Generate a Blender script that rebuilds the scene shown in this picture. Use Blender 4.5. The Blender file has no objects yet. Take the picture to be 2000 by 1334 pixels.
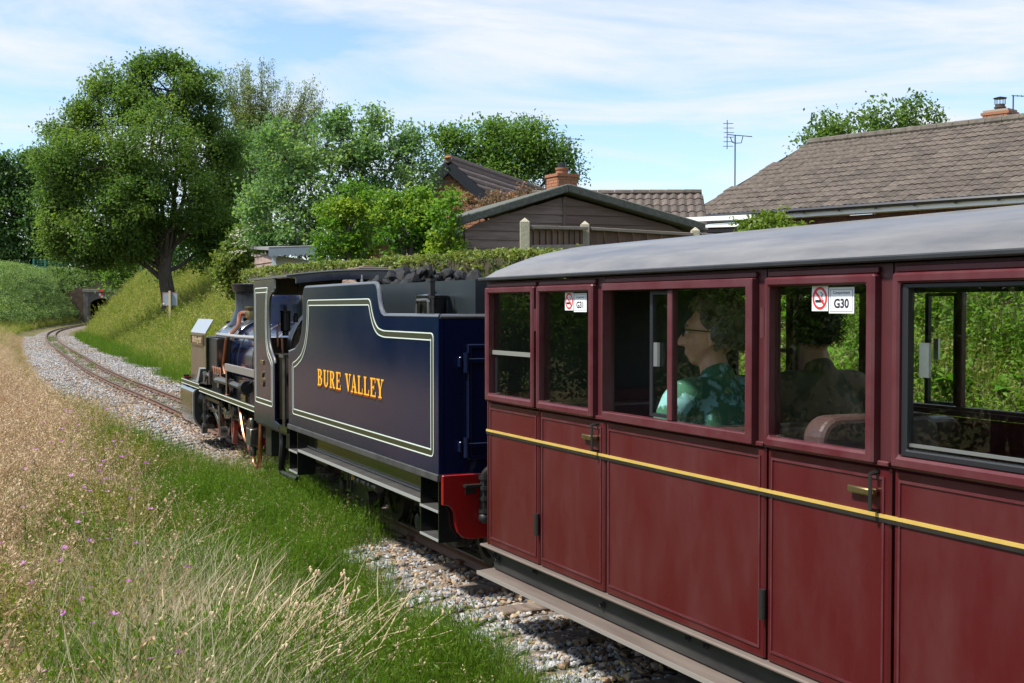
import bpy, bmesh, math, random
import numpy as np
from mathutils import Vector, Matrix
R = math.radians
random.seed(7)
rng = np.random.default_rng(11)
S = bpy.context.scene
COL = S.collection

# ------------------------------------------------------------------ camera, sky, sun, exposure
F_PX, HORIZON, CAM_Z = 2350.0, 602.5, 1.325
cam = bpy.data.cameras.new('camera')
cam.sensor_width = 36.0
cam.lens = F_PX / 2000.0 * 36.0
cam.clip_start, cam.clip_end = 0.05, 3000
camo = bpy.data.objects.new('camera', cam)
COL.objects.link(camo)
camo.location = (0, 0, CAM_Z)
camo.rotation_euler = (R(90 - 1.572), 0, 0)
S.camera = camo

SUN_AZ = math.atan2(-0.93, -0.34)      # compass angle from +Y: light comes from the left
SUN_EL = R(56)
w = bpy.data.worlds.new('World')
S.world = w
w.use_nodes = True
nt = w.node_tree
nt.nodes.clear()
N = nt.nodes.new
out = N('ShaderNodeOutputWorld')
bg = N('ShaderNodeBackground')
sky = N('ShaderNodeTexSky')
sky.sky_type = 'NISHITA'
sky.sun_disc = False
sky.sun_elevation = SUN_EL
sky.sun_rotation = SUN_AZ
sky.air_density, sky.dust_density, sky.ozone_density = 1.0, 0.8, 1.5
tc = N('ShaderNodeTexCoord')
sep = N('ShaderNodeSeparateXYZ')
nt.links.new(tc.outputs['Generated'], sep.inputs[0])
zc = N('ShaderNodeMath'); zc.operation = 'MAXIMUM'; zc.inputs[1].default_value = 0.0
nt.links.new(sep.outputs['Z'], zc.inputs[0])
za = N('ShaderNodeMath'); za.operation = 'ADD'; za.inputs[1].default_value = 0.16
nt.links.new(zc.outputs[0], za.inputs[0])
dx = N('ShaderNodeMath'); dx.operation = 'DIVIDE'
dy = N('ShaderNodeMath'); dy.operation = 'DIVIDE'
nt.links.new(sep.outputs['X'], dx.inputs[0]); nt.links.new(za.outputs[0], dx.inputs[1])
nt.links.new(sep.outputs['Y'], dy.inputs[0]); nt.links.new(za.outputs[0], dy.inputs[1])
cmb = N('ShaderNodeCombineXYZ')
nt.links.new(dx.outputs[0], cmb.inputs[0]); nt.links.new(dy.outputs[0], cmb.inputs[1])
mp = N('ShaderNodeMapping')
mp.inputs['Scale'].default_value = (0.95, 1.75, 1)
mp.inputs['Rotation'].default_value = (0, 0, R(16))
mp.inputs['Location'].default_value = (3.1, 0.35, 0)
nt.links.new(cmb.outputs[0], mp.inputs[0])
n1 = N('ShaderNodeTexNoise'); n1.inputs['Scale'].default_value = 1.0
n1.inputs['Detail'].default_value = 9; n1.inputs['Roughness'].default_value = 0.58
n1.inputs['Distortion'].default_value = 0.7
nt.links.new(mp.outputs[0], n1.inputs['Vector'])
rp = N('ShaderNodeValToRGB')
rp.color_ramp.elements[0].position = 0.40; rp.color_ramp.elements[0].color = (0.04, 0.04, 0.04, 1)
rp.color_ramp.elements[1].position = 0.60; rp.color_ramp.elements[1].color = (0.95, 0.95, 0.95, 1)
nt.links.new(n1.outputs['Fac'], rp.inputs[0])
mx = N('ShaderNodeMixRGB')
mx.inputs['Color2'].default_value = (3.95, 4.15, 4.38, 1)       # thin white cloud, same units as the sky
nt.links.new(rp.outputs[0], mx.inputs['Fac'])
hs = N('ShaderNodeMixRGB'); hs.blend_type = 'MULTIPLY'; hs.inputs['Fac'].default_value = 1.0
hs.inputs['Color2'].default_value = (0.86, 0.93, 1.05, 1)
nt.links.new(sky.outputs[0], hs.inputs['Color1'])
nt.links.new(hs.outputs[0], mx.inputs['Color1'])
nt.links.new(mx.outputs[0], bg.inputs['Color'])
bg.inputs['Strength'].default_value = 0.096
nt.links.new(bg.outputs[0], out.inputs[0])

sl = bpy.data.lights.new('sun', 'SUN')
sl.energy = 3.2
sl.angle = R(5)
sl.color = (1.0, 0.95, 0.87)
so = bpy.data.objects.new('sun', sl)
COL.objects.link(so)
sd_ = Vector((math.sin(SUN_AZ) * math.cos(SUN_EL), math.cos(SUN_AZ) * math.cos(SUN_EL), math.sin(SUN_EL)))
so.rotation_euler = (-sd_).to_track_quat('-Z', 'Y').to_euler()
so.location = sd_ * 60

S.view_settings.view_transform = 'Standard'
S.view_settings.look = 'None'
S.view_settings.gamma = 1
S.view_settings.use_curve_mapping = False
S.view_settings.exposure = 1.25
try:
    S.cycles.max_bounces = 8
    S.cycles.transparent_max_bounces = 16
    S.cycles.use_denoising = True
    S.cycles.caustics_reflective = False
    S.cycles.caustics_refractive = False
    S.cycles.sample_clamp_indirect = 4
except Exception:
    pass

def at(px, py, Y):
    """world point seen at photo pixel (px, py) at depth Y"""
    return Vector(((px - 1000) / F_PX * Y, Y, CAM_Z + (HORIZON - py) / F_PX * Y))

# ------------------------------------------------------------------ materials
MATS = {}
def pm(name, col, rough=0.5, metal=0.0, col2=None, scale=6.0, detail=5.0, bump=0.0, bscale=None,
       spec=0.5, coat=0.0, lo=0.35, hi=0.7, stretch=(1, 1, 1), rvar=0.0, objrand=0.0):
    m = bpy.data.materials.new(name)
    m.use_nodes = True
    t = m.node_tree
    b = t.nodes['Principled BSDF']
    b.inputs['Roughness'].default_value = rough
    b.inputs['Metallic'].default_value = metal
    b.inputs['Specular IOR Level'].default_value = spec
    b.inputs['Coat Weight'].default_value = coat
    b.inputs['Coat Roughness'].default_value = 0.08
    b.inputs['Base Color'].default_value = (*col, 1)
    if col2 is not None or bump or rvar:
        c = t.nodes.new('ShaderNodeTexCoord')
        mpn = t.nodes.new('ShaderNodeMapping')
        mpn.inputs['Scale'].default_value = stretch
        t.links.new(c.outputs['Object'], mpn.inputs[0])
        n = t.nodes.new('ShaderNodeTexNoise')
        n.inputs['Scale'].default_value = scale
        n.inputs['Detail'].default_value = detail
        n.inputs['Roughness'].default_value = 0.62
        t.links.new(mpn.outputs[0], n.inputs['Vector'])
        fac = n.outputs['Fac']
    if col2 is not None:
        r = t.nodes.new('ShaderNodeValToRGB')
        r.color_ramp.elements[0].position = lo
        r.color_ramp.elements[1].position = hi
        r.color_ramp.elements[0].color = (*col, 1)
        r.color_ramp.elements[1].color = (*col2, 1)
        t.links.new(fac, r.inputs[0])
        last = r.outputs[0]
        if objrand:
            oi = t.nodes.new('ShaderNodeObjectInfo')
            mr = t.nodes.new('ShaderNodeMapRange')
            mr.inputs['To Min'].default_value = 1 - objrand
            mr.inputs['To Max'].default_value = 1 + objrand
            t.links.new(oi.outputs['Random'], mr.inputs['Value'])
            mu = t.nodes.new('ShaderNodeMixRGB'); mu.blend_type = 'MULTIPLY'; mu.inputs['Fac'].default_value = 1
            t.links.new(last, mu.inputs['Color1']); t.links.new(mr.outputs[0], mu.inputs['Color2'])
            last = mu.outputs[0]
        t.links.new(last, b.inputs['Base Color'])
    if rvar:
        mr = t.nodes.new('ShaderNodeMapRange')
        mr.inputs['From Min'].default_value = 0.3; mr.inputs['From Max'].default_value = 0.7
        mr.inputs['To Min'].default_value = max(0.02, rough - rvar); mr.inputs['To Max'].default_value = rough + rvar
        t.links.new(fac, mr.inputs['Value']); t.links.new(mr.outputs[0], b.inputs['Roughness'])
    if bump:
        n2 = n
        if bscale:
            n2 = t.nodes.new('ShaderNodeTexNoise')
            n2.inputs['Scale'].default_value = bscale; n2.inputs['Detail'].default_value = 6
            t.links.new(mpn.outputs[0], n2.inputs['Vector'])
        bp = t.nodes.new('ShaderNodeBump')
        bp.inputs['Strength'].default_value = bump
        bp.inputs['Distance'].default_value = 0.02
        t.links.new(n2.outputs['Fac'], bp.inputs['Height'])
        t.links.new(bp.outputs[0], b.inputs['Normal'])
    MATS[name] = m
    return m

def leaf_mat(name, cols, trans=0.35, tcol=None, rough=0.55, spec=0.25, use_rand=False, mixrand=0.5):
    """leaf / blade colours: ramp over a per-face value 'v' (and the instance's own random number)"""
    m = bpy.data.materials.new(name)
    m.use_nodes = True
    t = m.node_tree
    b = t.nodes['Principled BSDF']
    o = t.nodes['Material Output']
    a = t.nodes.new('ShaderNodeAttribute'); a.attribute_name = 'v'
    fac = a.outputs['Fac']
    if use_rand:
        oi = t.nodes.new('ShaderNodeObjectInfo')
        mm = t.nodes.new('ShaderNodeMix'); mm.data_type = 'FLOAT'
        mm.inputs['Factor'].default_value = mixrand
        t.links.new(fac, mm.inputs['A']); t.links.new(oi.outputs['Random'], mm.inputs['B'])
        fac = mm.outputs['Result']
    r = t.nodes.new('ShaderNodeValToRGB')
    e = r.color_ramp.elements
    e[0].position = 0; e[0].color = (*cols[0], 1)
    e[1].position = 1; e[1].color = (*cols[-1], 1)
    for i, c in enumerate(cols[1:-1]):
        q = e.new((i + 1) / (len(cols) - 1)); q.color = (*c, 1)
    t.links.new(fac, r.inputs[0])
    t.links.new(r.outputs[0], b.inputs['Base Color'])
    b.inputs['Roughness'].default_value = rough
    b.inputs['Specular IOR Level'].default_value = spec
    tr = t.nodes.new('ShaderNodeBsdfTranslucent')
    mu = t.nodes.new('ShaderNodeMixRGB'); mu.blend_type = 'MULTIPLY'; mu.inputs['Fac'].default_value = 1
    mu.inputs['Color2'].default_value = (*(tcol or (1.5, 1.5, 0.7)), 1)
    t.links.new(r.outputs[0], mu.inputs['Color1'])
    t.links.new(mu.outputs[0], tr.inputs['Color'])
    ms = t.nodes.new('ShaderNodeMixShader'); ms.inputs[0].default_value = trans
    t.links.new(b.outputs[0], ms.inputs[1]); t.links.new(tr.outputs[0], ms.inputs[2])
    t.links.new(ms.outputs[0], o.inputs['Surface'])
    MATS[name] = m
    return m

def glass_mat(name, tint=(0.94, 0.96, 0.94), refl=1.0, rough=0.0, dirt=0.012):
    m = bpy.data.materials.new(name)
    m.use_nodes = True
    t = m.node_tree
    t.nodes.remove(t.nodes['Principled BSDF'])
    o = t.nodes['Material Output']
    tp = t.nodes.new('ShaderNodeBsdfTransparent'); tp.inputs[0].default_value = (*tint, 1)
    gl = t.nodes.new('ShaderNodeBsdfGlossy'); gl.inputs['Roughness'].default_value = rough
    gl.inputs['Color'].default_value = (0.95, 1, 0.95, 1)
    # Schlick reflectance, the same from both faces of the thin pane
    ge = t.nodes.new('ShaderNodeNewGeometry')
    dt = t.nodes.new('ShaderNodeVectorMath'); dt.operation = 'DOT_PRODUCT'
    t.links.new(ge.outputs['Incoming'], dt.inputs[0]); t.links.new(ge.outputs['Normal'], dt.inputs[1])
    ab = t.nodes.new('ShaderNodeMath'); ab.operation = 'ABSOLUTE'; t.links.new(dt.outputs['Value'], ab.inputs[0])
    om = t.nodes.new('ShaderNodeMath'); om.operation = 'SUBTRACT'; om.inputs[0].default_value = 1; t.links.new(ab.outputs[0], om.inputs[1])
    pw = t.nodes.new('ShaderNodeMath'); pw.operation = 'POWER'; pw.inputs[1].default_value = 5; t.links.new(om.outputs[0], pw.inputs[0])
    mu = t.nodes.new('ShaderNodeMath'); mu.operation = 'MULTIPLY_ADD'; mu.inputs[1].default_value = 0.96 * refl; mu.inputs[2].default_value = 0.045 * refl
    mu.use_clamp = True
    t.links.new(pw.outputs[0], mu.inputs[0])
    ms = t.nodes.new('ShaderNodeMixShader')
    t.links.new(mu.outputs[0], ms.inputs[0]); t.links.new(tp.outputs[0], ms.inputs[1]); t.links.new(gl.outputs[0], ms.inputs[2])
    df = t.nodes.new('ShaderNodeBsdfDiffuse'); df.inputs[0].default_value = (0.35, 0.33, 0.28, 1)
    tcn = t.nodes.new('ShaderNodeTexCoord')
    nz = t.nodes.new('ShaderNodeTexNoise'); nz.inputs['Scale'].default_value = 14; nz.inputs['Detail'].default_value = 6
    t.links.new(tcn.outputs['Object'], nz.inputs['Vector'])
    mr = t.nodes.new('ShaderNodeMapRange'); mr.inputs['From Min'].default_value = 0.35; mr.inputs['From Max'].default_value = 0.8
    mr.inputs['To Min'].default_value = 0.0; mr.inputs['To Max'].default_value = dirt * 2
    t.links.new(nz.outputs['Fac'], mr.inputs['Value'])
    m2 = t.nodes.new('ShaderNodeMixShader')
    t.links.new(mr.outputs[0], m2.inputs[0]); t.links.new(ms.outputs[0], m2.inputs[1]); t.links.new(df.outputs[0], m2.inputs[2])
    t.links.new(m2.outputs[0], o.inputs['Surface'])
    MATS[name] = m
    return m

maroon = pm('maroon paint', (0.066, 0.0062, 0.0090), 0.38, 0, (0.080, 0.024, 0.023), scale=4.0, stretch=(1.2, 1.2, 0.45), detail=10, coat=0.08, spec=0.35, lo=0.42, hi=0.88, rvar=0.14, bump=0.02, bscale=3)
maroon_frame = pm('maroon window frame', (0.074, 0.0115, 0.0165), 0.42, 0, (0.090, 0.028, 0.032), scale=8, coat=0.05, spec=0.4, rvar=0.1)
maroon_in = pm('dark red interior', (0.07, 0.012, 0.016), 0.5, 0, (0.05, 0.012, 0.014), scale=6)
black_in = pm('black lining', (0.012, 0.012, 0.013), 0.55, 0, (0.02, 0.02, 0.02), scale=20)
ceil_in = pm('cream ceiling', (0.55, 0.52, 0.44), 0.6, 0, (0.50, 0.47, 0.4), scale=5)
roof_grey = pm('grey roof paint', (0.088, 0.088, 0.091), 0.45, 0, (0.172, 0.168, 0.164), scale=4, stretch=(0.5, 2.6, 1), detail=9, lo=0.34, hi=0.68, bump=0.04, rvar=0.1, coat=0.1)
gutter_blk = pm('black gutter', (0.012, 0.013, 0.014), 0.4, 0, (0.022, 0.022, 0.023), scale=10)
sole_blk = pm('weathered black solebar', (0.016, 0.016, 0.016), 0.6, 0, (0.05, 0.048, 0.045), scale=6, stretch=(0.5, 1, 2.5), lo=0.4, hi=0.8, bump=0.1)
tan_board = pm('tan footboard', (0.095, 0.072, 0.060), 0.7, 0, (0.140, 0.112, 0.095), scale=5, stretch=(0.4, 3, 1), bump=0.05)
yellow_line = pm('yellow line paint', (0.50, 0.35, 0.085), 0.45, 0, (0.44, 0.30, 0.07), scale=9)
navy = pm('navy paint', (0.0026, 0.0066, 0.029), 0.15, 0, (0.0040, 0.0088, 0.034), scale=2, coat=0.15, spec=0.32, rvar=0.05, bump=0.010, bscale=2.5)
navy_dk = pm('dark navy paint', (0.004, 0.007, 0.030), 0.2, 0, coat=0.4)
black_gloss = pm('gloss black paint', (0.007, 0.008, 0.008), 0.18, 0, (0.011, 0.011, 0.011), scale=3, coat=0.3, rvar=0.06)
black_sat = pm('satin black iron', (0.012, 0.012, 0.012), 0.42, 0, (0.022, 0.02, 0.018), scale=12, bump=0.03)
smoke_blk = pm('smokebox black', (0.012, 0.014, 0.018), 0.28, 0, (0.02, 0.021, 0.024), scale=7, rvar=0.08)
steel = pm('bright steel', (0.50, 0.49, 0.47), 0.28, 1.0, (0.40, 0.39, 0.37), scale=12, rvar=0.08)
steel_dk = pm('oily steel', (0.10, 0.095, 0.09), 0.35, 0.8, (0.17, 0.16, 0.14), scale=16, rvar=0.1)
copper = pm('copper pipe', (0.50, 0.22, 0.125), 0.38, 1.0, (0.48, 0.20, 0.10), scale=9, rvar=0.1)
brass = pm('brass', (0.36, 0.28, 0.13), 0.42, 1.0, (0.26, 0.20, 0.10), scale=14, rvar=0.1)
red_wheel = pm('red wheel paint', (0.28, 0.010, 0.008), 0.3, 0, (0.20, 0.010, 0.008), scale=9, coat=0.3)
red_beam = pm('red buffer beam paint', (0.23, 0.004, 0.004), 0.35, 0, (0.15, 0.006, 0.006), scale=5, lo=0.45, hi=0.8, coat=0.2)
line_white = pm('pale green lining', (0.58, 0.66, 0.58), 0.4)
line_olive = pm('olive lining', (0.028, 0.032, 0.016), 0.35)
gold = pm('yellow letters', (0.82, 0.40, 0.02), 0.4)
letter_red = pm('red letter shade', (0.20, 0.028, 0.01), 0.45)
letter_dark = pm('dark letter shade', (0.012, 0.012, 0.006), 0.45)
tan_cab = pm('buff cab paint', (0.34, 0.25, 0.13), 0.5, 0, (0.26, 0.19, 0.10), scale=7)
brown_cab = pm('brown cab lining', (0.13, 0.095, 0.055), 0.5, 0, (0.18, 0.13, 0.08), scale=6)
plate_red = pm('nameplate red', (0.10, 0.03, 0.02), 0.4)
rubber = pm('black rubber', (0.012, 0.012, 0.013), 0.5)
alu = pm('aluminium', (0.55, 0.56, 0.58), 0.35, 0.9)
white_paper = pm('white label', (0.78, 0.80, 0.82), 0.5)
ink = pm('label ink', (0.02, 0.02, 0.03), 0.5)
sign_red = pm('sign red', (0.62, 0.03, 0.03), 0.4)
coal_m = pm('coal', (0.003, 0.003, 0.0033), 0.55, 0, (0.007, 0.007, 0.0075), scale=30, bump=0.35, spec=0.35)
rail_m = pm('rusty rail', (0.095, 0.045, 0.028), 0.6, 0.2, (0.15, 0.075, 0.045), scale=10, stretch=(1, 1, 1), bump=0.1)
rail_top = pm('worn rail head', (0.24, 0.19, 0.16), 0.35, 0.8, (0.18, 0.13, 0.10), scale=8)
sleeper_m = pm('old sleeper wood', (0.11, 0.08, 0.06), 0.85, 0, (0.20, 0.16, 0.13), scale=9, stretch=(3, 0.6, 1), bump=0.3)
glass = glass_mat('window glass', refl=0.62, dirt=0.0)
skin = pm('skin', (0.62, 0.36, 0.24), 0.5, 0, (0.56, 0.29, 0.19), scale=20)
# ------------------------------------------------------------------ mesh helpers
class MB:
    def __init__(s):
        s.v = []; s.f = []; s.sm = []; s.mi = []
        s.cur = 0
    def add(s, vs, fs, smooth=False):
        o = len(s.v)
        s.v += [tuple(p) for p in vs]
        s.f += [tuple(i + o for i in f) for f in fs]
        s.sm += [smooth] * len(fs)
        s.mi += [s.cur] * len(fs)
        return s
    def box(s, a, b, M=None):
        x0, y0, z0 = (min(a[i], b[i]) for i in range(3)); x1, y1, z1 = (max(a[i], b[i]) for i in range(3))
        vs = [(x0, y0, z0), (x1, y0, z0), (x1, y1, z0), (x0, y1, z0), (x0, y0, z1), (x1, y0, z1), (x1, y1, z1), (x0, y1, z1)]
        if M is not None: vs = [M @ Vector(p) for p in vs]
        return s.add(vs, [(0, 3, 2, 1), (4, 5, 6, 7), (0, 1, 5, 4), (1, 2, 6, 5), (2, 3, 7, 6), (3, 0, 4, 7)])
    def beam(s, p, q, w, h, up=(0, 0, 1)):
        """box from p to q, w wide, h deep"""
        p, q = Vector(p), Vector(q)
        d = (q - p).normalized()
        side = d.cross(Vector(up))
        if side.length < 1e-5: side = d.cross(Vector((1, 0, 0)))
        side.normalize(); u = side.cross(d)
        vs = []
        for c in (p, q):
            for a, b in ((-1, -1), (1, -1), (1, 1), (-1, 1)):
                vs.append(c + side * (a * w / 2) + u * (b * h / 2))
        return s.add(vs, [(0, 3, 2, 1), (4, 5, 6, 7), (0, 1, 5, 4), (1, 2, 6, 5), (2, 3, 7, 6), (3, 0, 4, 7)])
    def prism(s, poly, ax, lo, hi, smooth=False):
        """poly: 2-D outline in the two axes other than ax (in x,y,z order), extruded lo..hi"""
        n = len(poly)
        def P(p, h):
            r = [0, 0, 0]; k = [i for i in range(3) if i != ax]
            r[k[0]], r[k[1]], r[ax] = p[0], p[1], h
            return tuple(r)
        vs = [P(p, lo) for p in poly] + [P(p, hi) for p in poly]
        s.add(vs, [tuple(range(n)), tuple(range(2 * n - 1, n - 1, -1))])
        o = len(s.v) - 2 * n
        fs = [(o + i, o + (i + 1) % n, o + n + (i + 1) % n, o + n + i) for i in range(n)]
        s.f += fs; s.sm += [smooth] * n; s.mi += [s.cur] * n
        return s
    def ring(s, o, i, ax, lo, hi):
        """rectangular frame: outer (a0,b0,a1,b1) minus inner, extruded on ax"""
        def rc(r): return [(r[0], r[1]), (r[2], r[1]), (r[2], r[3]), (r[0], r[3])]
        return s.loopring(rc(o), rc(i), ax, lo, hi)
    def loopring(s, A, B, ax, lo, hi):
        n = len(A)
        def P(p, h):
            r = [0, 0, 0]; k = [q for q in range(3) if q != ax]
            r[k[0]], r[k[1]], r[ax] = p[0], p[1], h
            return tuple(r)
        vs = [P(p, lo) for p in A] + [P(p, lo) for p in B] + [P(p, hi) for p in A] + [P(p, hi) for p in B]
        fs = []
        for k in range(n):
            j = (k + 1) % n
            fs += [(k, j, n + j, n + k), (2 * n + k, 3 * n + k, 3 * n + j, 2 * n + j),
                   (k, 2 * n + k, 2 * n + j, j), (n + k, n + j, 3 * n + j, 3 * n + k)]
        return s.add(vs, fs)
    def tube(s, pts, r, seg=8, caps=True, closed=False):
        P = [Vector(p) for p in pts]; n = len(P)
        rs = r if isinstance(r, (list, tuple)) else [r] * n
        vs = []; prev = None
        for k in range(n):
            if closed: d = P[(k + 1) % n] - P[k - 1]
            elif k == 0: d = P[1] - P[0]
            elif k == n - 1: d = P[-1] - P[-2]
            else: d = (P[k + 1] - P[k]).normalized() + (P[k] - P[k - 1]).normalized()
            d.normalize()
            if prev is None:
                a = d.cross(Vector((0, 0, 1)))
                if a.length < 1e-3: a = d.cross(Vector((1, 0, 0)))
            else:
                a = prev - d * prev.dot(d)
            a.normalize(); prev = a; b = d.cross(a)
            for q in range(seg):
                t = 2 * math.pi * q / seg
                vs.append(P[k] + (a * math.cos(t) + b * math.sin(t)) * rs[k])
        fs = []
        m = n if closed else n - 1
        for k in range(m):
            for q in range(seg):
                k2 = (k + 1) % n
                fs.append((k * seg + q, k2 * seg + q, k2 * seg + (q + 1) % seg, k * seg + (q + 1) % seg))
        s.add(vs, fs, True)
        if caps and not closed:
            o = len(s.v) - len(vs)
            s.f += [tuple(o + q for q in range(seg))[::1], tuple(o + (n - 1) * seg + q for q in range(seg))[::-1]]
            s.sm += [False, False]; s.mi += [s.cur] * 2
        return s
    def lathe(s, prof, c, axis=(0, 0, 1), seg=24, smooth=True):
        """prof: list of (radius, height) along axis from point c"""
        ax = Vector(axis).normalized()
        a = ax.cross(Vector((0, 0, 1)))
        if a.length < 1e-3: a = Vector((1, 0, 0))
        a.normalize(); b = ax.cross(a); c = Vector(c)
        vs = []; fs = []
        for (r, h) in prof:
            for q in range(seg):
                t = 2 * math.pi * q / seg
                vs.append(c + ax * h + (a * math.cos(t) + b * math.sin(t)) * max(r, 1e-4))
        for k in range(len(prof) - 1):
            for q in range(seg):
                fs.append((k * seg + q, k * seg + (q + 1) % seg, (k + 1) * seg + (q + 1) % seg, (k + 1) * seg + q))
        s.add(vs, fs, smooth)
        o = len(s.v) - len(vs); n = len(prof)
        s.f += [tuple(o + q for q in range(seg))[::-1], tuple(o + (n - 1) * seg + q for q in range(seg))]
        s.sm += [False, False]; s.mi += [s.cur] * 2
        return s
    def cyl(s, p, q, r, seg=16):
        p, q = Vector(p), Vector(q)
        return s.lathe([(r, 0), (r, (q - p).length)], p, q - p, seg)
    def ell(s, c, r, seg=16, rings=10, M=None):
        vs = []; fs = []
        for k in range(rings + 1):
            ph = math.pi * k / rings
            for q in range(seg):
                t = 2 * math.pi * q / seg
                p = Vector((r[0] * math.sin(ph) * math.cos(t), r[1] * math.sin(ph) * math.sin(t), r[2] * math.cos(ph)))
                if M is not None: p = M @ p
                vs.append(p + Vector(c))
        for k in range(rings):
            for q in range(seg):
                fs.append((k * seg + q, (k + 1) * seg + q, (k + 1) * seg + (q + 1) % seg, k * seg + (q + 1) % seg))
        return s.add(vs, fs, True)
    def cap(s, p, q, r1, r2, seg=12):
        """tapered capsule"""
        p, q = Vector(p), Vector(q); L = (q - p).length
        pr = [(r1 * math.sin(a), -r1 * math.cos(a)) for a in (0.05, 0.5, 1.0, 1.5)]
        pr += [(r2 * math.cos(a), L + r2 * math.sin(a)) for a in (0.05, 0.5, 1.0, 1.52)]
        return s.lathe(pr, p, q - p, seg)
    def build(s, name, mat, parent=None, bevel=0.0, loc=None, sharp=35, seg=1):
        me = bpy.data.meshes.new(name)
        me.from_pydata(s.v, [], s.f)
        for m in (mat if isinstance(mat, (list, tuple)) else [mat]): me.materials.append(m)
        me.polygons.foreach_set('use_smooth', s.sm)
        me.polygons.foreach_set('material_index', s.mi)
        me.update()
        bm = bmesh.new(); bm.from_mesh(me)
        bmesh.ops.remove_doubles(bm, verts=bm.verts, dist=1e-6)
        bmesh.ops.recalc_face_normals(bm, faces=bm.faces)
        bm.to_mesh(me); bm.free()
        if any(s.sm):
            me.set_sharp_from_angle(angle=R(sharp))
        o = bpy.data.objects.new(name, me)
        COL.objects.link(o)
        if parent is not None: o.parent = parent
        if loc is not None: o.location = loc
        if bevel:
            b = o.modifiers.new('edge', 'BEVEL'); b.width = bevel; b.segments = seg; b.limit_method = 'ANGLE'; b.angle_limit = R(40)
        return o

def bend(pts, n=5):
    """round the corners of a pipe run"""
    P_ = [Vector(p) for p in pts]; P_ = [P_[0] * 2 - P_[1]] + P_ + [P_[-1] * 2 - P_[-2]]; o = []
    for k in range(1, len(P_) - 2):
        a, b, c, d = P_[k - 1:k + 3]
        for q in range(n):
            t = q / n
            o.append(.5 * (2 * b + (c - a) * t + (2 * a - 5 * b + 4 * c - d) * t * t + (3 * b - a - 3 * c + d) * t ** 3))
    return o + [P_[-2]]
def tag(o, label=None, cat=None, group=None, kind=None):
    if label: o['label'] = label
    if cat: o['category'] = cat
    if group: o['group'] = group
    if kind: o['kind'] = kind
    return o
def thing(name, label, cat, loc=(0, 0, 0), rotz=0.0, group=None):
    o = bpy.data.objects.new(name, None)
    o.empty_display_size = 0.2
    COL.objects.link(o)
    o.location = loc; o.rotation_euler = (0, 0, rotz)
    return tag(o, label, cat, group)
def share(src, name, parent=None, loc=None, rot=None, scale=None, mat=None):
    o = src.copy(); o.name = name
    COL.objects.link(o)
    o.parent = parent
    if loc is not None: o.location = loc
    if rot is not None: o.rotation_euler = rot
    if scale is not None: o.scale = scale
    return o

def raw_mesh(name, v, f, mats, attr=None, smooth=False, quads=True, fm=None):
    """numpy verts (n,3) and faces (m,3|4) -> mesh; attr: per-face float 'v'"""
    v = np.asarray(v, np.float32); f = np.asarray(f, np.int32)
    me = bpy.data.meshes.new(name)
    k = f.shape[1]
    me.vertices.add(len(v)); me.vertices.foreach_set('co', v.ravel())
    me.loops.add(f.size); me.loops.foreach_set('vertex_index', f.ravel())
    me.polygons.add(len(f))
    me.polygons.foreach_set('loop_start', np.arange(0, f.size, k, dtype=np.int32))
    try: me.polygons.foreach_set('loop_total', np.full(len(f), k, np.int32))
    except Exception: pass
    if smooth: me.polygons.foreach_set('use_smooth', np.ones(len(f), bool))
    for m in (mats if isinstance(mats, (list, tuple)) else [mats]): me.materials.append(m)
    if fm is not None: me.polygons.foreach_set('material_index', np.asarray(fm, np.int32))
    if attr is not None:
        a = me.attributes.new('v', 'FLOAT', 'FACE'); a.data.foreach_set('value', np.asarray(attr, np.float32))
    me.update(calc_edges=True)
    me.validate()
    return me
def mesh_obj(name, me, parent=None, link=True):
    o = bpy.data.objects.new(name, me)
    if link: COL.objects.link(o)
    if parent is not None: o.parent = parent
    return o

def text_obj(name, body, size, mat, parent, M, extrude=0.001, align='CENTER', bold=0.0, xs=1.0):
    cu = bpy.data.curves.new(name, 'FONT')
    cu.body = body; cu.size = size; cu.extrude = extrude; cu.align_x = align; cu.offset = bold
    cu.resolution_u = 3
    t = bpy.data.objects.new(name + '_t', cu)
    me = bpy.data.meshes.new_from_object(t)
    bpy.data.objects.remove(t)
    me.materials.clear(); me.materials.append(mat)
    o = mesh_obj(name, me, parent)
    o.matrix_local = M @ Matrix.Diagonal((xs, 1, 1, 1))
    return o
def face_left(x, y, z):
    """text matrix: lies on a wall whose outside is local +y, reading towards -x (vehicle heading +x, seen from its left)"""
    return Matrix(((-1, 0, 0, x), (0, 0, 1, y), (0, 1, 0, z), (0, 0, 0, 1)))

# ------------------------------------------------------------------ track path (plan view of the line through the scene)
def unit(a): return np.array([-math.sin(a), math.cos(a)])
A1, A2, A3 = R(25.9), R(24.94), R(23.7)
n1_ = np.array([math.cos(A1), math.sin(A1)])
ctrl = [2.84 * n1_ + t * unit(A1) for t in (-30, -20, -10, -5, 0, 3, 4.78)]
tend0 = np.array([0.231, 5.970]); tend1 = tend0 + 2.81 * unit(A2)
loco0 = tend1.copy(); loco1 = loco0 + 4.8 * unit(A3)
ctrl += [0.5 * (tend0 + tend1), loco0 + 1.0 * unit(A3), loco1,
         np.array([-4.75, 17.0]), np.array([-7.62, 23.06]), np.array([-11.95, 33.03]), np.array([-17.8, 46.9]),
         np.array([-22.92, 59.8]), np.array([-27.8, 73.4]), np.array([-31.5, 85.4]), np.array([-35.3, 99.0]), np.array([-37.9, 109.5]), np.array([-39.1, 115.0]), np.array([-43.2, 136.0])]
ctrl = np.array(ctrl)
ch = np.concatenate([[0], np.cumsum(np.linalg.norm(np.diff(ctrl, axis=0), axis=1))])
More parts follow.
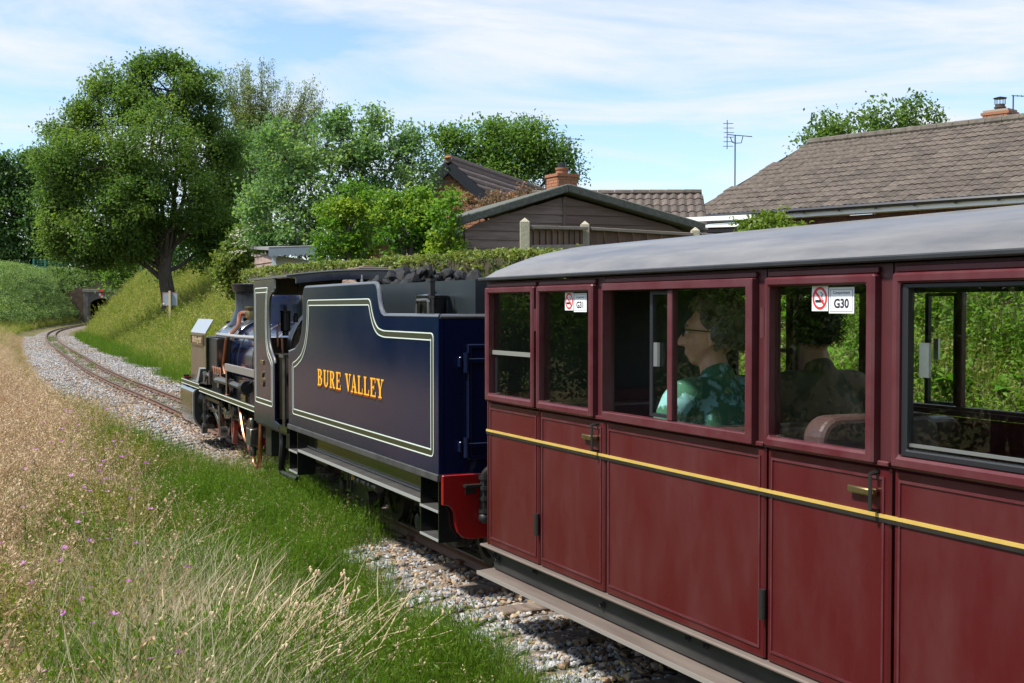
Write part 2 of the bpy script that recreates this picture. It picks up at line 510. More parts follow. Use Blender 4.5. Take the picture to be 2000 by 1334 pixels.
def cubic(xk, yk, x):
    # natural cubic spline
    n = len(xk); h = np.diff(xk); A = np.zeros((n, n)); b = np.zeros(n); A[0, 0] = A[-1, -1] = 1
    for i in range(1, n - 1):
        A[i, i - 1] = h[i - 1]; A[i, i] = 2 * (h[i - 1] + h[i]); A[i, i + 1] = h[i]
        b[i] = 3 * ((yk[i + 1] - yk[i]) / h[i] - (yk[i] - yk[i - 1]) / h[i - 1])
    c = np.linalg.solve(A, b)
    i = np.clip(np.searchsorted(xk, x) - 1, 0, n - 2); d = x - xk[i]
    bb = (yk[i + 1] - yk[i]) / h[i] - h[i] * (2 * c[i] + c[i + 1]) / 3
    return yk[i] + bb * d + c[i] * d ** 2 + (c[i + 1] - c[i]) / (3 * h[i]) * d ** 3
ss = np.arange(0, ch[-1], 0.25)
PATH = np.stack([cubic(ch, ctrl[:, 0], ss), cubic(ch, ctrl[:, 1], ss)], 1)
TAN = np.gradient(PATH, axis=0); TAN /= np.linalg.norm(TAN, axis=1)[:, None]
RGT = np.stack([TAN[:, 1], -TAN[:, 0]], 1)
IEND = int(np.argmin(np.abs(PATH[:, 1] - 115.0)))     # tunnel mouth

def track_coords(x, y):
    """signed distance right of the track, nearest path index"""
    x = np.asarray(x, float).ravel(); y = np.asarray(y, float).ravel()
    s = np.empty(len(x)); ii = np.empty(len(x), int)
    for a in range(0, len(x), 20000):
        q = slice(a, a + 20000)
        d2 = (x[q, None] - PATH[None, ::2, 0]) ** 2 + (y[q, None] - PATH[None, ::2, 1]) ** 2
        i = np.argmin(d2, 1) * 2
        s[q] = (x[q] - PATH[i, 0]) * RGT[i, 0] + (y[q] - PATH[i, 1]) * RGT[i, 1]
        ii[q] = i
    return s, ii
def vnoise(x, y, sc, seed=0):
    """cheap smooth value noise"""
    r = np.random.default_rng(seed); T = r.random((64, 64))
    u = np.asarray(x) / sc; v = np.asarray(y) / sc
    i = np.floor(u).astype(int); j = np.floor(v).astype(int); a = u - i; b = v - j
    a = a * a * (3 - 2 * a); b = b * b * (3 - 2 * b)
    g = lambda p, q: T[p % 64, q % 64]
    return (g(i, j) * (1 - a) + g(i + 1, j) * a) * (1 - b) + (g(i, j + 1) * (1 - a) + g(i + 1, j + 1) * a) * b
def sst(x, a, b):
    t = np.clip((x - a) / (b - a), 0, 1); return t * t * (3 - 2 * t)
PLATEAU = 4.5
def ground_z(x, y):
    x = np.asarray(x, float); y = np.asarray(y, float)
    s, i = track_coords(x, y)
    q = PATH[i, 1]
    hr = np.interp(q, [-60, 8, 14, 20, 27, 34, 46, 70, 104], [1.0, 1.0, 1.0, 1.05, 1.2, 1.5, 2.1, 3.2, PLATEAU])
    tr = np.interp(q, [-60, 10, 22, 40, 80, 108], [1.15, 1.15, 1.5, 2.1, 1.7, 1.5])
    wr = np.interp(q, [-60, 8, 20, 40, 100], [1.7, 1.7, 5.0, 5.2, 4.6])
    hl = np.interp(q, [-60, 34, 46, 58, 72, 104], [-0.12, -0.12, 0.25, 1.7, 3.3, PLATEAU])
    tl = np.interp(q, [-60, 30, 60, 80, 108], [1.6, 1.6, 2.0, 1.8, 1.5])
    wl = np.interp(q, [-60, 40, 70, 104], [4, 4, 4.6, 4.6])
    base = -0.13
    z = base + (hr - base) * sst(s, tr, tr + wr) + (hl - base) * sst(-s, tl, tl + wl)
    z += 0.05 * (vnoise(x, y, 1.3, 3) - 0.5) * sst(np.abs(s), 1.2, 2.2)
    z += 0.25 * (vnoise(x, y, 6, 4) - 0.5) * sst(np.abs(s), 3.5, 7)
    E = PATH[IEND]; T = TAN[IEND]
    wv = (x - E[0]) * T[0] + (y - E[1]) * T[1]
    lat = (x - E[0]) * RGT[IEND][0] + (y - E[1]) * RGT[IEND][1]
    near = np.abs(lat) < 40
    up = 3.0 + (PLATEAU - 3.0) * sst(wv, 0.5, 3.0)
    z = np.where((wv > 0.35) & near, np.maximum(z, up), z)
    return z
# ------------------------------------------------------------------ ground sheet
def grid_axis(*parts):
    return np.unique(np.round(np.concatenate([np.arange(a, b, st) for a, b, st in parts]), 4))
gx = grid_axis((-900, -200, 70), (-200, -62, 9), (-62, -14, 0.9), (-14, 10, 0.33), (10, 40, 1.5), (40, 200, 12), (200, 901, 70))
gy = grid_axis((-60, 2, 2.5), (2, 30, 0.33), (30, 126, 0.8), (126, 200, 6), (200, 1300, 70))
XX, YY = np.meshgrid(gx, gy)
ZZ = ground_z(XX.ravel(), YY.ravel())
nx, ny = len(gx), len(gy)
idx = np.arange(nx * ny).reshape(ny, nx)
fq = np.stack([idx[:-1, :-1], idx[:-1, 1:], idx[1:, 1:], idx[1:, :-1]], -1).reshape(-1, 4)
vv = np.stack([XX.ravel(), YY.ravel(), ZZ], 1)
fc = vv[fq].mean(1)
E_, T_, R_ = PATH[IEND], TAN[IEND], RGT[IEND]
wv = (fc[:, 0] - E_[0]) * T_[0] + (fc[:, 1] - E_[1]) * T_[1]
lt = (fc[:, 0] - E_[0]) * R_[0] + (fc[:, 1] - E_[1]) * R_[1]
keep = ~((np.abs(lt) < 1.6) & (wv > 0.0) & (wv < 9))
earth = pm('earth and thatch', (0.060, 0.075, 0.022), 0.95, 0, (0.16, 0.125, 0.065), scale=1.3, detail=8, lo=0.35, hi=0.68, bump=0.5, bscale=25, spec=0.1)
g = mesh_obj('ground', raw_mesh('ground', vv, fq[keep], earth, smooth=True))
tag(g, kind='structure')

# ------------------------------------------------------------------ ballast bed (a ribbon along the line)
i0, i1 = 60, IEND + 30
cols = np.linspace(-1, 1, 25)
bv = []; bf = []
for k, i in enumerate(range(i0, i1)):
    q = PATH[i, 1]
    wl = 0.95 + 0.35 * vnoise(q, 0.0, 1.7, 8) + (0.25 if q > 13 else 0.15)
    wr = np.interp(q, [0, 12, 20, 40, 60, 100], [0.9, 0.9, 1.35, 1.7, 1.7, 1.2]) + 0.25 * vnoise(q, 5.0, 1.5, 9)
    for c in cols:
        s_ = c * (wl if c < 0 else wr)
        p = PATH[i] + RGT[i] * s_
        a = abs(s_)
        zz = -0.088 - 0.05 * float(sst(a, 0.5, 0.95)) - 0.10 * float(sst(abs(c), 0.86, 1.0)) + 0.018 * (float(vnoise(p[0], p[1], 0.22, 10)) - 0.5)
        if abs(c) > 0.5: zz = max(zz, float(0)-0.135) if abs(c) < 0.9 else zz
        bv.append((p[0], p[1], zz))
nr = i1 - i0; nc = len(cols)
bi = np.arange(nr * nc).reshape(nr, nc)
bf = np.stack([bi[:-1, :-1], bi[:-1, 1:], bi[1:, 1:], bi[1:, :-1]], -1).reshape(-1, 4)
def gravel_mat(name):
    m = bpy.data.materials.new(name); m.use_nodes = True
    t = m.node_tree; b = t.nodes['Principled BSDF']; b.inputs['Roughness'].default_value = 0.85; b.inputs['Specular IOR Level'].default_value = 0.2
    c = t.nodes.new('ShaderNodeTexCoord')
    vo = t.nodes.new('ShaderNodeTexVoronoi'); vo.inputs['Scale'].default_value = 26
    t.links.new(c.outputs['Object'], vo.inputs['Vector'])
    sp = t.nodes.new('ShaderNodeSeparateColor'); t.links.new(vo.outputs['Color'], sp.inputs[0])
    r = t.nodes.new('ShaderNodeValToRGB'); e = r.color_ramp.elements
    e[0].position = 0; e[0].color = (0.045, 0.042, 0.042, 1); e[1].position = 1; e[1].color = (0.30, 0.26, 0.21, 1)
    for p, cc in ((0.3, (0.12, 0.11, 0.105, 1)), (0.55, (0.18, 0.165, 0.15, 1)), (0.75, (0.20, 0.145, 0.10, 1))):
        q = e.new(p); q.color = cc
    t.links.new(sp.outputs[0], r.inputs[0]); t.links.new(r.outputs[0], b.inputs['Base Color'])
    bp = t.nodes.new('ShaderNodeBump'); bp.inputs['Strength'].default_value = 0.9; bp.inputs['Distance'].default_value = 0.02; bp.invert = True
    t.links.new(vo.outputs['Distance'], bp.inputs['Height']); t.links.new(bp.outputs[0], b.inputs['Normal'])
    return m
ballast_m = gravel_mat('ballast')
bl = mesh_obj('ballast', raw_mesh('ballast', bv, bf, ballast_m, smooth=True)); tag(bl, kind='structure')

# ------------------------------------------------------------------ rails and sleepers
track = thing('railway_track', None, None); track['kind'] = 'structure'
GAUGE2 = 0.205
def rail(side):
    prof = [(-0.030, -0.066), (0.030, -0.066), (0.030, -0.058), (0.007, -0.050), (0.007, -0.022), (0.016, -0.016), (0.016, -0.003), (0.013, 0.0), (-0.013, 0.0), (-0.016, -0.003), (-0.016, -0.016), (-0.007, -0.022), (-0.007, -0.050), (-0.030, -0.058)]
    js = list(range(40, IEND + 36)); n = len(prof)
    v = np.empty((len(js), n, 3))
    for a, i in enumerate(js):
        c = PATH[i] + RGT[i] * side * GAUGE2
        for b, (o, z) in enumerate(prof):
            v[a, b] = (c[0] + RGT[i][0] * o, c[1] + RGT[i][1] * o, z)
    ii = np.arange(len(js) * n).reshape(len(js), n)
    f = np.stack([ii[:-1], np.roll(ii[:-1], -1, 1), np.roll(ii[1:], -1, 1), ii[1:]], -1)
    fm = np.zeros((len(js) - 1, n), int); fm[:, 6:9] = 1
    mesh_obj('rail', raw_mesh('rail', v.reshape(-1, 3), f.reshape(-1, 4), [rail_m, rail_top], fm=fm.ravel()), track)
rail(-1); rail(1)
slm = MB().box((-0.47, -0.065, -0.15), (0.47, 0.065, -0.068))
clips = MB()
first = None
acc = 0
for i in range(100, IEND + 1):
    acc += 0.25
    if acc < 0.56: continue
    acc -= 0.56
    q = PATH[i, 1]
    if q < 1.5 or q > 62: continue
    a = math.atan2(RGT[i][1], RGT[i][0]) + random.uniform(-.03, .03)
    p = PATH[i] + RGT[i] * random.uniform(-.04, .04)
    if q < 40:
        for sg in (-1, 1):
            c_ = PATH[i] + RGT[i] * (sg * GAUGE2)
            for k_ in (-1, 1):
                e_ = c_ + RGT[i] * (k_ * .036)
                clips.box((-.014, -.03, -.068), (.014, .03, -.046), Matrix.Translation((e_[0], e_[1], 0)) @ Matrix.Rotation(a, 4, 'Z'))
    if first is None:
        first = slm.build('sleeper', sleeper_m, track, bevel=0.006)
        first.location = (p[0], p[1], 0); first.rotation_euler.z = a
    else:
        share(first, 'sleeper', track, (p[0], p[1], random.uniform(-.006, .004)), (0, 0, a), (random.uniform(.94, 1.05), random.uniform(.85, 1.1), 1))

clips.build('rail_clips', rail_m, track)['kind'] = 'stuff'
# ------------------------------------------------------------------ tunnel portal
conc = pm('dark weathered concrete', (0.10, 0.095, 0.088), 0.85, 0, (0.17, 0.16, 0.145), scale=2.2, bump=0.2)
conc_l = pm('coping concrete', (0.17, 0.155, 0.135), 0.85, 0, (0.24, 0.21, 0.18), scale=3, bump=0.2)
black_hole = pm('black tunnel lining', (0.012, 0.011, 0.011), 0.95)  # near-black colour over the bore and its closed end
ta = math.atan2(T_[1], T_[0])
tp = thing('tunnel_portal', 'small dark concrete railway tunnel mouth at the end of the track', 'tunnel', (E_[0], E_[1], 0), ta - math.pi / 2)
# local x right, y along the line away, z up
AW = 1.15
arch = [(-AW, -0.2), (-AW, 1.68)] + [(-AW * math.cos(t), 1.68 + 0.62 * math.sin(t)) for t in np.linspace(0.15, math.pi - 0.15, 13)] + [(AW, 1.68), (AW, -0.2)]
outl = [(-1.72, -0.2), (-1.72, 1.2)] + [(x, 2.86) for x in np.linspace(-1.72, 1.72, 13)] + [(1.72, 1.2), (1.72, -0.2)]
m = MB()
na = len(arch)
vs = [(p[0], 0.0, p[1]) for p in outl] + [(p[0], 0.0, p[1]) for p in arch] + [(p[0], 0.35, p[1]) for p in outl] + [(p[0], 0.35, p[1]) for p in arch]
fs = []
for k in range(na - 1):
    j = k + 1
    fs += [(k, j, na + j, na + k), (2 * na + k, 3 * na + k, 3 * na + j, 2 * na + j), (na + k, na + j, 3 * na + j, 3 * na + k), (k, 2 * na + k, 2 * na + j, j)]
m.add(vs, fs).build('headwall', conc, tp)
MB().box((-1.80, -0.10, 2.862), (1.80, 0.42, 3.17)).build('coping', conc_l, tp, bevel=0.02)
for sx in (-1, 1):
    MB().box((sx * 1.30, -0.06, -0.2), (sx * 1.74, -0.002, 2.858)).build('pier', conc, tp, bevel=0.01)
soil = pm('bare brown soil', (.085, .058, .040), .95, 0, (.14, .10, .07), scale=3, bump=.6)
for sx in (-1, 1):
    pw = [(sx * 1.745, -.3), (sx * 3.6, -.3), (sx * 3.6, 2.2), (sx * 2.5, 3.3), (sx * 1.745, 3.2)]
    MB().prism(pw, 1, .03, .60).build('earth_wing', soil, tp)
b = MB(); L = 11.0
vs = [(p[0] * 1.02, 0.34, p[1]) for p in arch] + [(p[0] * 1.02, L, p[1]) for p in arch]
b.add(vs, [(k, k + 1, na + k + 1, na + k) for k in range(na - 1)] + [tuple(range(na, 2 * na))])
b.box((-1.3, 0.4, -0.4), (1.3, L, -0.22))
b.build('tunnel_lining', black_hole, tp)
white_sign = pm('white sign', (0.75, 0.75, 0.75), 0.4)
MB().box((-0.35, -0.125, 2.90), (0.12, -0.104, 3.12)).build('red_plate', sign_red, tp)
ck = MB().box((-0.34, -0.03, 2.36), (0.06, -0.004, 2.76)).build('check_board', white_sign, tp)
for a, c in ((-0.14, 2.56), (-0.34, 2.36)):
    MB().box((a, -0.036, c), (a + 0.2, -0.0315, c + 0.2)).build('red_square', sign_red, ck)

# ------------------------------------------------------------------ green mesh fence on the bank behind the tunnel
green_pl = pm('green coated steel', (0.012, 0.13, 0.105), 0.5)
fz = thing('mesh_fence', 'green mesh fence with square posts on the bank above the tunnel', 'fence')
fpts = [(-28, 121), (12, 121), (30, 121.5), (46, 122), (67, 119), (89, 119), (121, 119.5), (153, 120), (185, 121)]
prev = None
for px, Y in fpts:
    p = at(px, 520, Y); zb = float(ground_z([p.x], [p.y])[0]) - 0.1
    h = 1.35 if px < 60 else 1.75
    MB().box((p.x - .07, p.y - .07, zb), (p.x + .07, p.y + .07, zb + h)).build('fence_post', green_pl, fz)
    if prev is not None and px != 67:
        pp, zp, hp = prev
        w_ = MB()
        for t in np.arange(0.12, min(h, hp) - 0.05, 0.22):
            w_.beam((pp.x, pp.y, zp + t), (p.x, p.y, zb + t), 0.03, 0.03)
        nn = int((p - pp).length / 0.3)
        for q in range(1, nn):
            c = pp.lerp(p, q / nn); cz = zp + (zb - zp) * q / nn
            w_.beam((c.x, c.y, cz + .1), (c.x, c.y, cz + min(h, hp) - .1), 0.03, 0.03, up=(0, 1, 0))
        w_.build('mesh_panel', green_pl, fz)
    prev = (p, zb, h)

# ------------------------------------------------------------------ concrete post and board fence
post_conc = pm('pebbled concrete post', (0.30, 0.27, 0.20), 0.9, 0, (0.42, 0.385, 0.30), scale=55, detail=3, bump=0.3)
post_conc2 = pm('greenish concrete post', (0.26, 0.25, 0.17), 0.9, 0, (0.36, 0.34, 0.25), scale=40, bump=0.3)
board_m = pm('dark stained fence board', (0.085, 0.046, 0.028), 0.8, 0, (0.155, 0.096, 0.064), scale=7, stretch=(2.5, 2.5, .35), bump=0.2, objrand=0.25)
rail_w = pm('weathered fence rail', (0.17, 0.14, 0.11), 0.85, 0, (0.27, 0.23, 0.19), scale=9, stretch=(.5, .5, 3), bump=0.2)
P = [(at(1025, 425, 13.6), 2.35), (at(1142, 432, 15.6), 2.46), (at(1357, 443, 16.2), 2.42), (at(1600, 455, 17.0), 2.38)]
fence = thing('board_fence', 'brown upright board fence between concrete posts behind the coach roof', 'fence')
for k, (p, zt) in enumerate(P):
    r = 0.056
    m = MB().box((p.x - r, p.y - r, 0.7), (p.x + r, p.y + r, zt - 0.05))
    m.add([(p.x - r, p.y - r, zt - .05), (p.x + r, p.y - r, zt - .05), (p.x + r, p.y + r, zt - .05), (p.x - r, p.y + r, zt - .05), (p.x, p.y - .01, zt), (p.x, p.y + .01, zt)],
          [(0, 1, 4), (1, 2, 5, 4), (2, 3, 5), (3, 0, 4, 5)])
    m.build('concrete_post', post_conc if k else post_conc2, fence, bevel=0.006)
brd = None
for k in range(3):
    (a, za_), (b_, zb_) = P[k], P[k + 1]
    d = Vector((b_.x - a.x, b_.y - a.y, 0)); Ln = d.length; d.normalize()
    nrm = Vector((d.y, -d.x, 0))          # towards the camera
    zt = [za_ - 0.10, zb_ - 0.10]
    n = int((Ln - .12) / 0.105)
    ang = math.atan2(d.y, d.x)
    for j in range(n):
        c = Vector((a.x, a.y, 0)) + d * (0.08 + (j + .5) * (Ln - .16) / n) - nrm * (0.012 if j % 2 else 0.004)
        if brd is None:
            brd = MB().box((-.066, -.006, 0), (.062, .006, 1.4)).build('fence_board', board_m, fence)
            o = brd
        else: o = share(brd, 'fence_board', fence)
        o.location = (c.x, c.y, 0.95); o.rotation_euler = (0, 0, ang + 0.08)
        tz = zt[0] + (zt[1] - zt[0]) * (j / n)
        o.scale = (1, 1, (tz - 0.95 - random.uniform(0, .012)) / 1.4)
    for q, (dz, hh, ww) in enumerate(((-0.005, 0.04, 0.07), (-0.235, 0.055, 0.05), (-0.95, .06, .05))):
        A_ = Vector((a.x, a.y, zt[0] + dz)) + d * .065 + nrm * 0.035; B_ = Vector((b_.x, b_.y, zt[1] + dz)) - d * .065 + nrm * 0.035
        MB().beam(A_, B_, ww, hh).build('cap_rail' if q == 0 else 'fence_rail', rail_w, fence, bevel=0.004)

# ------------------------------------------------------------------ brown shed with felt roof
def plank_wall(parent, A, B, z0, top, mat, h=0.145, name='wall_board', back=0.03, u0=None):
    """lapped horizontal boards from A to B; top(u) gives the wall's top height at distance u"""
    d = Vector((B[0] - A[0], B[1] - A[1], 0)); Ln = d.length; d.normalize(); nrm = Vector((d.y, -d.x, 0))
    z = z0; us = np.linspace(0, Ln, 41)
    tops = np.array([top(u) for u in us])
    while z < tops.max() - 0.01:
        z1 = z + h
        ok = us[tops > z + 0.004]
        if len(ok) == 0: break
        # outline: bottom edge and clipped top edge
        a, b = ok.min(), ok.max()
        full = us[tops > z1]
        pts = [(a, z), (b, z)]
        if len(full):
            pts += [(full.max(), z1), (full.min(), z1)]
        else:
            um = us[int(np.argmax(tops))]; pts += [(min(max(um, a), b), tops.max())]
        pts2 = []
        for p in pts:
            if not pts2 or (abs(p[0] - pts2[-1][0]) + abs(p[1] - pts2[-1][1])) > 1e-4: pts2.append(p)
        if len(pts2) > 2:
            n = len(pts2); vs = []
            for off in (0, -back):
                for (u, zz) in pts2:
                    lap = 0.020 * (1 - (zz - z) / h) + 0.002
                    p = Vector((A[0], A[1], 0)) + d * u + nrm * (lap + off if off == 0 else off)
                    vs.append((p.x, p.y, zz))
            fs = [tuple(range(n)), tuple(range(2 * n - 1, n - 1, -1))] + [(i, (i + 1) % n, n + (i + 1) % n, n + i) for i in range(n)]
            MB().add(vs, fs).build(name, mat, parent)
        z = z1
plank_l = pm('faded brown shed board', (0.135, 0.094, 0.078), 0.75, 0, (0.215, 0.158, 0.136), scale=5, stretch=(.5, .5, 4), bump=0.15, objrand=0.12)
plank_d = pm('dark brown shed board', (0.098, 0.060, 0.043), 0.65, 0, (0.150, 0.102, 0.078), scale=4, stretch=(.5, .5, 4), bump=0.15, objrand=0.15)
felt = pm('mossy grey roof felt', (0.060, 0.066, 0.056), 0.95, 0, (0.110, 0.118, 0.10), scale=20, bump=0.5)
white_upvc = pm('white plastic', (0.72, 0.74, 0.75), 0.35)
SA, SB = at(908, 440, 19.5), at(1346, 443, 20.8)
shed = thing('garden_shed', 'dark brown lap board garden shed with low mossy felt gable roof', 'shed')
sd = Vector((SB.x - SA.x, SB.y - SA.y, 0)); SL = sd.length; sd.normalize(); sn = Vector((sd.y, -sd.x, 0))
ua = SL * 0.425
zpk, zea, zeb = 3.19, 2.66, 2.66
top = lambda u: zea + (zpk - zea) * u / ua if u < ua else zpk + (zeb - zpk) * (u - ua) / (SL - ua)
mid = SA + sd * ua
plank_wall(shed, SA, mid - sd * 0.012, 0.85, lambda u: zea + (zpk - zea) * u / ua, plank_l)
plank_wall(shed, mid + sd * 0.012, SB, 0.85, lambda u: zpk + (zeb - zpk) * u / (SL - ua), plank_d)
MB().beam((mid.x + sn.x * .02, mid.y + sn.y * .02, .85), (mid.x + sn.x * .02, mid.y + sn.y * .02, zpk - .02), .05, .02, up=sn).build('cover_strip', plank_d, shed)
bk = -sn * 5.0
for (a, b_, nm) in ((SA, bk, 'side_wall'), (SB, bk, 'side_wall')):
    MB().beam((a.x - sn.x * .03, a.y - sn.y * .03, 1.75), (a.x + bk.x, a.y + bk.y, 1.75), .05, 1.76).build(nm, plank_l, shed)
for sgn, (ue, ze) in ((-1, (-0.20, zea)), (1, (SL + 0.20, zeb))):
    p0 = Vector((SA.x, SA.y, 0)) + sd * ua; p1 = Vector((SA.x, SA.y, 0)) + sd * ue
    slope = (zpk - ze) / (ua if sgn < 0 else SL - ua)
    z0_, z1_ = zpk + .05, ze + .03 - slope * .20
    vs = []
    for tt in (0.06, 0.20):      # underside and top (the felt edge is thick and turned down)
        for q, z_ in ((p0, z0_), (p1, z1_)):
            for off in (sn * 0.22, bk):
                pp = q + off; vs.append((pp.x, pp.y, z_ + tt - 0.06))
    MB().add(vs, [(0, 1, 3, 2), (4, 6, 7, 5), (0, 4, 5, 1), (2, 3, 7, 6), (0, 2, 6, 4), (1, 5, 7, 3)]).build('roof_slope', felt, shed, bevel=0.015)
for c, s_ in ((SA, -1), (SB, 1)):
    q = c + sd * (0.12 * s_) + sn * .05
    MB().beam((q.x, q.y, 2.50), (q.x, q.y, 2.64), .10, .10, up=sn).build('gutter_end', white_upvc, shed)

# ------------------------------------------------------------------ small cream shed
cream_b = pm('cream cladding', (0.40, 0.38, 0.29), 0.6, 0, (0.46, 0.44, 0.35), scale=5, stretch=(.5, .5, 3))
pale_blue = pm('pale grey trim', (0.42, 0.47, 0.50), 0.6)
log_b = pm('pinkish brown log lap', (0.20, 0.14, 0.115), 0.75, 0, (0.30, 0.22, 0.185), scale=8, stretch=(.5, .5, 3), objrand=.1)
sh2 = thing('summerhouse', 'small cream clad summerhouse with brown side wall and grey sloping roof', 'shed')
c0, c1, c2 = at(499, 500, 26.2), at(537, 500, 24.6), at(612, 500, 25.2)
plank_wall(sh2, c0, c1, 0.20, lambda u: 2.50 - 0.03 * u, log_b, h=0.16, name='log_board')
plank_wall(sh2, c1, c2, 0.28, lambda u: 2.42, cream_b, h=0.12, name='cladding_board')
for c in (c1, c2):
    MB().box((c.x - .045, c.y - .07, 0.2), (c.x + .045, c.y + .02, 2.46)).build('corner_trim', pale_blue, sh2)
r0, r1, r2 = c0 + Vector((-.12, .1, 0)), c1 + Vector((-.06, -.30, 0)), c2 + Vector((.12, -.30, 0)); r3 = r2 + (r0 - r1)
roofm = MB(); zz = (2.62, 2.50, 2.56, 2.70)
vs = [(p.x, p.y, z) for p, z in zip((r0, r1, r2, r3), zz)] + [(p.x, p.y, z + .06) for p, z in zip((r0, r1, r2, r3), zz)]
roofm.add(vs, [(0, 3, 2, 1), (4, 5, 6, 7), (0, 1, 5, 4), (1, 2, 6, 5), (2, 3, 7, 6), (3, 0, 4, 7)]).build('roof', pm('grey felt', (0.16, 0.165, 0.17), .9, 0, (.21, .21, .21), scale=14), sh2)
sc = MB()
dd = (r2 - r1); nn = 9
for q in range(nn):
    a_, b_ = r1 + dd * (q / nn), r1 + dd * ((q + 1) / nn)
    m_ = (a_ + b_) / 2
    zt_ = 2.50 + .06 * q / nn
    pts = [(a_, zt_ + .03), (a_, zt_ - .10), (m_, zt_ - .14), (b_, zt_ - .10), (b_, zt_ + .035)]
    sc.add([(p.x, p.y - .012, z) for p, z in pts] + [(p.x, p.y + .01, z) for p, z in pts], [(0, 1, 2, 3, 4), (9, 8, 7, 6, 5)] + [(i, (i + 1) % 5, 5 + (i + 1) % 5, 5 + i) for i in range(5)])
sc.build('scalloped_fascia', pale_blue, sh2)

# ------------------------------------------------------------------ houses
brick_o = pm('orange brick', (0.26, 0.105, 0.055), 0.85, 0, (0.36, 0.17, 0.09), scale=30, bump=0.2, objrand=.25)
brick_b = pm('brown brick', (0.085, 0.036, 0.024), 0.85, 0, (0.145, 0.065, 0.042), scale=30, bump=0.2, objrand=.3)
mortar_l = pm('pale mortar', (0.30, 0.245, 0.19), 0.95)
mortar_d = pm('grey mortar', (0.17, 0.13, 0.10), 0.95)
tile_b = pm('weathered brown roof tile', (0.050, 0.037, 0.029), 0.85, 0, (0.130, 0.108, 0.086), scale=7, bump=0.3, lo=.32, hi=.75, objrand=.28)
tile_d = pm('dark brown pantile', (0.058, 0.044, 0.036), 0.8, 0, (0.115, 0.092, 0.076), scale=9, bump=0.3, objrand=.22)
tile_g = pm('grey brown old tile', (0.090, 0.065, 0.054), 0.85, 0, (0.16, 0.125, 0.108), scale=12, bump=0.3, objrand=.18)
black_gut = pm('black gutter pipe', (0.012, 0.013, 0.016), 0.35)
def frame_mat(O, u, v):
    u = Vector(u).normalized(); v = Vector(v).normalized(); n = u.cross(v).normalized()
    return Matrix(((u.x, v.x, n.x, O[0]), (u.y, v.y, n.y, O[1]), (u.z, v.z, n.z, O[2]), (0, 0, 0, 1)))
def tile_shape(w_, h_, waves=1, amp=0.028, thick=0.022, seg=6):
    """one tile: x across, y up the slope, z out; tilted so its lower edge stands proud"""
    us = np.linspace(0, 1, waves * seg + 1)
    prof = amp * (0.5 - 0.5 * np.cos(2 * np.pi * us * waves)) ** 0.8
    m = MB(); n = len(us); vs = []
    for (y, lift) in ((0, thick), (h_ * 1.02, 0.002)):
        for a, p in zip(us, prof): vs.append((a * w_ * 1.005, y, p + lift))
    for a, p in zip(us, prof): vs.append((a * w_ * 1.005, 0.0, p * 0.9 - 0.004))
    fs = []
    for k in range(n - 1):
        fs.append((k, k + 1, n + k + 1, n + k)); fs.append((2 * n + k, 2 * n + k + 1, k + 1, k))
    return m.add(vs, fs)
def tiled(parent, M, rows, cols, w_, h_, mat, waves, individual, u0=lambda r: 0, seg=6, near_right=True, amp=.028):
    """lay tiles on frame M (x along the eave, y up the slope); 'individual' of them are parts, the rest one joined part"""
    cells = [(r, c) for r in range(rows) for c in range(cols) if c * w_ >= u0(r) - w_ * .4]
    if individual < len(cells):
        cells.sort(key=lambda rc: (-rc[1] if near_right else rc[1], rc[0]))
    base = tile_shape(w_, h_, waves, seg=seg, amp=amp)
    src = None
    for (r, c) in cells[:individual]:
        j = Vector((c * w_ + random.uniform(-.004, .004), r * h_ + random.uniform(-.006, .006), random.uniform(0, .006)))
        if src is None:
            src = base.build('roof_tile', mat, parent); o = src
        else: o = share(src, 'roof_tile', parent)
        o.matrix_local = M @ Matrix.Translation(j) @ Matrix.Rotation(random.uniform(-.012, .012), 4, 'Z')
    rest = cells[individual:]
    if rest:
        bv_ = np.array(base.v); n = len(bv_); bf_ = np.array(base.f)
        V = np.concatenate([bv_ + np.array([c * w_ + random.uniform(-.004, .004), r * h_ + random.uniform(-.006, .006), random.uniform(0, .006)]) for r, c in rest])
        Fc = np.concatenate([bf_ + k * n for k in range(len(rest))])
        o = mesh_obj('roof_tiles', raw_mesh('roof_tiles', V, Fc, mat), parent); o.matrix_local = M; o['kind'] = 'stuff'
    # battened deck under the tiles
    W_, H_ = cols * w_, rows * h_
    d = MB().add([(u0(0), 0, -.02), (W_, 0, -.02), (W_, H_, -.02), (u0(rows), H_, -.02)], [(0, 1, 2, 3)]).build('roof_deck', mat, parent); d.matrix_local = M
def bricks(parent, M, rows, length, mat, mort, individual, clip=None, bh=0.075, bl=0.225, name='brick'):
    """stretcher bond on frame M (x along, y up, z out)"""
    src = None; J = []
    for r in range(rows):
        x = -(bl / 2 if r % 2 else 0)
        while x < length:
            a, b_ = max(x, 0) + .005, min(x + bl, length) - .005
            if b_ - a > 0.03 and (clip is None or clip((a + b_) / 2, (r + .5) * bh)):
                J.append((a, b_, r * bh + .005, (r + 1) * bh - .005))
            x += bl
    for (a, b_, y0, y1) in J[:individual]:
        if src is None:
            src = MB().box((-.5, -.5, -.5), (.5, .5, .5)).build(name, mat, parent); o = src
        else: o = share(src, name, parent)
        o.matrix_local = M @ Matrix.Translation(((a + b_) / 2, (y0 + y1) / 2, random.uniform(0, .003))) @ Matrix.Diagonal((b_ - a, y1 - y0, .03, 1))
    rest = J[individual:]
    if rest:
        m = MB()
        for (a, b_, y0, y1) in rest:
            z = .012 + random.uniform(0, .004); m.box((a, y0, -.01), (b_, y1, z))
        o = m.build(name + 's', mat, parent); o.matrix_local = M; o['kind'] = 'stuff'

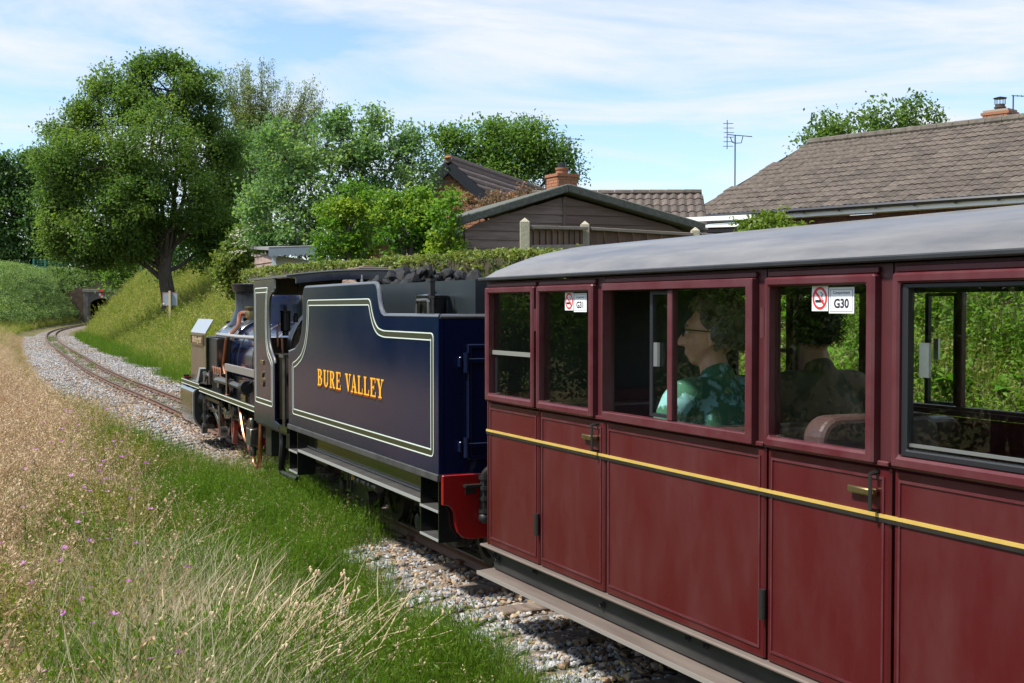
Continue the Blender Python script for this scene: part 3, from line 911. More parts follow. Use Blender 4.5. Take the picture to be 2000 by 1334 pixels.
# bungalow on the right
Bp, Ap = at(1345, 424, 31.3), at(2000, 378, 24.9)
eu = Vector((Ap.x - Bp.x, Ap.y - Bp.y, 0)).normalized()
en = Vector((-eu.y, eu.x, 0))
if en.y < 0: en = -en                       # away from the camera
EZ = 3.70
bung = thing('bungalow', 'brown brick bungalow with long weathered tiled roof and white fascia', 'house')
rise, run = 2.22, 4.40
sv = (en * run + Vector((0, 0, rise))); SLEN = sv.length
O = Vector((Bp.x, Bp.y, EZ)) - eu * 0.30
rows_, gauge_ = 15, SLEN / 15
cols_ = 56
tiled(bung, frame_mat(O, eu, sv), rows_, cols_, 0.30, gauge_, tile_b, 2, 0, u0=lambda r: 1.05 * r / 15.0, seg=4, amp=.024)
# make the 300 tiles that show largest parts of their own: replace that band
j_ = [o for o in bung.children if o.name.startswith('roof_tiles')][0]
bpy.data.objects.remove(j_)
for o in [o for o in bung.children if o.name.startswith('roof_deck')]: pass
cells = [(r, c) for r in range(rows_) for c in range(cols_) if c * .3 >= 1.05 * r / 15 - .12]
Mb = frame_mat(O, eu, sv)
def prio(rc):
    c = Mb @ Vector((rc[1] * .3, rc[0] * gauge_, 0)); x = c.x / c.y
    return c.y + (100 if x > .43 else 0)
cells.sort(key=prio)
tb = tile_shape(.30, gauge_, 2, amp=.024, seg=4)
src = None
for (r, c) in cells[:300]:
    if src is None: src = tb.build('roof_tile', tile_b, bung); o = src
    else: o = share(src, 'roof_tile', bung)
    o.matrix_local = Mb @ Matrix.Translation((c * .3 + random.uniform(-.004, .004), r * gauge_ + random.uniform(-.012, .010), random.uniform(0, .012))) @ Matrix.Rotation(random.uniform(-.025, .025), 4, 'Z')
bv_ = np.array(tb.v); bf_ = np.array(tb.f); rest = cells[300:]
V = np.concatenate([bv_ + np.array([c * .3 + random.uniform(-.004, .004), r * gauge_ + random.uniform(-.012, .010), random.uniform(0, .012)]) for r, c in rest])
Fc = np.concatenate([bf_ + k * len(bv_) for k in range(len(rest))])
o = mesh_obj('roof_tiles', raw_mesh('roof_tiles', V, Fc, tile_b), bung); o.matrix_local = Mb; o['kind'] = 'stuff'
RL = Mb @ Vector((1.05, SLEN, .03)); RR = Mb @ Vector((cols_ * .3, SLEN, .03))
ridge = MB()
k_ = int((RR - RL).length / 0.42)
for q in range(k_):
    a, b_ = RL.lerp(RR, q / k_), RL.lerp(RR, (q + .97) / k_)
    ridge.tube([a, b_], [.125, .12], 8)
ridge.build('ridge_tiles', pm('mossy ridge', (0.07, 0.06, 0.048), .95, 0, (.13, .115, .092), scale=5, bump=.4), bung)['kind'] = 'stuff'
hipb = MB().add([tuple(O + Vector((0, 0, -.02))), tuple(RL), tuple(O + en * run * 2)], [(0, 1, 2)]); hipb.build('hip_slope', tile_b, bung)
back = MB().add([tuple(RL), tuple(RR), tuple(RR + en * run - Vector((0, 0, rise))), tuple(RL + en * run - Vector((0, 0, rise)))], [(0, 1, 2, 3)]); back.build('back_slope', tile_b, bung)
Lb = cols_ * .3
g0 = O - en * .06 + Vector((0, 0, -.035)); g1 = g0 + eu * Lb
MB().tube([g0, g1], .055, 8).build('gutter', black_gut, bung)
gb = None
for q in range(2, int(Lb / .95)):
    c = g0 + eu * (q * .95)
    m_ = MB().box((-.02, -.02, -.08), (.02, .06, -.03))
    if gb is None: gb = m_.build('gutter_bracket', black_gut, bung); o = gb
    else: o = share(gb, 'gutter_bracket', bung)
    o.location = c
f0 = O + en * .03 + Vector((0, 0, -.115))
MB().beam(f0, f0 + eu * Lb, .025, .14).build('fascia', white_upvc, bung)
MB().beam(f0 + en * .17 + Vector((0, 0, -.065)), f0 + en * .17 + eu * Lb + Vector((0, 0, -.065)), .34, .012).build('soffit', white_upvc, bung)
wz = EZ - .195
Mw = frame_mat(O + en * .36 + eu * .35 + Vector((0, 0, wz - .075 * 20 - EZ)), eu, (0, 0, 1))
MB().box((0, 0, -.2), (Lb - .4, 1.495, -.012)).build('wall', mortar_d, bung).matrix_local = Mw
bricks(bung, Mw @ Matrix.Translation((2.2, .075 * 12, 0)), 8, 8.5, brick_b, mortar_d, 290)
MB().box((0, -2.5, -.2), (Lb - .4, -.001, -.014)).build('lower_wall', brick_b, bung).matrix_local = Mw
cons = at(1385, 441, 27.5)
for q, (dz, h_) in enumerate(((0.0, .10), (-.17, .06), (-.28, .07))):
    MB().beam(at(1330, 430, 28.6) + Vector((0, 0, dz)), at(1470, 424, 26.0) + Vector((0, 0, dz)), .10 if q != 1 else .03, h_).build('conservatory_rail', white_upvc if q < 2 else black_gut, bung)
ch_ = at(1937, 240, 29.0)
cm = frame_mat((ch_.x - .33 + .95, ch_.y + 2.3, 5.86), eu, (0, 0, 1))
stk = MB().box((0, 0, -.55), (.66, .58, -.01)).build('chimney', mortar_l, bung); stk.matrix_local = cm
bricks(stk, Matrix.Translation((0, 0, 0)), 7, .66, brick_o, mortar_l, 0)
MB().box((-.04, .45, -.59), (.70, .52, .03)).build('brick_band', brick_o, stk)
pot = MB().lathe([(.13, 0), (.13, .06), (.15, .065), (.15, .09), (.12, .10), (.12, .16)], (.33, .58, -.28), (0, 1, 0), 14).build('chimney_cowl', pm('sooty terracotta', (.05, .04, .035), .7), stk)
cg = MB()
for q in range(10):
    t = 2 * math.pi * q / 10
    cg.cyl((.33 + .13 * math.cos(t), .73, -.28 + .13 * math.sin(t)), (.33 + .13 * math.cos(t), .88, -.28 + .13 * math.sin(t)), .006, 5)
cg.lathe([(.16, 0), (.17, .02), (.02, .06)], (.33, .88, -.28), (0, 1, 0), 14)
cg.build('cowl_cage', black_gut, stk)

# brick gable house behind the bushes
h2 = thing('gable_house', 'orange brick house gable with dark bargeboard and grey tiled roof', 'house')
rd = Vector((.298, .955, 0)).normalized(); gd = Vector((rd.y, -rd.x, 0))      # ridge direction, right along the gable
AX = at(880, 318, 28.0)
half, drop = 2.9, 2.55
Mg = frame_mat((AX.x, AX.y, AX.z - drop - 2.0), gd, (0, 0, 1))
MB().prism([(-half + .25, 0), (half - .25, 0), (half - .25, 2.0), (0, 2.0 + drop - .24), (-half + .25, 2.0)], 2, -.25, -.012).build('wall', mortar_l, h2).matrix_local = Mg
bricks(h2, Mg @ Matrix.Translation((-half + .25, 1.3, 0)), 43, 2 * half - .5, brick_o, mortar_l, 0,
       clip=lambda x, y: y + 1.3 < 2.0 + (drop - .30) * (1 - abs(x - half + .25) / (half - .2)))
sl = Vector((gd.x * half, gd.y * half, -drop))
for s_ in (1, -1):
    dv = Vector((gd.x * half * s_, gd.y * half * s_, -drop))
    Lr = dv.length
    # frame: x along the eave away from us (mirrored on the far slope), y up the slope
    if s_ > 0:
        M_ = frame_mat(AX + dv - rd * .14 + Vector((0, 0, .05)), rd, -dv)
        tiled(h2, M_, 13, 30, .30, Lr / 13, tile_g, 2, 0, seg=4, amp=.024)
    else:
        M_ = frame_mat(AX + dv + rd * 8.86 + Vector((0, 0, .05)), -rd, -dv)
        MB().box((0, 0, -.03), (9, Lr, .02)).build('back_slope', tile_g, h2).matrix_local = M_
    MB().beam(AX - rd * .12 + Vector((0, 0, -.10)), AX + dv - rd * .12 + Vector((0, 0, -.10)), .04, .24, up=(0, 0, 1)).build('bargeboard', pm('navy black bargeboard', (.012, .015, .022), .4), h2)
MB().tube([AX - rd * .16 + Vector((0, 0, .07)), AX + rd * 8.9 + Vector((0, 0, .07))], .10, 8).build('ridge', tile_g, h2)
MB().ell(AX - rd * .14 + Vector((0, 0, .09)), (.09, .07, .035), 8, 5).build('lichen_patch', pm('orange lichen', (.34, .16, .03), .95), h2)

# low roof behind the shed with the brick chimney
h3 = thing('pantile_house', 'low house roof of dark pantiles behind the brown shed', 'house')
RRp = at(1370, 379, 30.0); d3 = Vector((1, -.06, 0)).normalized(); n3 = Vector((-d3.y, d3.x, 0))
s3 = (n3 * 2.2 + Vector((0, 0, 1.45))); L3 = s3.length
O3 = Vector(RRp) - s3 - d3 * (21 * .205)
M3 = frame_mat(O3, d3, s3)
tiled(h3, M3, 8, 21, .205, L3 / 8, tile_d, 1, 168, seg=5, amp=.045)
rt = None
for q in range(10):
    a = M3 @ Vector((q * .43, L3, .03)); b_ = M3 @ Vector((q * .43 + .42, L3, .03))
    MB().tube([a, b_], [.085, .08], 8).build('ridge_tile', tile_d, h3)
for o in [o for o in h3.children if o.name.startswith('roof_deck')]: pass
e3 = M3 @ Vector((21 * .205 + .02, L3, 0))
MB().add([tuple(M3 @ Vector((21 * .205, 0, 0))), tuple(e3), tuple(e3 + n3 * 2.2 - Vector((0, 0, 1.45))), tuple(e3 + n3 * 2.2 - Vector((0, 0, 3.4))), tuple(M3 @ Vector((21 * .205, 0, 0)) - Vector((0, 0, 2)))], [(0, 1, 2, 3, 4)]).build('end_wall', brick_b, h3)
MB().add([tuple(M3 @ Vector((0, .2, -.1))), tuple(M3 @ Vector((21 * .205, .2, -.1))), tuple(M3 @ Vector((21 * .205, .2, -.1)) - Vector((0, 0, 2.2))), tuple(M3 @ Vector((0, .2, -.1)) - Vector((0, 0, 2.2)))], [(0, 1, 2, 3)]).build('wall', brick_b, h3)
c3 = at(1097, 356, 29.0)
ck3 = MB().box((-.26, -.26, -1.2), (.26, .26, .16)).build('chimney', mortar_l, h3, loc=(c3.x, c3.y, c3.z))
ck3.rotation_euler = (0, 0, .5)
for a_ in range(4):
    Mq = Matrix.Rotation(a_ * math.pi / 2, 4, 'Z') @ Matrix(((1, 0, 0, -.26), (0, 0, -1, -.262), (0, 1, 0, -.58), (0, 0, 0, 1)))
    bricks(ck3, Mq, 9, .52, brick_o, mortar_l, 0)
MB().box((-.30, -.30, .10), (.30, .30, .17)).build('brick_band', brick_o, ck3)
MB().lathe([(.15, 0), (.14, .10), (.16, .11), (.16, .16)], (0, 0, .17), seg=12).build('chimney_pot', brick_o, ck3)
MB().lathe([(.10, 0), (.10, .12)], (0, 0, .33), seg=12).build('flue', black_gut, ck3)

# ------------------------------------------------------------------ aerials
aer = pm('aerial metal', (0.06, 0.065, 0.075), 0.5, 0.5)
def aerial(name, label, p, h, boom, left, elems, el, tail=0.3):
    t = thing(name, label, 'aerial', p, 0, 'television aerials on the roofs')
    MB().cyl((0, 0, 0), (0, 0, h), .018, 8).build('mast', aer, t)
    b_ = Vector(boom); c = Vector((0, 0, h))
    MB().cyl(c - b_ * tail, c + b_ * (1 - tail), .012, 6).build('boom', aer, t)
    e = MB(); sdv = Vector((-b_.y, b_.x, 0)).normalized()
    for q in range(elems):
        cc = c - b_ * tail + b_ * ((q + .5) / elems); e.cyl(cc - sdv * el / 2, cc + sdv * el / 2, .007, 5)
    e.build('elements', aer, t)
    if left:
        r_ = MB(); ec = c - b_ * tail
        for q in range(6):
            z_ = -.32 + q * .125; xo = -.05 + .12 * abs(z_ + 0.0) * .6
            r_.cyl(ec + Vector((-.16 - xo, 0, z_)), ec + Vector((.12 - xo, 0, z_)), .009, 5)
        r_.cyl(ec + Vector((-.02, 0, -.4)), ec + Vector((-.02, 0, .4)), .012, 5)
        r_.build('reflector', aer, t)
        MB().tube([c - b_ * .2 + Vector((0, 0, -.06)), c - b_ * .12 + Vector((0, 0, -.2)), c + Vector((0, 0, -.22)), c + b_ * .25 + Vector((0, 0, -.2)), c + b_ * .32 + Vector((0, 0, -.02))], .012, 6).build('bracket', aer, t)
    return t
q = at(1434, 380, 33.5); aerial('television_aerial', 'tall yagi aerial with wide grid reflector left of the bungalow roof', q, 1.63, (.72, .25, -.02), True, 9, .10)
q = at(1974, 240, 29.6); aerial('television_aerial', 'short mast aerial beside the capped chimney at the photo edge', q, .64, (.75, -.35, -.1), False, 9, .25, tail=.05)
q = at(1066, 380, 29.5); aerial('television_aerial', 'small T shaped aerial just left of the brick chimney', q, .33, (.25, .05, 0), False, 2, .12)
q = at(1109, 300, 52); aerial('television_aerial', 'thin aerial poking out beside the crown of the dark oak', q, .62, (.9, .2, -.05), False, 6, .3, tail=.2)

# ------------------------------------------------------------------ lineside sign (seen from the back)
sgx, sgy = at(332, 600, 40.5).x, 40.5
sz = float(ground_z([sgx], [sgy])[0])
sgn_ = thing('lineside_sign', 'pale wooden post with two grey sign backs standing on the green bank', 'sign', (sgx, sgy, sz))
zt = at(332, 568, 40.5).z - sz
pole_m = pm('pale timber', (0.46, 0.38, 0.22), .7, 0, (.54, .46, .29), scale=6, stretch=(3, 3, .4))
sign_back = pm('grey sign back', (0.24, 0.28, 0.32), 0.5, 0, (0.28, .32, .36), scale=4)
MB().box((-.035, -.03, -.3), (.035, .03, zt)).build('post', pole_m, sgn_)
rust_e = pm('rusty edge', (.22, .10, .05), .8)
for a, b_ in ((-.25, -.045), (.045, .245)):
    bd = MB().box((a, .034, zt - .49), (b_, .05, zt - .055)).build('sign_board', sign_back, sgn_)
    MB().ring((a - .012, zt - .502, b_ + .012, zt - .043), (a + .002, zt - .488, b_ - .002, zt - .057), 1, .028, .056).build('board_edge', rust_e, bd)
MB().box((-.245, .0275, zt - .46), (-.19, .0335, zt - .41)).build('sticker', white_upvc, sgn_)
# ------------------------------------------------------------------ maroon coach
HW = 0.64
CL = 7.2
coach = thing('railway_coach', 'maroon narrow gauge passenger coach with grey roof and yellow waist line', 'train carriage', (0.467, 5.541, 0), R(90) + A1)
ZB, ZW, ZT, ZG = 0.292, 0.918, 1.440, 1.447
# sections along the side: kind, start, end, glass start, glass end
SEC = [('panel', 0.012, 0.498, 0.062, 0.466), ('door', 0.503, 1.018, 0.538, 0.935), ('wide', 1.024, 1.948, 1.045, 1.880),
       ('door', 1.954, 2.458, 1.988, 2.385), ('big', 2.464, 3.44, 2.505, 3.36), ('door', 3.446, 3.96, 3.48, 3.88),
       ('wide', 3.966, 4.89, 3.99, 4.82), ('door', 4.896, 5.40, 4.93, 5.33), ('big', 5.406, 6.38, 5.45, 6.30), ('panel', 6.386, 7.188, 6.43, 7.14)]
GZ0, GZ1 = 0.955, 1.388
gasket = pm('black window rubber', (0.012, 0.013, 0.016), .45)
def side(sg):
    """sg=+1 near side, -1 far side"""
    Y = lambda y: sg * y
    for kind, a, b, g0_, g1_ in SEC:
        own = kind == 'door'
        nm = 'door' if own else 'side_panel'
        m = MB().box((-a - .003, Y(HW - .028), ZB), (-b + .003, Y(HW), ZW))
        p = m.build(nm, maroon, coach, bevel=.006)
        # raised beading round the lower panel and the waist rail
        if sg > 0:
            w_ = b - a
            bd = MB().ring((-b + .022, ZB + .03, -a - .022, ZW - .025), (-b + .029, ZB + .037, -a - .029, ZW - .032), 1, HW - .001, HW + .0035)
            bd.build('beading', maroon_frame, p)
        MB().box((-a - .004, Y(HW - .02), ZW + .003), (-b + .004, Y(HW + .010), ZW + .017)).build('waist_rail', maroon_frame, p, bevel=.003)
        # upper posts and cantrail
        t = MB()
        t.box((-a, Y(HW - .03), ZW + .0175), (-g0_ + .012, Y(HW), ZT)); t.box((-g1_ - .012, Y(HW - .03), ZW + .0175), (-b, Y(HW), ZT))
        t.box((-g0_ + .0119, Y(HW - .03), GZ1 + .012), (-g1_ - .0119, Y(HW), ZT)); t.box((-g0_ + .0119, Y(HW - .03), ZW + .0175), (-g1_ - .0119, Y(HW), GZ0 - .012))
        t.build('window_surround', maroon_in, p)
        # proud window frame
        oa, ob = max(a + .016, g0_ - .034), min(b - .006, g1_ + .032)
        fr = MB().ring((-ob, GZ0 - .030, -oa, GZ1 + .026), (-g1_, GZ0, -g0_, GZ1), 1, Y(HW - .012), Y(HW + .027))
        fo = fr.build('window_frame', maroon_frame, p, bevel=.006)
        MB().box((-oa, Y(HW + .001), GZ1 + .0275), (-ob, Y(HW + .014), GZ1 + .045)).build('drip_rail', maroon_frame, p, bevel=.003)
        if kind == 'big':
            MB().ring((-g1_, GZ0 + .0005, -g0_, GZ1 - .0005), (-g1_ + .016, GZ0 + .018, -g0_ - .020, GZ1 - .013), 1, Y(HW - .010), Y(HW + .016)).build('gasket', gasket, p, bevel=.003)
            MB().box((-g1_ + .02, Y(HW - .001), GZ0 + .026), (-g0_ - .02, Y(HW + .006), GZ0 + .034)).build('sill_bar', alu, p)
        if kind == 'wide':
            mid_ = g0_ + .415
            MB().box((-mid_ - .014, Y(HW - .010), GZ0 + .0005), (-mid_ + .014, Y(HW + .016), GZ1 - .0005)).build('mullion', maroon_frame, p, bevel=.003)
            sash = MB().ring((-mid_ + .010, GZ0 + .004, -mid_ + .155, GZ1 - .004), (-mid_ + .012, GZ0 + .016, -mid_ + .137, GZ1 - .016), 1, Y(HW - .024), Y(HW - .008)).build('sliding_sash', gasket, p)
            MB().box((-mid_ + .014, Y(HW - .017), GZ0 + .016), (-mid_ + .137, Y(HW - .0135), GZ1 - .016)).build('pane', glass, sash if False else p)
            MB().box((-g1_, Y(HW + .001), GZ0), (-mid_ - .0145, Y(HW + .0045), GZ1)).build('pane', glass, p)
            MB().box((-mid_ + .098, Y(HW - .012), GZ0 + .175), (-mid_ + .122, Y(HW - .002), GZ0 + .255)).build('finger_grip', alu, p)
        elif kind == 'panel' and a < 1:
            # half-open droplight: pane and a pale bar across
            MB().box((-g1_, Y(HW - .006), GZ0), (-g0_, Y(HW - .0025), GZ1)).build('pane', glass, p)
            MB().box((-g1_, Y(HW - .002), GZ0 + .172), (-g0_, Y(HW + .004), GZ0 + .190)).build('pane_bar', pm('dull grey bar', (.16, .17, .15), .6) if 'dull grey bar' not in MATS else MATS['dull grey bar'], p)
            MB().box((-g0_ - .03, Y(HW - .016), GZ0), (-g0_, Y(HW - .0065), GZ0 + .171)).build('sash_edge', gasket, p)
        else:
            MB().box((-g1_ + (.0205 if kind == 'big' else 0), Y(HW - .004), GZ0 + .001), (-g0_ - (.0205 if kind == 'big' else 0), Y(HW), GZ1 - .001)).build('pane', glass, p)
        if kind == 'big':
            for c in (g0_ + .055, g1_ - .45):
                MB().box((-c - .016, Y(HW - .014), GZ0 + .20), (-c + .016, Y(HW - .006), GZ0 + .285)).build('finger_grip', alu, p)
        if sg > 0:
            sc_ = MB()
            for q in range(max(3, int((b - a) / .12))):
                sc_.lathe([(.0045, 0), (.0035, .002)], (-a - .04 - q * .12, HW + .0005, GZ1 + .0475 if False else ZT - .012), (0, 1, 0), 6)
                sc_.lathe([(.0045, 0), (.0035, .002)], (-a - .05 - q * .12, HW + .0005, ZW + .0215), (0, 1, 0), 6)
            sc_.build('screws', black_sat, p)['kind'] = 'stuff'
        if own and sg > 0:
            # hinges on the left edge, lever handle on a black bow at the right
            for z in (.415, 1.235) if a < 1 else (.415, 1.24):
                MB().cyl((-a + .003, HW + .012, z), (-a + .003, HW + .012, z + .088), .011, 10).build('hinge', black_sat if z < 1 else maroon_frame, p)
            hx = -(b - .058)
            pl = MB()
            pl.tube([(hx - .012, HW + .001, .905), (hx - .012, HW + .028, .900), (hx - .012, HW + .028, .808), (hx - .012, HW + .001, .803)], .006, 6)
            pl.build('handle_guard', black_sat, p)
            hd = MB().box((hx - .006, HW + .010, .840), (hx + .088, HW + .018, .860))
            hd.cyl((hx - .002, HW, .850), (hx - .002, HW + .022, .850), .011, 10)
            hd.build('handle', brass, p, bevel=.004)
        if own and sg > 0 and a < 2.5:
            num = 'G31' if a < 1 else 'G30'
            c0 = g0_ + (.180 if a < 1 else .162)
            s1 = MB().box((-c0 - .066, HW + .0005, GZ1 - .070), (-c0, HW + .0018, GZ1 - .001)).build('no_smoking_sticker', white_paper, p)
            cx_, cz_ = -c0 - .033, GZ1 - .035
            r_ = MB().lathe([(.029, 0), (.029, .0006), (.022, .0006), (.022, 0)], (cx_, HW + .0020, cz_), (0, 1, 0), 24, smooth=False)
            # ring only: rebuild as loop so the middle stays white
            r_ = MB(); A_ = [(cx_ + .030 * math.cos(t), cz_ + .031 * math.sin(t)) for t in np.linspace(0, 2 * math.pi, 25)[:-1]]; B_ = [(cx_ + .023 * math.cos(t), cz_ + .024 * math.sin(t)) for t in np.linspace(0, 2 * math.pi, 25)[:-1]]
            r_.loopring(A_, B_, 1, HW + .0019, HW + .0026)
            r_.beam((cx_ + .018, HW + .0024, cz_ + .018), (cx_ - .018, HW + .0024, cz_ - .018), .001, .006, up=(1, 0, 1))
            r_.build('red_circle', sign_red, p)
            k_ = MB(); k_.box((cx_ - .006, HW + .0028, cz_ - .011), (cx_ + .018, HW + .0031, cz_ - .004)); k_.build('cigarette', ink, p)
            MB().box((cx_ - .016, HW + .0028, cz_ - .011), (cx_ - .0065, HW + .0031, cz_ - .004)).build('cigarette_tip', sign_red, p)
            sm_ = MB().tube([(cx_ - .012, HW + .003, cz_ - .002), (cx_ - .006, HW + .003, cz_ + .006), (cx_ - .013, HW + .003, cz_ + .011), (cx_ - .004, HW + .003, cz_ + .016)], .0012, 4); sm_.build('smoke_line', ink, p)
            b0 = c0 + .070
            cw = .098
            MB().box((-b0 - cw, HW + .0005, GZ1 - .076), (-b0, HW + .0018, GZ1 - .006)).build('compartment_label', white_paper, p)
            text_obj('label_word', 'Compartment', .0115, ink, p, face_left(-b0 - cw / 2, HW + .0020, GZ1 - .024), .0002)
            text_obj('label_number', num, .034, ink, p, face_left(-b0 - cw / 2, HW + .0020, GZ1 - .061), .0002, bold=.0012)
            fr_ = MB().ring((-b0 - cw + .005, GZ1 - .0715, -b0 - .005, GZ1 - .0115), (-b0 - cw + .006, GZ1 - .0705, -b0 - .006, GZ1 - .0125), 1, HW + .0018, HW + .0023); fr_.build('label_border', ink, p)
side(1); side(-1)
# waist line
for sg in (1,):
    MB().box((0, HW + .0005, .7880), (-CL, HW + .0052, .7975)).build('yellow_waist_line', yellow_line, coach)
    MB().box((0, HW + .0005, .777), (-CL, HW + .0048, .7871)).build('black_waist_line', black_sat, coach)
# ends, floor, ceiling
for x in (-.001, -CL):
    e = MB().box((x, -HW + .03, ZB), (x - .03, HW - .03, ZT)).build('end_wall', maroon, coach)
MB().box((-.012, HW - .05, ZB), (.0, HW - .0005, ZT)).build('corner_post', maroon, coach)
MB().box((-.033, -HW + .031, .96), (-.045, HW - .031, ZT - .02)).build('end_lining', black_in, coach)
MB().box((-.033, -HW + .031, .40), (-.045, HW - .031, .959)).build('end_dado', maroon_in, coach)
MB().box((-.05, -HW + .032, .30), (-CL + .05, HW - .032, .40)).build('floor', black_in, coach)
MB().box((-.05, -HW + .032, 1.415), (-CL + .05, HW - .032, 1.43)).build('ceiling', ceil_in, coach)
for sg in (1, -1):
    MB().box((-.05, sg * (HW - .034), 1.385), (-CL + .05, sg * (HW - .075), 1.414)).build('ceiling_rail', black_in, coach)
# roof: arched shell with rounded front end
pr = []
for t in np.linspace(-1, 1, 33):
    a = abs(t)
    y = t * (HW + .028)
    z = ZG + .012 + .150 * (1 - a ** 2.0) ** .5 * .42 + .150 * (1 - a ** 2.6) * .58
    pr.append((y, z))
pr = np.array(pr)
xs = [.020, .018, .012, .002, -.012, -.03, -.06, -.10, -.15, -.22, -.36, -.6] + list(np.arange(-1, -CL, -.6)) + [-CL + .4, -CL + .15, -CL + .03, -CL - .02]
V = []; Fq = []
for x in xs:
    dd = min(.020 - x, x + CL + .02)
    k_ = (1 - (1 - min(dd / .24, 1)) ** 2.2) ** .5
    for (y, z) in pr: V.append((x, y * (0.955 + .045 * min(1, k_ * 1.3)), ZG + .012 + (z - ZG - .012) * max(k_, 0.02)))
n = len(pr)
for a in range(len(xs) - 1):
    for b in range(n - 1): Fq.append((a * n + b, a * n + b + 1, (a + 1) * n + b + 1, (a + 1) * n + b))
rf = MB().add(V, Fq, True)
rf.build('roof', roof_grey, coach, sharp=60)
seam = MB()
for (yy, zz) in ((.36, None),):
    zz = float(np.interp(yy, pr[:, 0], pr[:, 1]))
    seam.tube([(-1.4, yy, zz - .002), (-CL + .6, yy, zz - .002)], .006, 6)
seam.build('roof_seam', roof_grey, coach)
MB().prism([(-.02, ZG + .01), (.02, ZG + .01), (.03, ZG + .04), (.018, ZG + .066), (-.018, ZG + .066), (-.03, ZG + .04)], 0, -.30, -.29).build('roof_vent_mark', gutter_blk, coach) if False else None
vm = None if True else MB().ell((-.232, HW - .006, ZG + .036), (.040, .014, .028), 14, 8).build('roof_ventilator', pm('dark grey ventilator', (.07, .07, .075), .6), coach)
for sg in (1, -1):
    MB().box((.026, sg * (HW - .01), ZG - .004), (-CL - .02, sg * (HW + .034), ZG + .012)).build('gutter', gutter_blk, coach, bevel=.004)
MB().box((.026, -HW + .009, ZG - .004), (-.03, HW - .0105, ZG + .012)).build('end_gutter', gutter_blk, coach)
# underframe
for sg in (1, -1):
    MB().box((.035, sg * (HW - .05), ZB - .014), (-CL, sg * (HW + .022), ZB - .002)).build('sill_board', tan_board, coach, bevel=.004)
    so_ = MB().box((-.012, sg * (HW - .075), .183), (-CL, sg * (HW - .025), ZB - .015)).build('solebar', sole_blk, coach, bevel=.004)
    if sg > 0:
        bl_ = None
        for x in (-.03, -.07, -.42, -.97, -1.52, -1.62, -2.1, -2.65):
            m_ = MB().lathe([(.013, 0), (.013, .008), (.007, .009), (.007, .018)], (0, 0, 0), (0, 1, 0), 6, smooth=False)
            if bl_ is None: bl_ = m_.build('bolt', sole_blk, so_); o = bl_
            else: o = share(bl_, 'bolt', so_)
            o.location = (x, HW - .026, .245 if x > -.06 else random.choice((.235, .25)))
    fb = MB().prism([(HW - .085, .168), (HW + .036, .160), (HW + .039, .174), (HW - .083, .182)] if sg > 0 else [(-HW + .085, .168), (-HW + .083, .182), (-HW - .039, .174), (-HW - .036, .160)], 0, -CL, .02)
    fb.build('footboard', tan_board, coach, bevel=.003)
    MB().box((.02, sg * (HW + .0395), .159), (-CL, sg * (HW + .0425), .175)).build('footboard_edge', pm('worn edge', (.30, .27, .25), .5, .3) if 'worn edge' not in MATS else MATS['worn edge'], coach)
MB().box((-.2, -.3, .10), (-CL + .2, .3, .291)).build('underframe', black_sat, coach)
for x in (-.75, -1.45, -5.4, -6.1):
    ws = MB()
    for sg in (1, -1):
        ws.lathe([(.16, 0), (.16, .012), (.145, .014), (.145, .055), (.11, .055), (.10, .045), (.03, .045), (.03, .06)], (x, sg * .175, .145), (0, sg, 0), 22)
    ws.cyl((x, -.2, .145), (x, .2, .145), .03, 10)
    ws.build('wheelset', steel_dk, coach)
for x in (-.75, -5.4):
    for sg in (1, -1):
        MB().box((x + .2, sg * .26, .10), (x - .9, sg * .30, .19)).build('bogie_frame', black_sat, coach)
        MB().box((x + .08, sg * .301, .06), (x - .08, sg * .34, .15)).build('axle_box', black_sat, coach)
hose = MB().tube([(.0, .12, .55), (.10, .12, .56), (.17, .14, .52), (.20, .16, .44), (.17, .18, .38)], .028, 10).build('brake_hose', rubber, coach)

# seats: tan-maroon moulded benches with rounded backs
seat_m = pm('dull maroon seat vinyl', (0.07, 0.035, 0.036), 0.35, 0, (0.10, 0.055, 0.055), scale=8)
def bench(x, y0, y1, face, label, zt=.95):
    """backrest plane at local x, seat towards face*x"""
    t = thing('bench_seat', label, 'seat', group='seats inside the coach')
    t.parent = coach
    b_ = MB()
    n_ = 9
    prof = [(y0, .46), (y1, .46), (y1, zt)] + [(y1 - .07 + .07 * math.cos(a), zt + .07 * math.sin(a)) for a in np.linspace(.2, 1.5, 6)] + [(y0 + .07 - .07 * math.cos(a), zt + .07 * math.sin(a)) for a in np.linspace(1.5, .2, 6)] + [(y0, zt)]
    b_.prism(prof, 0, x - .045, x + .045)
    b_.build('backrest', seat_m, t, bevel=.02, seg=3)
    MB().box((x + face * .046, y0, .41), (x + face * .46, y1, .49)).build('seat_cushion', seat_m, t, bevel=.02, seg=2)
    MB().box((x + face * .05, y0 + .03, .401), (x + face * .42, y1 - .03, .409)).build('seat_base', black_in, t)
    return t
bs = []
bs.append(bench(-1.48, -.60, .57, 1, 'dark maroon bench seat with its back close behind the two passengers', .86))
bs.append(bench(-2.10, .15, .60, -1, 'maroon moulded seat back with pale rounded top seen through the right windows'))
bs.append(bench(-.09, -.60, .57, -1, 'dark red bench against the front end wall of the coach', .84))
for t in bs:
    # keep them things of their own (they stand in the coach)
    M_ = Matrix.Translation((0.467, 5.541, 0)) @ Matrix.Rotation(R(90) + A1, 4, 'Z')
    t.parent = None; t.matrix_world = M_; t.location = (0.467, 5.541, 0); t.rotation_euler = (0, 0, R(90) + A1)
MB().box((-2.6, -HW + .035, .405), (-3.5, -HW + .17, .86)).build('side_locker', pm('dark grey moulding', (.035, .035, .036), .5), coach)
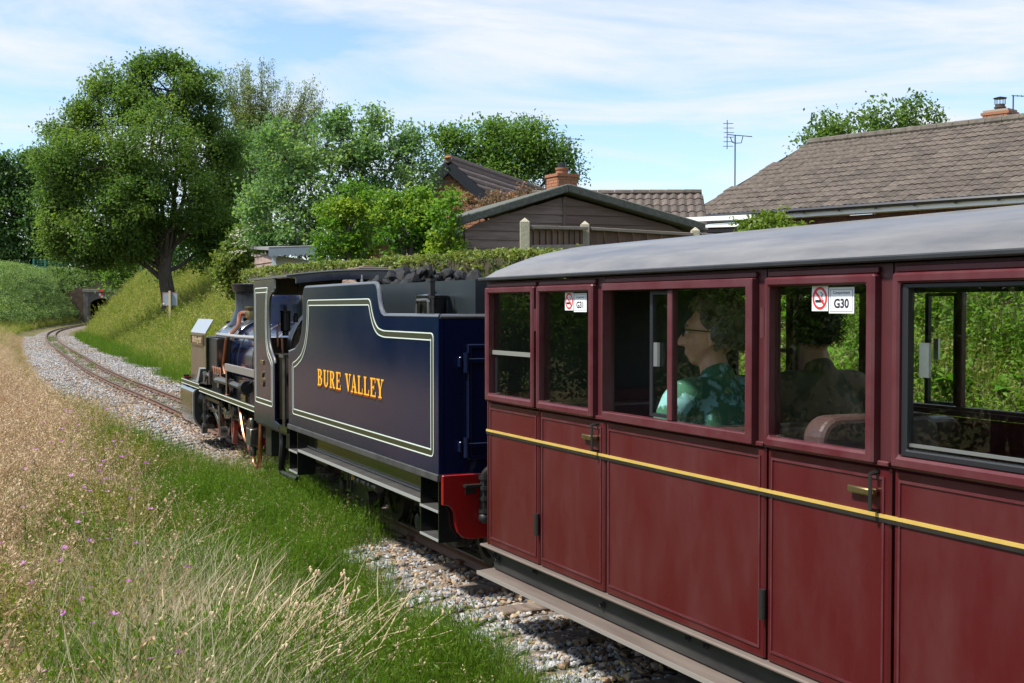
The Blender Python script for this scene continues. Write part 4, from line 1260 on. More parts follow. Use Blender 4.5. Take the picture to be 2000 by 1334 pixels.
# ------------------------------------------------------------------ tender
tender = thing('tender', 'navy blue locomotive tender lettered BURE VALLEY with coal on top', 'tender', (tend0[0], tend0[1], 0), R(90) + A2)
TW = .64
def sideprof():
    return [(0, .535), (2.81, .535), (2.81, 1.015), (2.80, 1.030), (2.74, 1.037), (2.64, 1.05), (2.54, 1.09), (2.47, 1.16), (2.43, 1.26), (2.425, 1.42), (2.40, 1.452), (2.37, 1.461),
            (.955, 1.461), (.925, 1.452), (.905, 1.425), (.885, 1.365), (.865, 1.325), (.835, 1.300), (.79, 1.287), (0, 1.287)]
SP = sideprof()
for sg in (1, -1):
    MB().prism(SP, 1, sg * (TW - .03), sg * TW).build('side_plate', navy, tender, bevel=.003)
    e = [(x, sg * (TW - .012), z) for x, z in SP[2:]]
    MB().tube(e, .013, 8).build('edge_beading', steel if sg > 0 else navy, tender) if sg < 0 else MB().tube(e, .013, 8).build('edge_beading', pm('grey painted beading', (.16, .165, .165), .25, .6), tender)
def ribbon(pts, w_, y, th=.0012, closed=True):
    P2 = [Vector((p[0], p[1])) for p in pts]; n = len(P2); A_ = []; B_ = []
    for k in range(n):
        d1 = (P2[k] - P2[k - 1]).normalized(); d2 = (P2[(k + 1) % n] - P2[k]).normalized()
        if not closed and k == 0: d1 = d2
        if not closed and k == n - 1: d2 = d1
        t = (d1 + d2); t = t.normalized() if t.length > 1e-6 else d1
        nn = Vector((-t.y, t.x)); c = max(.4, nn.dot(Vector((-d1.y, d1.x))))
        A_.append(P2[k] + nn * (w_ / 2 / c)); B_.append(P2[k] - nn * (w_ / 2 / c))
    if closed: return MB().loopring(A_, B_, 1, y, y + th)
    m = MB()
    for k in range(n - 1):
        q = [A_[k], A_[k + 1], B_[k + 1], B_[k]]
        m.add([(p.x, y, p.y) for p in q] + [(p.x, y + th, p.y) for p in q], [(0, 1, 2, 3), (7, 6, 5, 4), (0, 4, 5, 1), (1, 5, 6, 2), (2, 6, 7, 3), (3, 7, 4, 0)])
    return m
def inset(pts, d):
    P2 = [Vector(p) for p in pts]; n = len(P2); o = []
    for k in range(n):
        d1 = (P2[k] - P2[k - 1]).normalized(); d2 = (P2[(k + 1) % n] - P2[k]).normalized()
        t = (d1 + d2).normalized(); nn = Vector((-t.y, t.x)); c = max(.5, nn.dot(Vector((-d1.y, d1.x))))
        o.append(P2[k] + nn * (d / c))
    return o
def rounded(pts, r, seg=4):
    o = []; n = len(pts)
    for k in range(n):
        p0, p1, p2 = Vector(pts[k - 1]), Vector(pts[k]), Vector(pts[(k + 1) % n])
        a = (p0 - p1); b = (p2 - p1); rr = min(r, a.length * .45, b.length * .45)
        A_ = p1 + a.normalized() * rr; B_ = p1 + b.normalized() * rr
        for q in range(seg + 1):
            t = q / seg; o.append(A_ * (1 - t) ** 2 + p1 * 2 * t * (1 - t) + B_ * t ** 2)
    return o
LN = [(.062, .613), (2.70, .613), (2.70, .955), (2.60, .975), (2.47, 1.02), (2.385, 1.09), (2.335, 1.18), (2.315, 1.28), (2.312, 1.378), (1.025, 1.378), (.985, 1.30), (.945, 1.25), (.89, 1.218), (.80, 1.206), (.062, 1.206)]
LNr = rounded(LN, .035)
ribbon(LNr, .0056, TW + .0003, .0022).build('outer_lining', line_white, tender)
ribbon(inset(LNr, .0165), .0245, TW + .0003, .0016).build('olive_band', line_olive, tender)
ribbon(inset(LNr, .033), .0056, TW + .0003, .0022).build('inner_lining', line_white, tender)
# serif letters
def letter_polys(ch):
    """strokes as convex polygons in a unit cell (width about .8, height 1)"""
    sw = .20; t = .075
    stem = lambda x, w_=sw: [(x, 0), (x + w_, 0), (x + w_, 1), (x, 1)]
    serif = lambda x0, x1, top: [(x0, 1 - t), (x1, 1 - t), (x1, 1), (x0, 1)] if top else [(x0, 0), (x1, 0), (x1, t), (x0, t)]
    def arc(cx, cz, rx, rz, w_, a0, a1, n=9):
        o = []
        for k in range(n):
            u0, u1 = a0 + (a1 - a0) * k / n, a0 + (a1 - a0) * (k + 1) / n
            f = lambda u, e: (cx + (rx - e * (w_ * abs(math.cos(u)) + t * abs(math.sin(u)))) * math.cos(u) , cz + (rz - e * t) * math.sin(u))
            o.append([f(u0, 0), f(u1, 0), f(u1, 1), f(u0, 1)])
        return o
    hb = math.pi / 2
    if ch == 'B': return [stem(.10), serif(0, .40, 1), serif(0, .40, 0), [(.3, .48), (.42, .48), (.42, .56), (.3, .56)]] + arc(.40, .76, .34, .24, .19, -hb, hb) + arc(.40, .27, .40, .27, .20, -hb, hb)
    if ch == 'R': return [stem(.10), serif(0, .42, 1), serif(0, .38, 0), [(.3, .46), (.42, .46), (.42, .54), (.3, .54)], [(.36, .50), (.56, .50), (.82, 0), (.60, 0)], serif(.56, .90, 0)] + arc(.40, .73, .38, .27, .20, -hb, hb)
    if ch == 'U': return [[(.10, .25), (.30, .25), (.30, 1), (.10, 1)], [(.66, .25), (.75, .25), (.75, 1), (.66, 1)], serif(0, .40, 1), serif(.58, .85, 1)] + arc(.425, .28, .325, .29, .19, math.pi, 2 * math.pi)
    if ch == 'E': return [stem(.10), serif(0, .78, 1), serif(0, .82, 0), [(.3, .46), (.56, .46), (.56, .54), (.3, .54)], [(.52, .38), (.58, .38), (.58, .62), (.52, .62)], [(.68, .74), (.78, .74), (.78, .93), (.72, .93)], [(.72, .07), (.78, .07), (.84, .28), (.76, .28)]]
    if ch == 'L': return [stem(.10), serif(0, .42, 1), serif(0, .80, 0), [(.68, .07), (.76, .07), (.82, .32), (.74, .32)]]
    if ch == 'V': return [[(.10, 1), (.32, 1), (.52, 0), (.42, 0)], [(.68, 1), (.77, 1), (.52, 0), (.42, 0)], serif(0, .42, 1), serif(.58, .88, 1)]
    if ch == 'A': return [[(.12, 0), (.21, 0), (.48, 1), (.40, 1)], [(.58, 0), (.80, 0), (.50, 1), (.38, 1)], serif(0, .32, 0), serif(.48, .90, 0), [(.22, .28), (.64, .28), (.62, .35), (.25, .35)]]
    if ch == 'Y': return [[(.10, 1), (.32, 1), (.52, .42), (.36, .42)], [(.70, 1), (.79, 1), (.54, .42), (.46, .42)], [(.35, 0), (.55, 0), (.55, .46), (.35, .46)], serif(0, .42, 1), serif(.58, .90, 1), serif(.24, .66, 0)]
    return []
LET = [('B', 2.074, 1.975), ('U', 1.944, 1.828), ('R', 1.808, 1.696), ('E', 1.674, 1.573), ('V', 1.490, 1.373), ('A', 1.378, 1.258), ('L', 1.247, 1.154), ('L', 1.136, 1.039), ('E', 1.021, .923), ('Y', .914, .793)]
for ch, xa, xb in LET:
    P_ = letter_polys(ch); w_ = max(p[0] for q in P_ for p in q)
    kx = (xa - xb) / w_; H = .103; z0 = .842
    for mat_, dx_, dz_, yy in ((letter_dark, .012, -.020, .0004), (letter_red, .006, -.009, .0012), (gold, 0, 0, .0020)):
        m = MB()
        for k, q in enumerate(P_):
            vs = [(xa - p[0] * kx + dx_, z0 + p[1] * H + dz_) for p in q]
            y1 = TW + yy + .0004 + k * .00003
            m.add([(x, y1, z) for x, z in vs] + [(x, TW + yy - .0006, z) for x, z in vs], [tuple(range(len(vs)))] + [(i, (i + 1) % len(vs), len(vs) + (i + 1) % len(vs), len(vs) + i) for i in range(len(vs))])
        lo = m.build('letter' if mat_ is gold else 'letter_shade', mat_, tender)
# body
MB().box((0, -TW + .031, .535), (.03, TW - .031, 1.275)).build('rear_plate', navy, tender)
MB().box((.031, -TW + .031, 1.262), (2.35, TW - .031, 1.280)).build('tank_top', black_gloss, tender)
MB().tube([(.005, TW - .01, 1.287), (.005, -TW + .01, 1.287)], .012, 8).build('rear_beading', MATS['grey painted beading'], tender)
MB().box((2.36, -TW + .031, .535), (2.39, TW - .031, 1.40)).build('front_plate', brown_cab, tender)
for sg in (1, -1):
    MB().box((.08, sg * .40, 1.281), (2.30, sg * .425, 1.467)).build('bunker_side', pm('dark bunker plate', (.012, .018, .022), .4, 0, (.02, .026, .028), scale=5), tender) if sg > 0 else MB().box((.08, sg * .40, 1.281), (2.30, sg * .425, 1.467)).build('bunker_side', MATS['dark bunker plate'], tender)
MB().box((.055, -.425, 1.281), (.079, .425, 1.467)).build('bunker_end', MATS['dark bunker plate'], tender)
MB().box((.08, -.399, 1.283), (2.28, .399, 1.40)).build('coal_bed', coal_m, tender)
# filler and rail
fl = MB().lathe([(.075, 0), (.075, .095), (.086, .097), (.086, .110), (.03, .118)], (.42, .51, 1.281), seg=20).build('water_filler', black_gloss, tender)
cl = MB(); cl.box((.31, .535, 1.39), (.335, .56, 1.47)); cl.box((.30, .53, 1.46), (.36, .565, 1.475)); cl.tube([(.36, .55, 1.475), (.33, .55, 1.50), (.33, .55, 1.55)], .006, 6); cl.box((.33, .52, 1.40), (.40, .54, 1.41))
cl.build('filler_clamp', black_sat, tender)
MB().tube([(.40, .60, 1.28), (.40, .60, 1.355), (.385, .60, 1.366), (.245, .60, 1.366), (.23, .60, 1.355), (.23, .60, 1.28)], .009, 8).build('lifting_loop', steel_dk, tender)
rv = None
for x in (.48, .55, .20, .12, .30):
    m_ = MB().ell((0, 0, 0), (.010, .010, .007), 8, 5)
    if rv is None: rv = m_.build('rivet', black_sat, tender); o = rv
    else: o = share(rv, 'rivet', tender)
    o.location = (x, .585, 1.283)
step_line = pm('worn grey step line', (.24, .25, .24), .5)
# footplate edge, frame, steps
for sg in (1, -1):
    MB().box((0.0, sg * (TW - .035), .500), (2.82, sg * (TW + .008), .5345)).build('footplate_edge', pm('worn footplate edge', (.065, .065, .065), .55, .2, (.018, .018, .018), scale=10, lo=.3, hi=.9), tender, bevel=.003) if sg > 0 else MB().box((0.0, -(TW - .035), .500), (2.82, -(TW + .008), .5345)).build('footplate_edge', black_gloss, tender)
MB().box((.02, -TW + .036, .500), (2.80, TW - .036, .5335)).build('footplate', black_gloss, tender)
frame_refl = pm('black frame with reflected green', (.010, .013, .009), .16, 0, (.016, .018, .013), scale=8, coat=.5, stretch=(2, 1, .4))  # black plate; the green of reflected grass is put into its colour
for sg in (1, -1):
    MB().box((.25, sg * (TW - .10), .385), (2.62, sg * (TW - .075), .4995)).build('valance', frame_refl, tender)
    MB().prism([(TW - .115, .375), (TW - .01, .366), (TW - .01, .380), (TW - .115, .392)] if sg > 0 else [(-TW + .115, .375), (-TW + .115, .392), (-TW + .01, .380), (-TW + .01, .366)], 0, .262, 2.60).build('running_step', pm('grey step board', (.022, .021, .020), .75, 0, (.045, .042, .038), scale=9) if 'grey step board' not in MATS else MATS['grey step board'], tender)
    MB().box((.262, sg * (TW - .010), .364), (2.60, sg * (TW - .006), .3815)).build('step_edge', step_line, tender)
    MB().box((.262, sg * (TW - .0745), .394), (2.60, sg * (TW - .0715), .402)).build('valance_line', step_line, tender)
    for (xa, xb) in ((.012, .262), (2.60, 2.822)):
        st = MB()
        st.box((xa, sg * (TW - .13), .215), (xb, sg * (TW - .12), .4995))
        for x in (xa, xb - .008): st.box((x, sg * (TW - .119), .205), (x + .008, sg * (TW - .006), .4995))
        st.build('step_box', black_gloss, tender)
        for z in (.350, .212):
            MB().box((xa + .009, sg * (TW - .118), z), (xb - .009, sg * (TW - .008), z + .010)).build('step_tread', MATS['grey step board'], tender)
            MB().box((xa + .001, sg * (TW - .0055), z - .002), (xb - .001, sg * (TW - .002), z + .010)).build('tread_edge', step_line, tender)
    for x in (.50, 1.98):
        MB().ring((x, .165, x + .075, .355), (x + .012, .178, x + .063, .342), 1, sg * (TW - .19), sg * (TW - .18)).build('guard_loop', steel_dk, tender)
# rear beam
bm_ = [(.632, .534), (.632, .392), (.612, .391), (.590, .380), (.574, .352), (.568, .30), (.556, .258), (.530, .230), (.490, .222)]
bm_ = bm_ + [(-p[0], p[1]) for p in bm_[::-1]]
MB().prism(bm_, 0, -.036, -.012).build('buffer_beam', red_beam, tender, bevel=.003)
MB().box((-.013, -TW + .02, .525), (.0, TW - .02, .538)).build('beam_cap', navy, tender)
bp = MB().tube(bend([(-.065, .43, .33), (-.065, .43, .50), (-.075, .425, .54), (-.11, .40, .565), (-.17, .36, .555), (-.21, .32, .52)], 4), .021, 10)
for z in (.35, .41, .46, .51): bp.cyl((-.065, .43, z), (-.065, .43, z + .018), .028, 10)
bp.ell((-.065, .43, .325), (.03, .03, .03), 10, 6)
bp.build('brake_pipe', rubber, tender)
MB().tube([(-.07, .41, .44), (-.085, .395, .43), (-.085, .392, .35)], .006, 6).build('red_tap', sign_red, tender)
MB().box((-.038, .43, .475), (-.075, .53, .487)).build('lamp_bracket', black_sat, tender)
MB().box((-.037, .47, .44), (-.045, .52, .474)).build('bracket_web', black_sat, tender)
MB().box((-.037, .06, .24), (-.10, -.06, .36)).build('drawgear', black_sat, tender)
# rear door
dr = MB().box((-.016, -.485, .615), (-.0005, .485, 1.14)).build('tool_door', navy, tender, bevel=.004)
MB().ring((-.50, .60, .50, 1.155), (-.478, .622, .478, 1.133), 0, -.028, -.001).build('door_frame', navy, dr, bevel=.005, seg=2)
for z in (.66, 1.065):
    MB().box((-.038, .50, z), (-.0285, -.46, z + .022)).build('strap_hinge', navy, dr, bevel=.003)
    MB().cyl((-.036, .512, z - .045), (-.036, .512, z + .05), .014, 10).build('hinge', navy, dr)
    MB().box((-.034, .53, z - .02), (-.001, .545, z + .03)).build('hinge_plate', navy, dr, bevel=.003)
# bogies
for bx in (.62, 2.05):
    for sg in (1, -1):
        MB().prism([(bx - .38, .19), (bx - .28, .11), (bx + .28, .11), (bx + .38, .19), (bx + .38, .25), (bx - .38, .25)], 1, sg * .34, sg * .365).build('bogie_frame', black_sat, tender)
    for wx in (-.27, .27):
        ws = MB()
        for sg in (1, -1):
            ws.lathe([(.175, 0), (.175, .012), (.155, .015), (.155, .06), (.12, .06), (.105, .045), (.04, .045), (.04, .07)], (bx + wx, sg * .17, .155), (0, sg, 0), 24)
            ws.lathe([(.045, 0), (.045, .05), (.03, .055)], (bx + wx, sg * .366, .15), (0, sg, 0), 12)
        ws.cyl((bx + wx, -.2, .155), (bx + wx, .2, .155), .03, 8)
        ws.build('wheelset', pm('dirty wheel', (.028, .024, .02), .55, .3) if 'dirty wheel' not in MATS else MATS['dirty wheel'], tender)
MB().cyl((1.10, .30, .34), (1.55, .30, .34), .075, 18).build('air_reservoir', steel_dk, tender)
pv = MB().tube([(1.72, .50, .285), (1.28, .50, .285)], .020, 10)
for x in (1.70, 1.62, 1.50, 1.42, 1.30): pv.cyl((x - .012, .50, .285), (x + .012, .50, .285), .028, 10)
for x in (1.62, 1.45, 1.30): pv.tube([(x, .50, .285), (x - .01, .48, .34), (x - .01, .45, .36)], .016, 8)
pv.build('brake_valve', steel_dk, tender)
MB().tube([(1.755, .51, .37), (1.76, .515, .275)], .007, 6).build('yellow_lever', gold, tender)
MB().box((.3, -.28, .19), (2.6, .28, .499)).build('under_tank', black_sat, tender)

# coal: every lump that shows is a thing
lumpm = []
for k in range(5):
    bm = bmesh.new(); bmesh.ops.create_icosphere(bm, subdivisions=2, radius=1)
    rr = random.Random(k)
    ax_ = [Vector((rr.uniform(-1, 1), rr.uniform(-1, 1), rr.uniform(-1, 1))).normalized() for _ in range(9)]
    for v in bm.verts:
        d = min([1.0] + [(.62 + .25 * rr2) / max(v.co.normalized().dot(a), .05) for a, rr2 in zip(ax_, [((i * 37) % 10) / 10 for i in range(9)])])
        v.co = v.co.normalized() * d * rr.uniform(.97, 1.03)
    me = bpy.data.meshes.new('coal_lump'); bm.to_mesh(me); bm.free(); me.materials.append(coal_m)
    lumpm.append(me)
Mt = Matrix.Translation((tend0[0], tend0[1], 0)) @ Matrix.Rotation(R(90) + A2, 4, 'Z')
rr = random.Random(5)
lumps = []
for k in range(150):
    x = rr.uniform(1.15, 2.22); y = rr.uniform(-.34, .36)
    hz = 1.405 + .125 * math.exp(-((x - 1.80) / .34) ** 2) * (1 - (y / .55) ** 2) + .03 * rr.random()
    s_ = rr.uniform(.028, .052) * (1.15 if y > 0 else 1)
    if any((x - a) ** 2 + (y - b) ** 2 + (hz - c) ** 2 < (.62 * (s_ + d)) ** 2 for a, b, c, d in lumps): continue
    lumps.append((x, y, hz, s_))
lumps += [(1.04, .02, 1.475, .06), (1.10, -.12, 1.42, .05), (1.16, .16, 1.415, .045), (1.20, .30, 1.41, .045)]
for k, (x, y, z, s_) in enumerate(lumps):
    o = bpy.data.objects.new('coal_lump', lumpm[k % 5]); COL.objects.link(o)
    big = k == len(lumps) - 4
    tag(o, 'large pointed coal lump alone at the rear corner of the tender bunker' if big else 'black lump of coal heaped in the tender bunker', 'coal', None if big else 'coal heaped on the tender')
    o.location = Mt @ Vector((x, y, z)); o.rotation_euler = (rr.uniform(0, 6), rr.uniform(0, 6), rr.uniform(0, 6))
    o.scale = (s_ * rr.uniform(.9, 1.5), s_ * rr.uniform(.8, 1.2), s_ * rr.uniform(.7, 1.0)) if not big else (.06, .06, .085)
    if big: o.rotation_euler = (.2, .1, .4)
# fire irons / timber on top
wood_p = pm('split timber', (.14, .095, .068), .8, 0, (.20, .14, .10), scale=12)
o = MB().tube([(2.36, .39, 1.470), (2.22, .38, 1.495), (2.06, .36, 1.470)], [.014, .018, .014], 8).build('timber_piece', wood_p); o.matrix_world = Mt
tag(o, 'pale bent piece of timber lying before the coal on the tender', 'timber')
o = MB().box((2.44, .37, 1.462), (2.34, .30, 1.515)).build('timber_block', wood_p, bevel=.006); o.matrix_world = Mt
tag(o, 'short squared wooden block standing just ahead of the coal', 'timber')
# ------------------------------------------------------------------ locomotive
loco = thing('steam_locomotive', 'navy blue steam locomotive number 6 with black chimney and copper pipes', 'locomotive', (loco0[0], loco0[1], 0), R(90) + A3)
def lp(px, py, y):
    """local loco point in the vertical plane at local y that the photo shows at (px, py)"""
    bx = loco0[0] - y * math.cos(A3); by = loco0[1] - y * math.sin(A3); tx = (px - 1000) / F_PX
    m_ = (bx - tx * by) / (math.sin(A3) + tx * math.cos(A3)); Z = by + math.cos(A3) * m_
    return Vector((m_, y, CAM_Z + (HORIZON - py) / F_PX * Z))
LW = .63
# frames and running plate
for sg in (1, -1):
    MB().box((.15, sg * .30, .20), (4.9, sg * .325, .515)).build('main_frame', black_sat, loco)
MB().box((.0, -.30, .22), (4.9, .30, .50)).build('frame_stretcher', black_sat, loco)
plate_blk = pm('polished black footplate', (.006, .006, .007), .08, 0, coat=.5)
MB().box((1.115, -LW + .006, .556), (3.80, LW - .006, .566)).build('running_plate', plate_blk, loco)
MB().box((3.801, -LW + .006, .578), (4.95, LW - .006, .590)).build('front_platform', plate_blk, loco)
def valance(x0, x1, z0, z1, sg):
    v = MB().box((x0, sg * (LW - .012), z0), (x1, sg * LW, z1)).build('valance', line_olive, loco)
    for z in (z0 + .004, z1 - .010):
        MB().box((x0, sg * (LW + .0003), z), (x1, sg * (LW + .0022), z + .006)).build('valance_line', line_white, v)
for sg in (1, -1):
    valance(1.12, 3.80, .515, .5665, sg)
    valance(3.802, 4.95, .535, .5905, sg)
    MB().prism([(3.68, .516), (3.80, .516), (3.86, .50), (3.86, .54), (3.80, .565), (3.68, .565)], 1, sg * (LW - .0125), sg * (LW - .03)).build('valance_web', black_gloss, loco)
MB().box((4.955, -.60, .36), (4.99, .60, .60)).build('front_beam', red_beam, loco)
# cab
cabside = [(.27, .462), (1.11, .462), (1.11, 1.548), (.39, 1.548), (.385, 1.47), (.40, 1.452), (.47, 1.445), (.545, 1.41), (.585, 1.34), (.595, 1.20), (.58, 1.10), (.54, 1.04), (.46, .985), (.41, .96), (.395, .93), (.392, .52), (.27, .505)]
for sg in (1, -1):
    MB().prism(cabside, 1, sg * LW, sg * (LW + .016)).build('cab_side', navy, loco, bevel=.002)
    ed = [(x, sg * (LW + .008), z) for x, z in cabside[3:15]]
    MB().tube(ed, .010, 8).build('cab_beading', MATS['grey painted beading'], loco)
    MB().box((.02, sg * LW, .462), (.269, sg * (LW + .014), .505)).build('cab_step_edge', black_gloss, loco)
CLN = [(1.055, .615), (.455, .615), (.455, .93), (.50, .965), (.59, 1.01), (.635, 1.08), (.65, 1.20), (.645, 1.33), (.62, 1.42), (.60, 1.478), (1.055, 1.478)]
CLN = rounded(CLN[::-1], .03)
# make counter-clockwise so that the inset goes inwards
def area(p): return sum(p[k - 1][0] * p[k][1] - p[k][0] * p[k - 1][1] for k in range(len(p)))
if area(CLN) < 0: CLN = CLN[::-1]
ribbon(CLN, .007, LW + .0163, .002).build('cab_lining', line_white, loco)
ribbon(inset(CLN, .017), .024, LW + .0163, .0012).build('cab_olive_band', line_olive, loco)
ribbon(inset(CLN, .034), .006, LW + .0163, .002).build('cab_lining', line_white, loco)
n6 = text_obj('number_six', '6', .155, brass, loco, face_left(.775, LW + .020, .748), .006, bold=.006, xs=.95)
MB().box((.85, LW + .0165, .905), (.745, LW + .024, .94)).build('works_plate', brass, loco, bevel=.002)
for sx in range(4):
    MB().box((.80 - .0, LW + .0165, .48), (.79, LW + .02, .487)).build('cab_bolt', steel_dk, loco) if sx == 0 else None
MB().box((.02, -LW + .002, .44), (1.11, LW - .002, .4615)).build('cab_floor', black_sat, loco)
# cab front with two look-out windows
fw = MB(); X0, X1 = 1.085, 1.109
fw.box((X0, -LW + .001, .47), (X1, LW - .001, 1.10)); fw.box((X0, -LW + .001, 1.43), (X1, LW - .001, 1.56))
fw.box((X0, -LW + .001, 1.1001), (X1, -.56, 1.4299)); fw.box((X0, .56, 1.1001), (X1, LW - .001, 1.4299)); fw.box((X0, -.10, 1.1001), (X1, .10, 1.4299))
fw.build('cab_front', brown_cab, loco)
# roof: shallow arch, deep valance
rp_ = [(y, 1.556 + .045 * (1 - (y / .66) ** 2)) for y in np.linspace(-.67, .67, 21)]
rprof = rp_ + [(y, z - .016) for y, z in rp_[::-1]]
MB().prism(rprof, 0, -.10, 1.17, smooth=True).build('cab_roof', navy_dk, loco, sharp=30)
inn = [(y, z - .018) for y, z in rp_ if abs(y) <= .625]
MB().prism(inn + [(y, z - .05) for y, z in inn[::-1]], 0, -.095, -.075).build('roof_valance', navy_dk, loco)
MB().tube([(-.102, y, z - .006) for y, z in rp_], .009, 6).build('roof_edge', MATS['grey painted beading'], loco)
MB().box((.30, LW - .02, 1.535), (-.09, LW + .012, 1.556)).build('roof_side_rail', navy_dk, loco)
MB().box((.35, -.10, 1.604), (.05, .12, 1.618)).build('roof_hatch', wood_p, loco, bevel=.004)
MB().box((.26, -.02, 1.6185), (.14, .06, 1.632)).build('hatch_handle', wood_p, loco, bevel=.004)
MB().cyl((-.085, .14, 1.50), (-.085, .14, 1.56), .012, 8).build('lamp_hook', steel, loco)
for y in (-.22, .02, .26):
    MB().lathe([(.045, 0), (.05, .01), (.045, .02)], (1.07, y, 1.50), (-1, 0, 0), 16).build('gauge', pm('gauge face', (.12, .11, .09), .4) if 'gauge face' not in MATS else MATS['gauge face'], loco)
# handrail pillar and door bits
for sg in (1, -1):
    MB().tube([(.20, sg * (LW - .01), .47), (.20, sg * (LW - .01), 1.0)], .014, 8).build('handrail', steel_dk, loco)
    MB().box((.16, sg * (LW - .03), .98), (.30, sg * (LW + .005), 1.0)).build('handrail_cap', steel_dk, loco)
# backhead and fittings
bh = MB().prism([(-.41, .47), (.41, .47), (.41, .97)] + [(.41 * math.cos(t), .97 + .41 * math.sin(t)) for t in np.linspace(.12, math.pi - .12, 17)] + [(-.41, .97)], 0, .90, 1.08)
bh.build('backhead', brown_cab, loco, bevel=.01)
MB().tube([(.895, .412 * math.cos(t), .97 + .412 * math.sin(t)) for t in np.linspace(0, math.pi, 25)], .010, 6).build('backhead_edge', MATS['grey painted beading'], loco)
MB().lathe([(.30, 0), (.30, .03), (.27, .05), (.12, .06)], (.898, 0, .95), (-1, 0, 0), 24).build('firebox_ring', brown_cab, loco)
MB().lathe([(.235, .05), (.25, .075), (.235, .095)], (.898, 0, .95), (-1, 0, 0), 24).build('brass_ring', brass, loco)
MB().box((.66, .30, .50), (.90, .55, .985)).build('reverser_box', tan_cab, loco, bevel=.006)
for dy_, c_ in ((.34, copper), (.44, black_sat)):
    MB().lathe([(.03, 0), (.03, .012)], (.659, dy_, .93), (-1, 0, 0), 14).build('knob', c_, loco)
MB().lathe([(.10, 0), (.10, .01)], (.658, .40, .80), (-1, 0, 0), 18).build('gauge_dial', black_sat, loco)
lub = MB().lathe([(.024, 0), (.024, .03), (.037, .04), (.037, .17), (.041, .175), (.041, .19), (.015, .195)], (.80, .47, 1.12), seg=16)
lub.cyl((.80, .47, 1.31), (.80, .47, 1.34), .012, 8)
lub.build('lubricator', black_sat, loco)
MB().lathe([(.018, 0), (.022, .04), (.012, .07)], (.85, .38, 1.22), seg=12).build('oil_cup', black_sat, loco)
MB().tube([(.80, .50, 1.10), (.78, .50, 1.02), (.74, .50, .95), (.70, .50, .90)], .011, 8).build('copper_pipe', copper, loco)
MB().tube([(.78, .52, 1.22), (.76, .54, 1.15), (.76, .54, 1.04)], .008, 8).build('copper_pipe', copper, loco)
MB().tube([(.84, .20, .99), (.84, -.3, 1.0)], .008, 6).build('copper_pipe', copper, loco)
MB().tube([(.80, .37, 1.18), (.80, .34, 1.05), (.78, .36, .99)], .012, 6).build('regulator_handle', black_sat, loco)
hw = MB(); C_ = Vector((.80, .25, 1.16)); pts = [C_ + Vector((0, .055 * math.cos(t), .055 * math.sin(t))) for t in np.linspace(0, 2 * math.pi, 21)[:-1]]
hw.tube(pts, .008, 6, closed=True)
for q in range(4): hw.cyl(C_, C_ + Vector((0, .055 * math.cos(q * 1.571 + .4), .055 * math.sin(q * 1.571 + .4))), .005, 5)
hw.cyl(C_, C_ + Vector((.1, 0, 0)), .01, 6)
hw.build('hand_wheel', brass, loco)
# boiler, smokebox, dome, chimney
BZ = .835
MB().lathe([(.365, 0), (.365, 2.45)], (1.112, 0, BZ), (1, 0, 0), 48).build('boiler', navy, loco)
for x in (1.30, 1.95, 2.55, 3.2):
    MB().lathe([(.366, 0), (.370, .003), (.370, .028), (.366, .031)], (x, 0, BZ), (1, 0, 0), 48).build('boiler_band', smoke_blk if x != 2.55 else steel_dk, loco)
MB().lathe([(.30, 0), (.385, .001), (.392, .01), (.392, 1.02), (.36, 1.05), (.20, 1.09), (.05, 1.10)], (3.563, 0, BZ), (1, 0, 0), 48).build('smokebox', pm('grey black smokebox', (.03, .034, .045), .22, 0, (.05, .053, .06), scale=5, coat=.4, rvar=.08), loco)
for x in (3.62, 4.50):
    MB().lathe([(.394, 0), (.398, .004), (.398, .02), (.394, .024)], (x, 0, BZ), (1, 0, 0), 48).build('smokebox_ring', smoke_blk, loco)
cx = 4.24
ch = MB().lathe([(.262, -.075), (.245, -.045), (.220, .0), (.202, .055), (.190, .10), (.188, .24), (.190, .262), (.205, .268), (.212, .29), (.228, .335), (.232, .345), (.20, .350), (.185, .30)], (cx, 0, BZ + .392), seg=40)
ch.build('chimney', smoke_blk, loco)
MB().lathe([(.24, -.06), (.215, -.02), (.205, .02), (.205, .16), (.198, .22), (.17, .27), (.11, .302), (.03, .312)], (3.02, 0, BZ + .365), seg=36).build('dome', navy, loco)
MB().box((1.13, -.33, .566), (3.5, .33, .80)).build('firebox_side', black_sat, loco)
# hand rail and feed pipes
MB().tube([lp(424, 653, .44), lp(470, 658, .44), (1.12, .44, 1.085)], .017, 8).build('handrail', pm('grey pipe', (.34, .34, .33), .4, .4), loco)
for px in (432, 482):
    q = lp(px, 656, .44); MB().tube([q, (q.x, .34, q.z - .06)], .012, 6).build('rail_stanchion', black_sat, loco)
MB().tube([(3.9, .52, 1.05), (3.5, .45, 1.05), (3.1, .40, 1.02)], .006, 6).build('pull_rod', steel_dk, loco)
cp_y = [(486, 611, .12), (474, 611, .16), (469, 614, .18), (467, 622, .22), (466, 634, .26), (460, 643, .34), (450, 653, .41), (443, 664, .44), (440, 690, .445), (437, 712, .445), (441, 735, .44), (444, 750, .44), (452, 772, .44)]
cpt = [lp(*q) for q in cp_y]
MB().tube(bend(cpt, 4), .021, 10).build('copper_feed_pipe', copper, loco)
cl_ = MB()
q = lp(488, 612, .12)
cl_.lathe([(.04, -.05), (.045, -.02), (.04, .02), (.025, .03), (.035, .05), (.05, .055), (.05, .07)], q, seg=14); cl_.cyl(q + Vector((.16, .02, -.01)), q, .022, 10)
for k in (.05, .11): cl_.cyl(q + Vector((k, .01, -.005)), q + Vector((k + .02, .01, -.005)), .032, 8)
cl_.build('clack_valve', brass, loco)
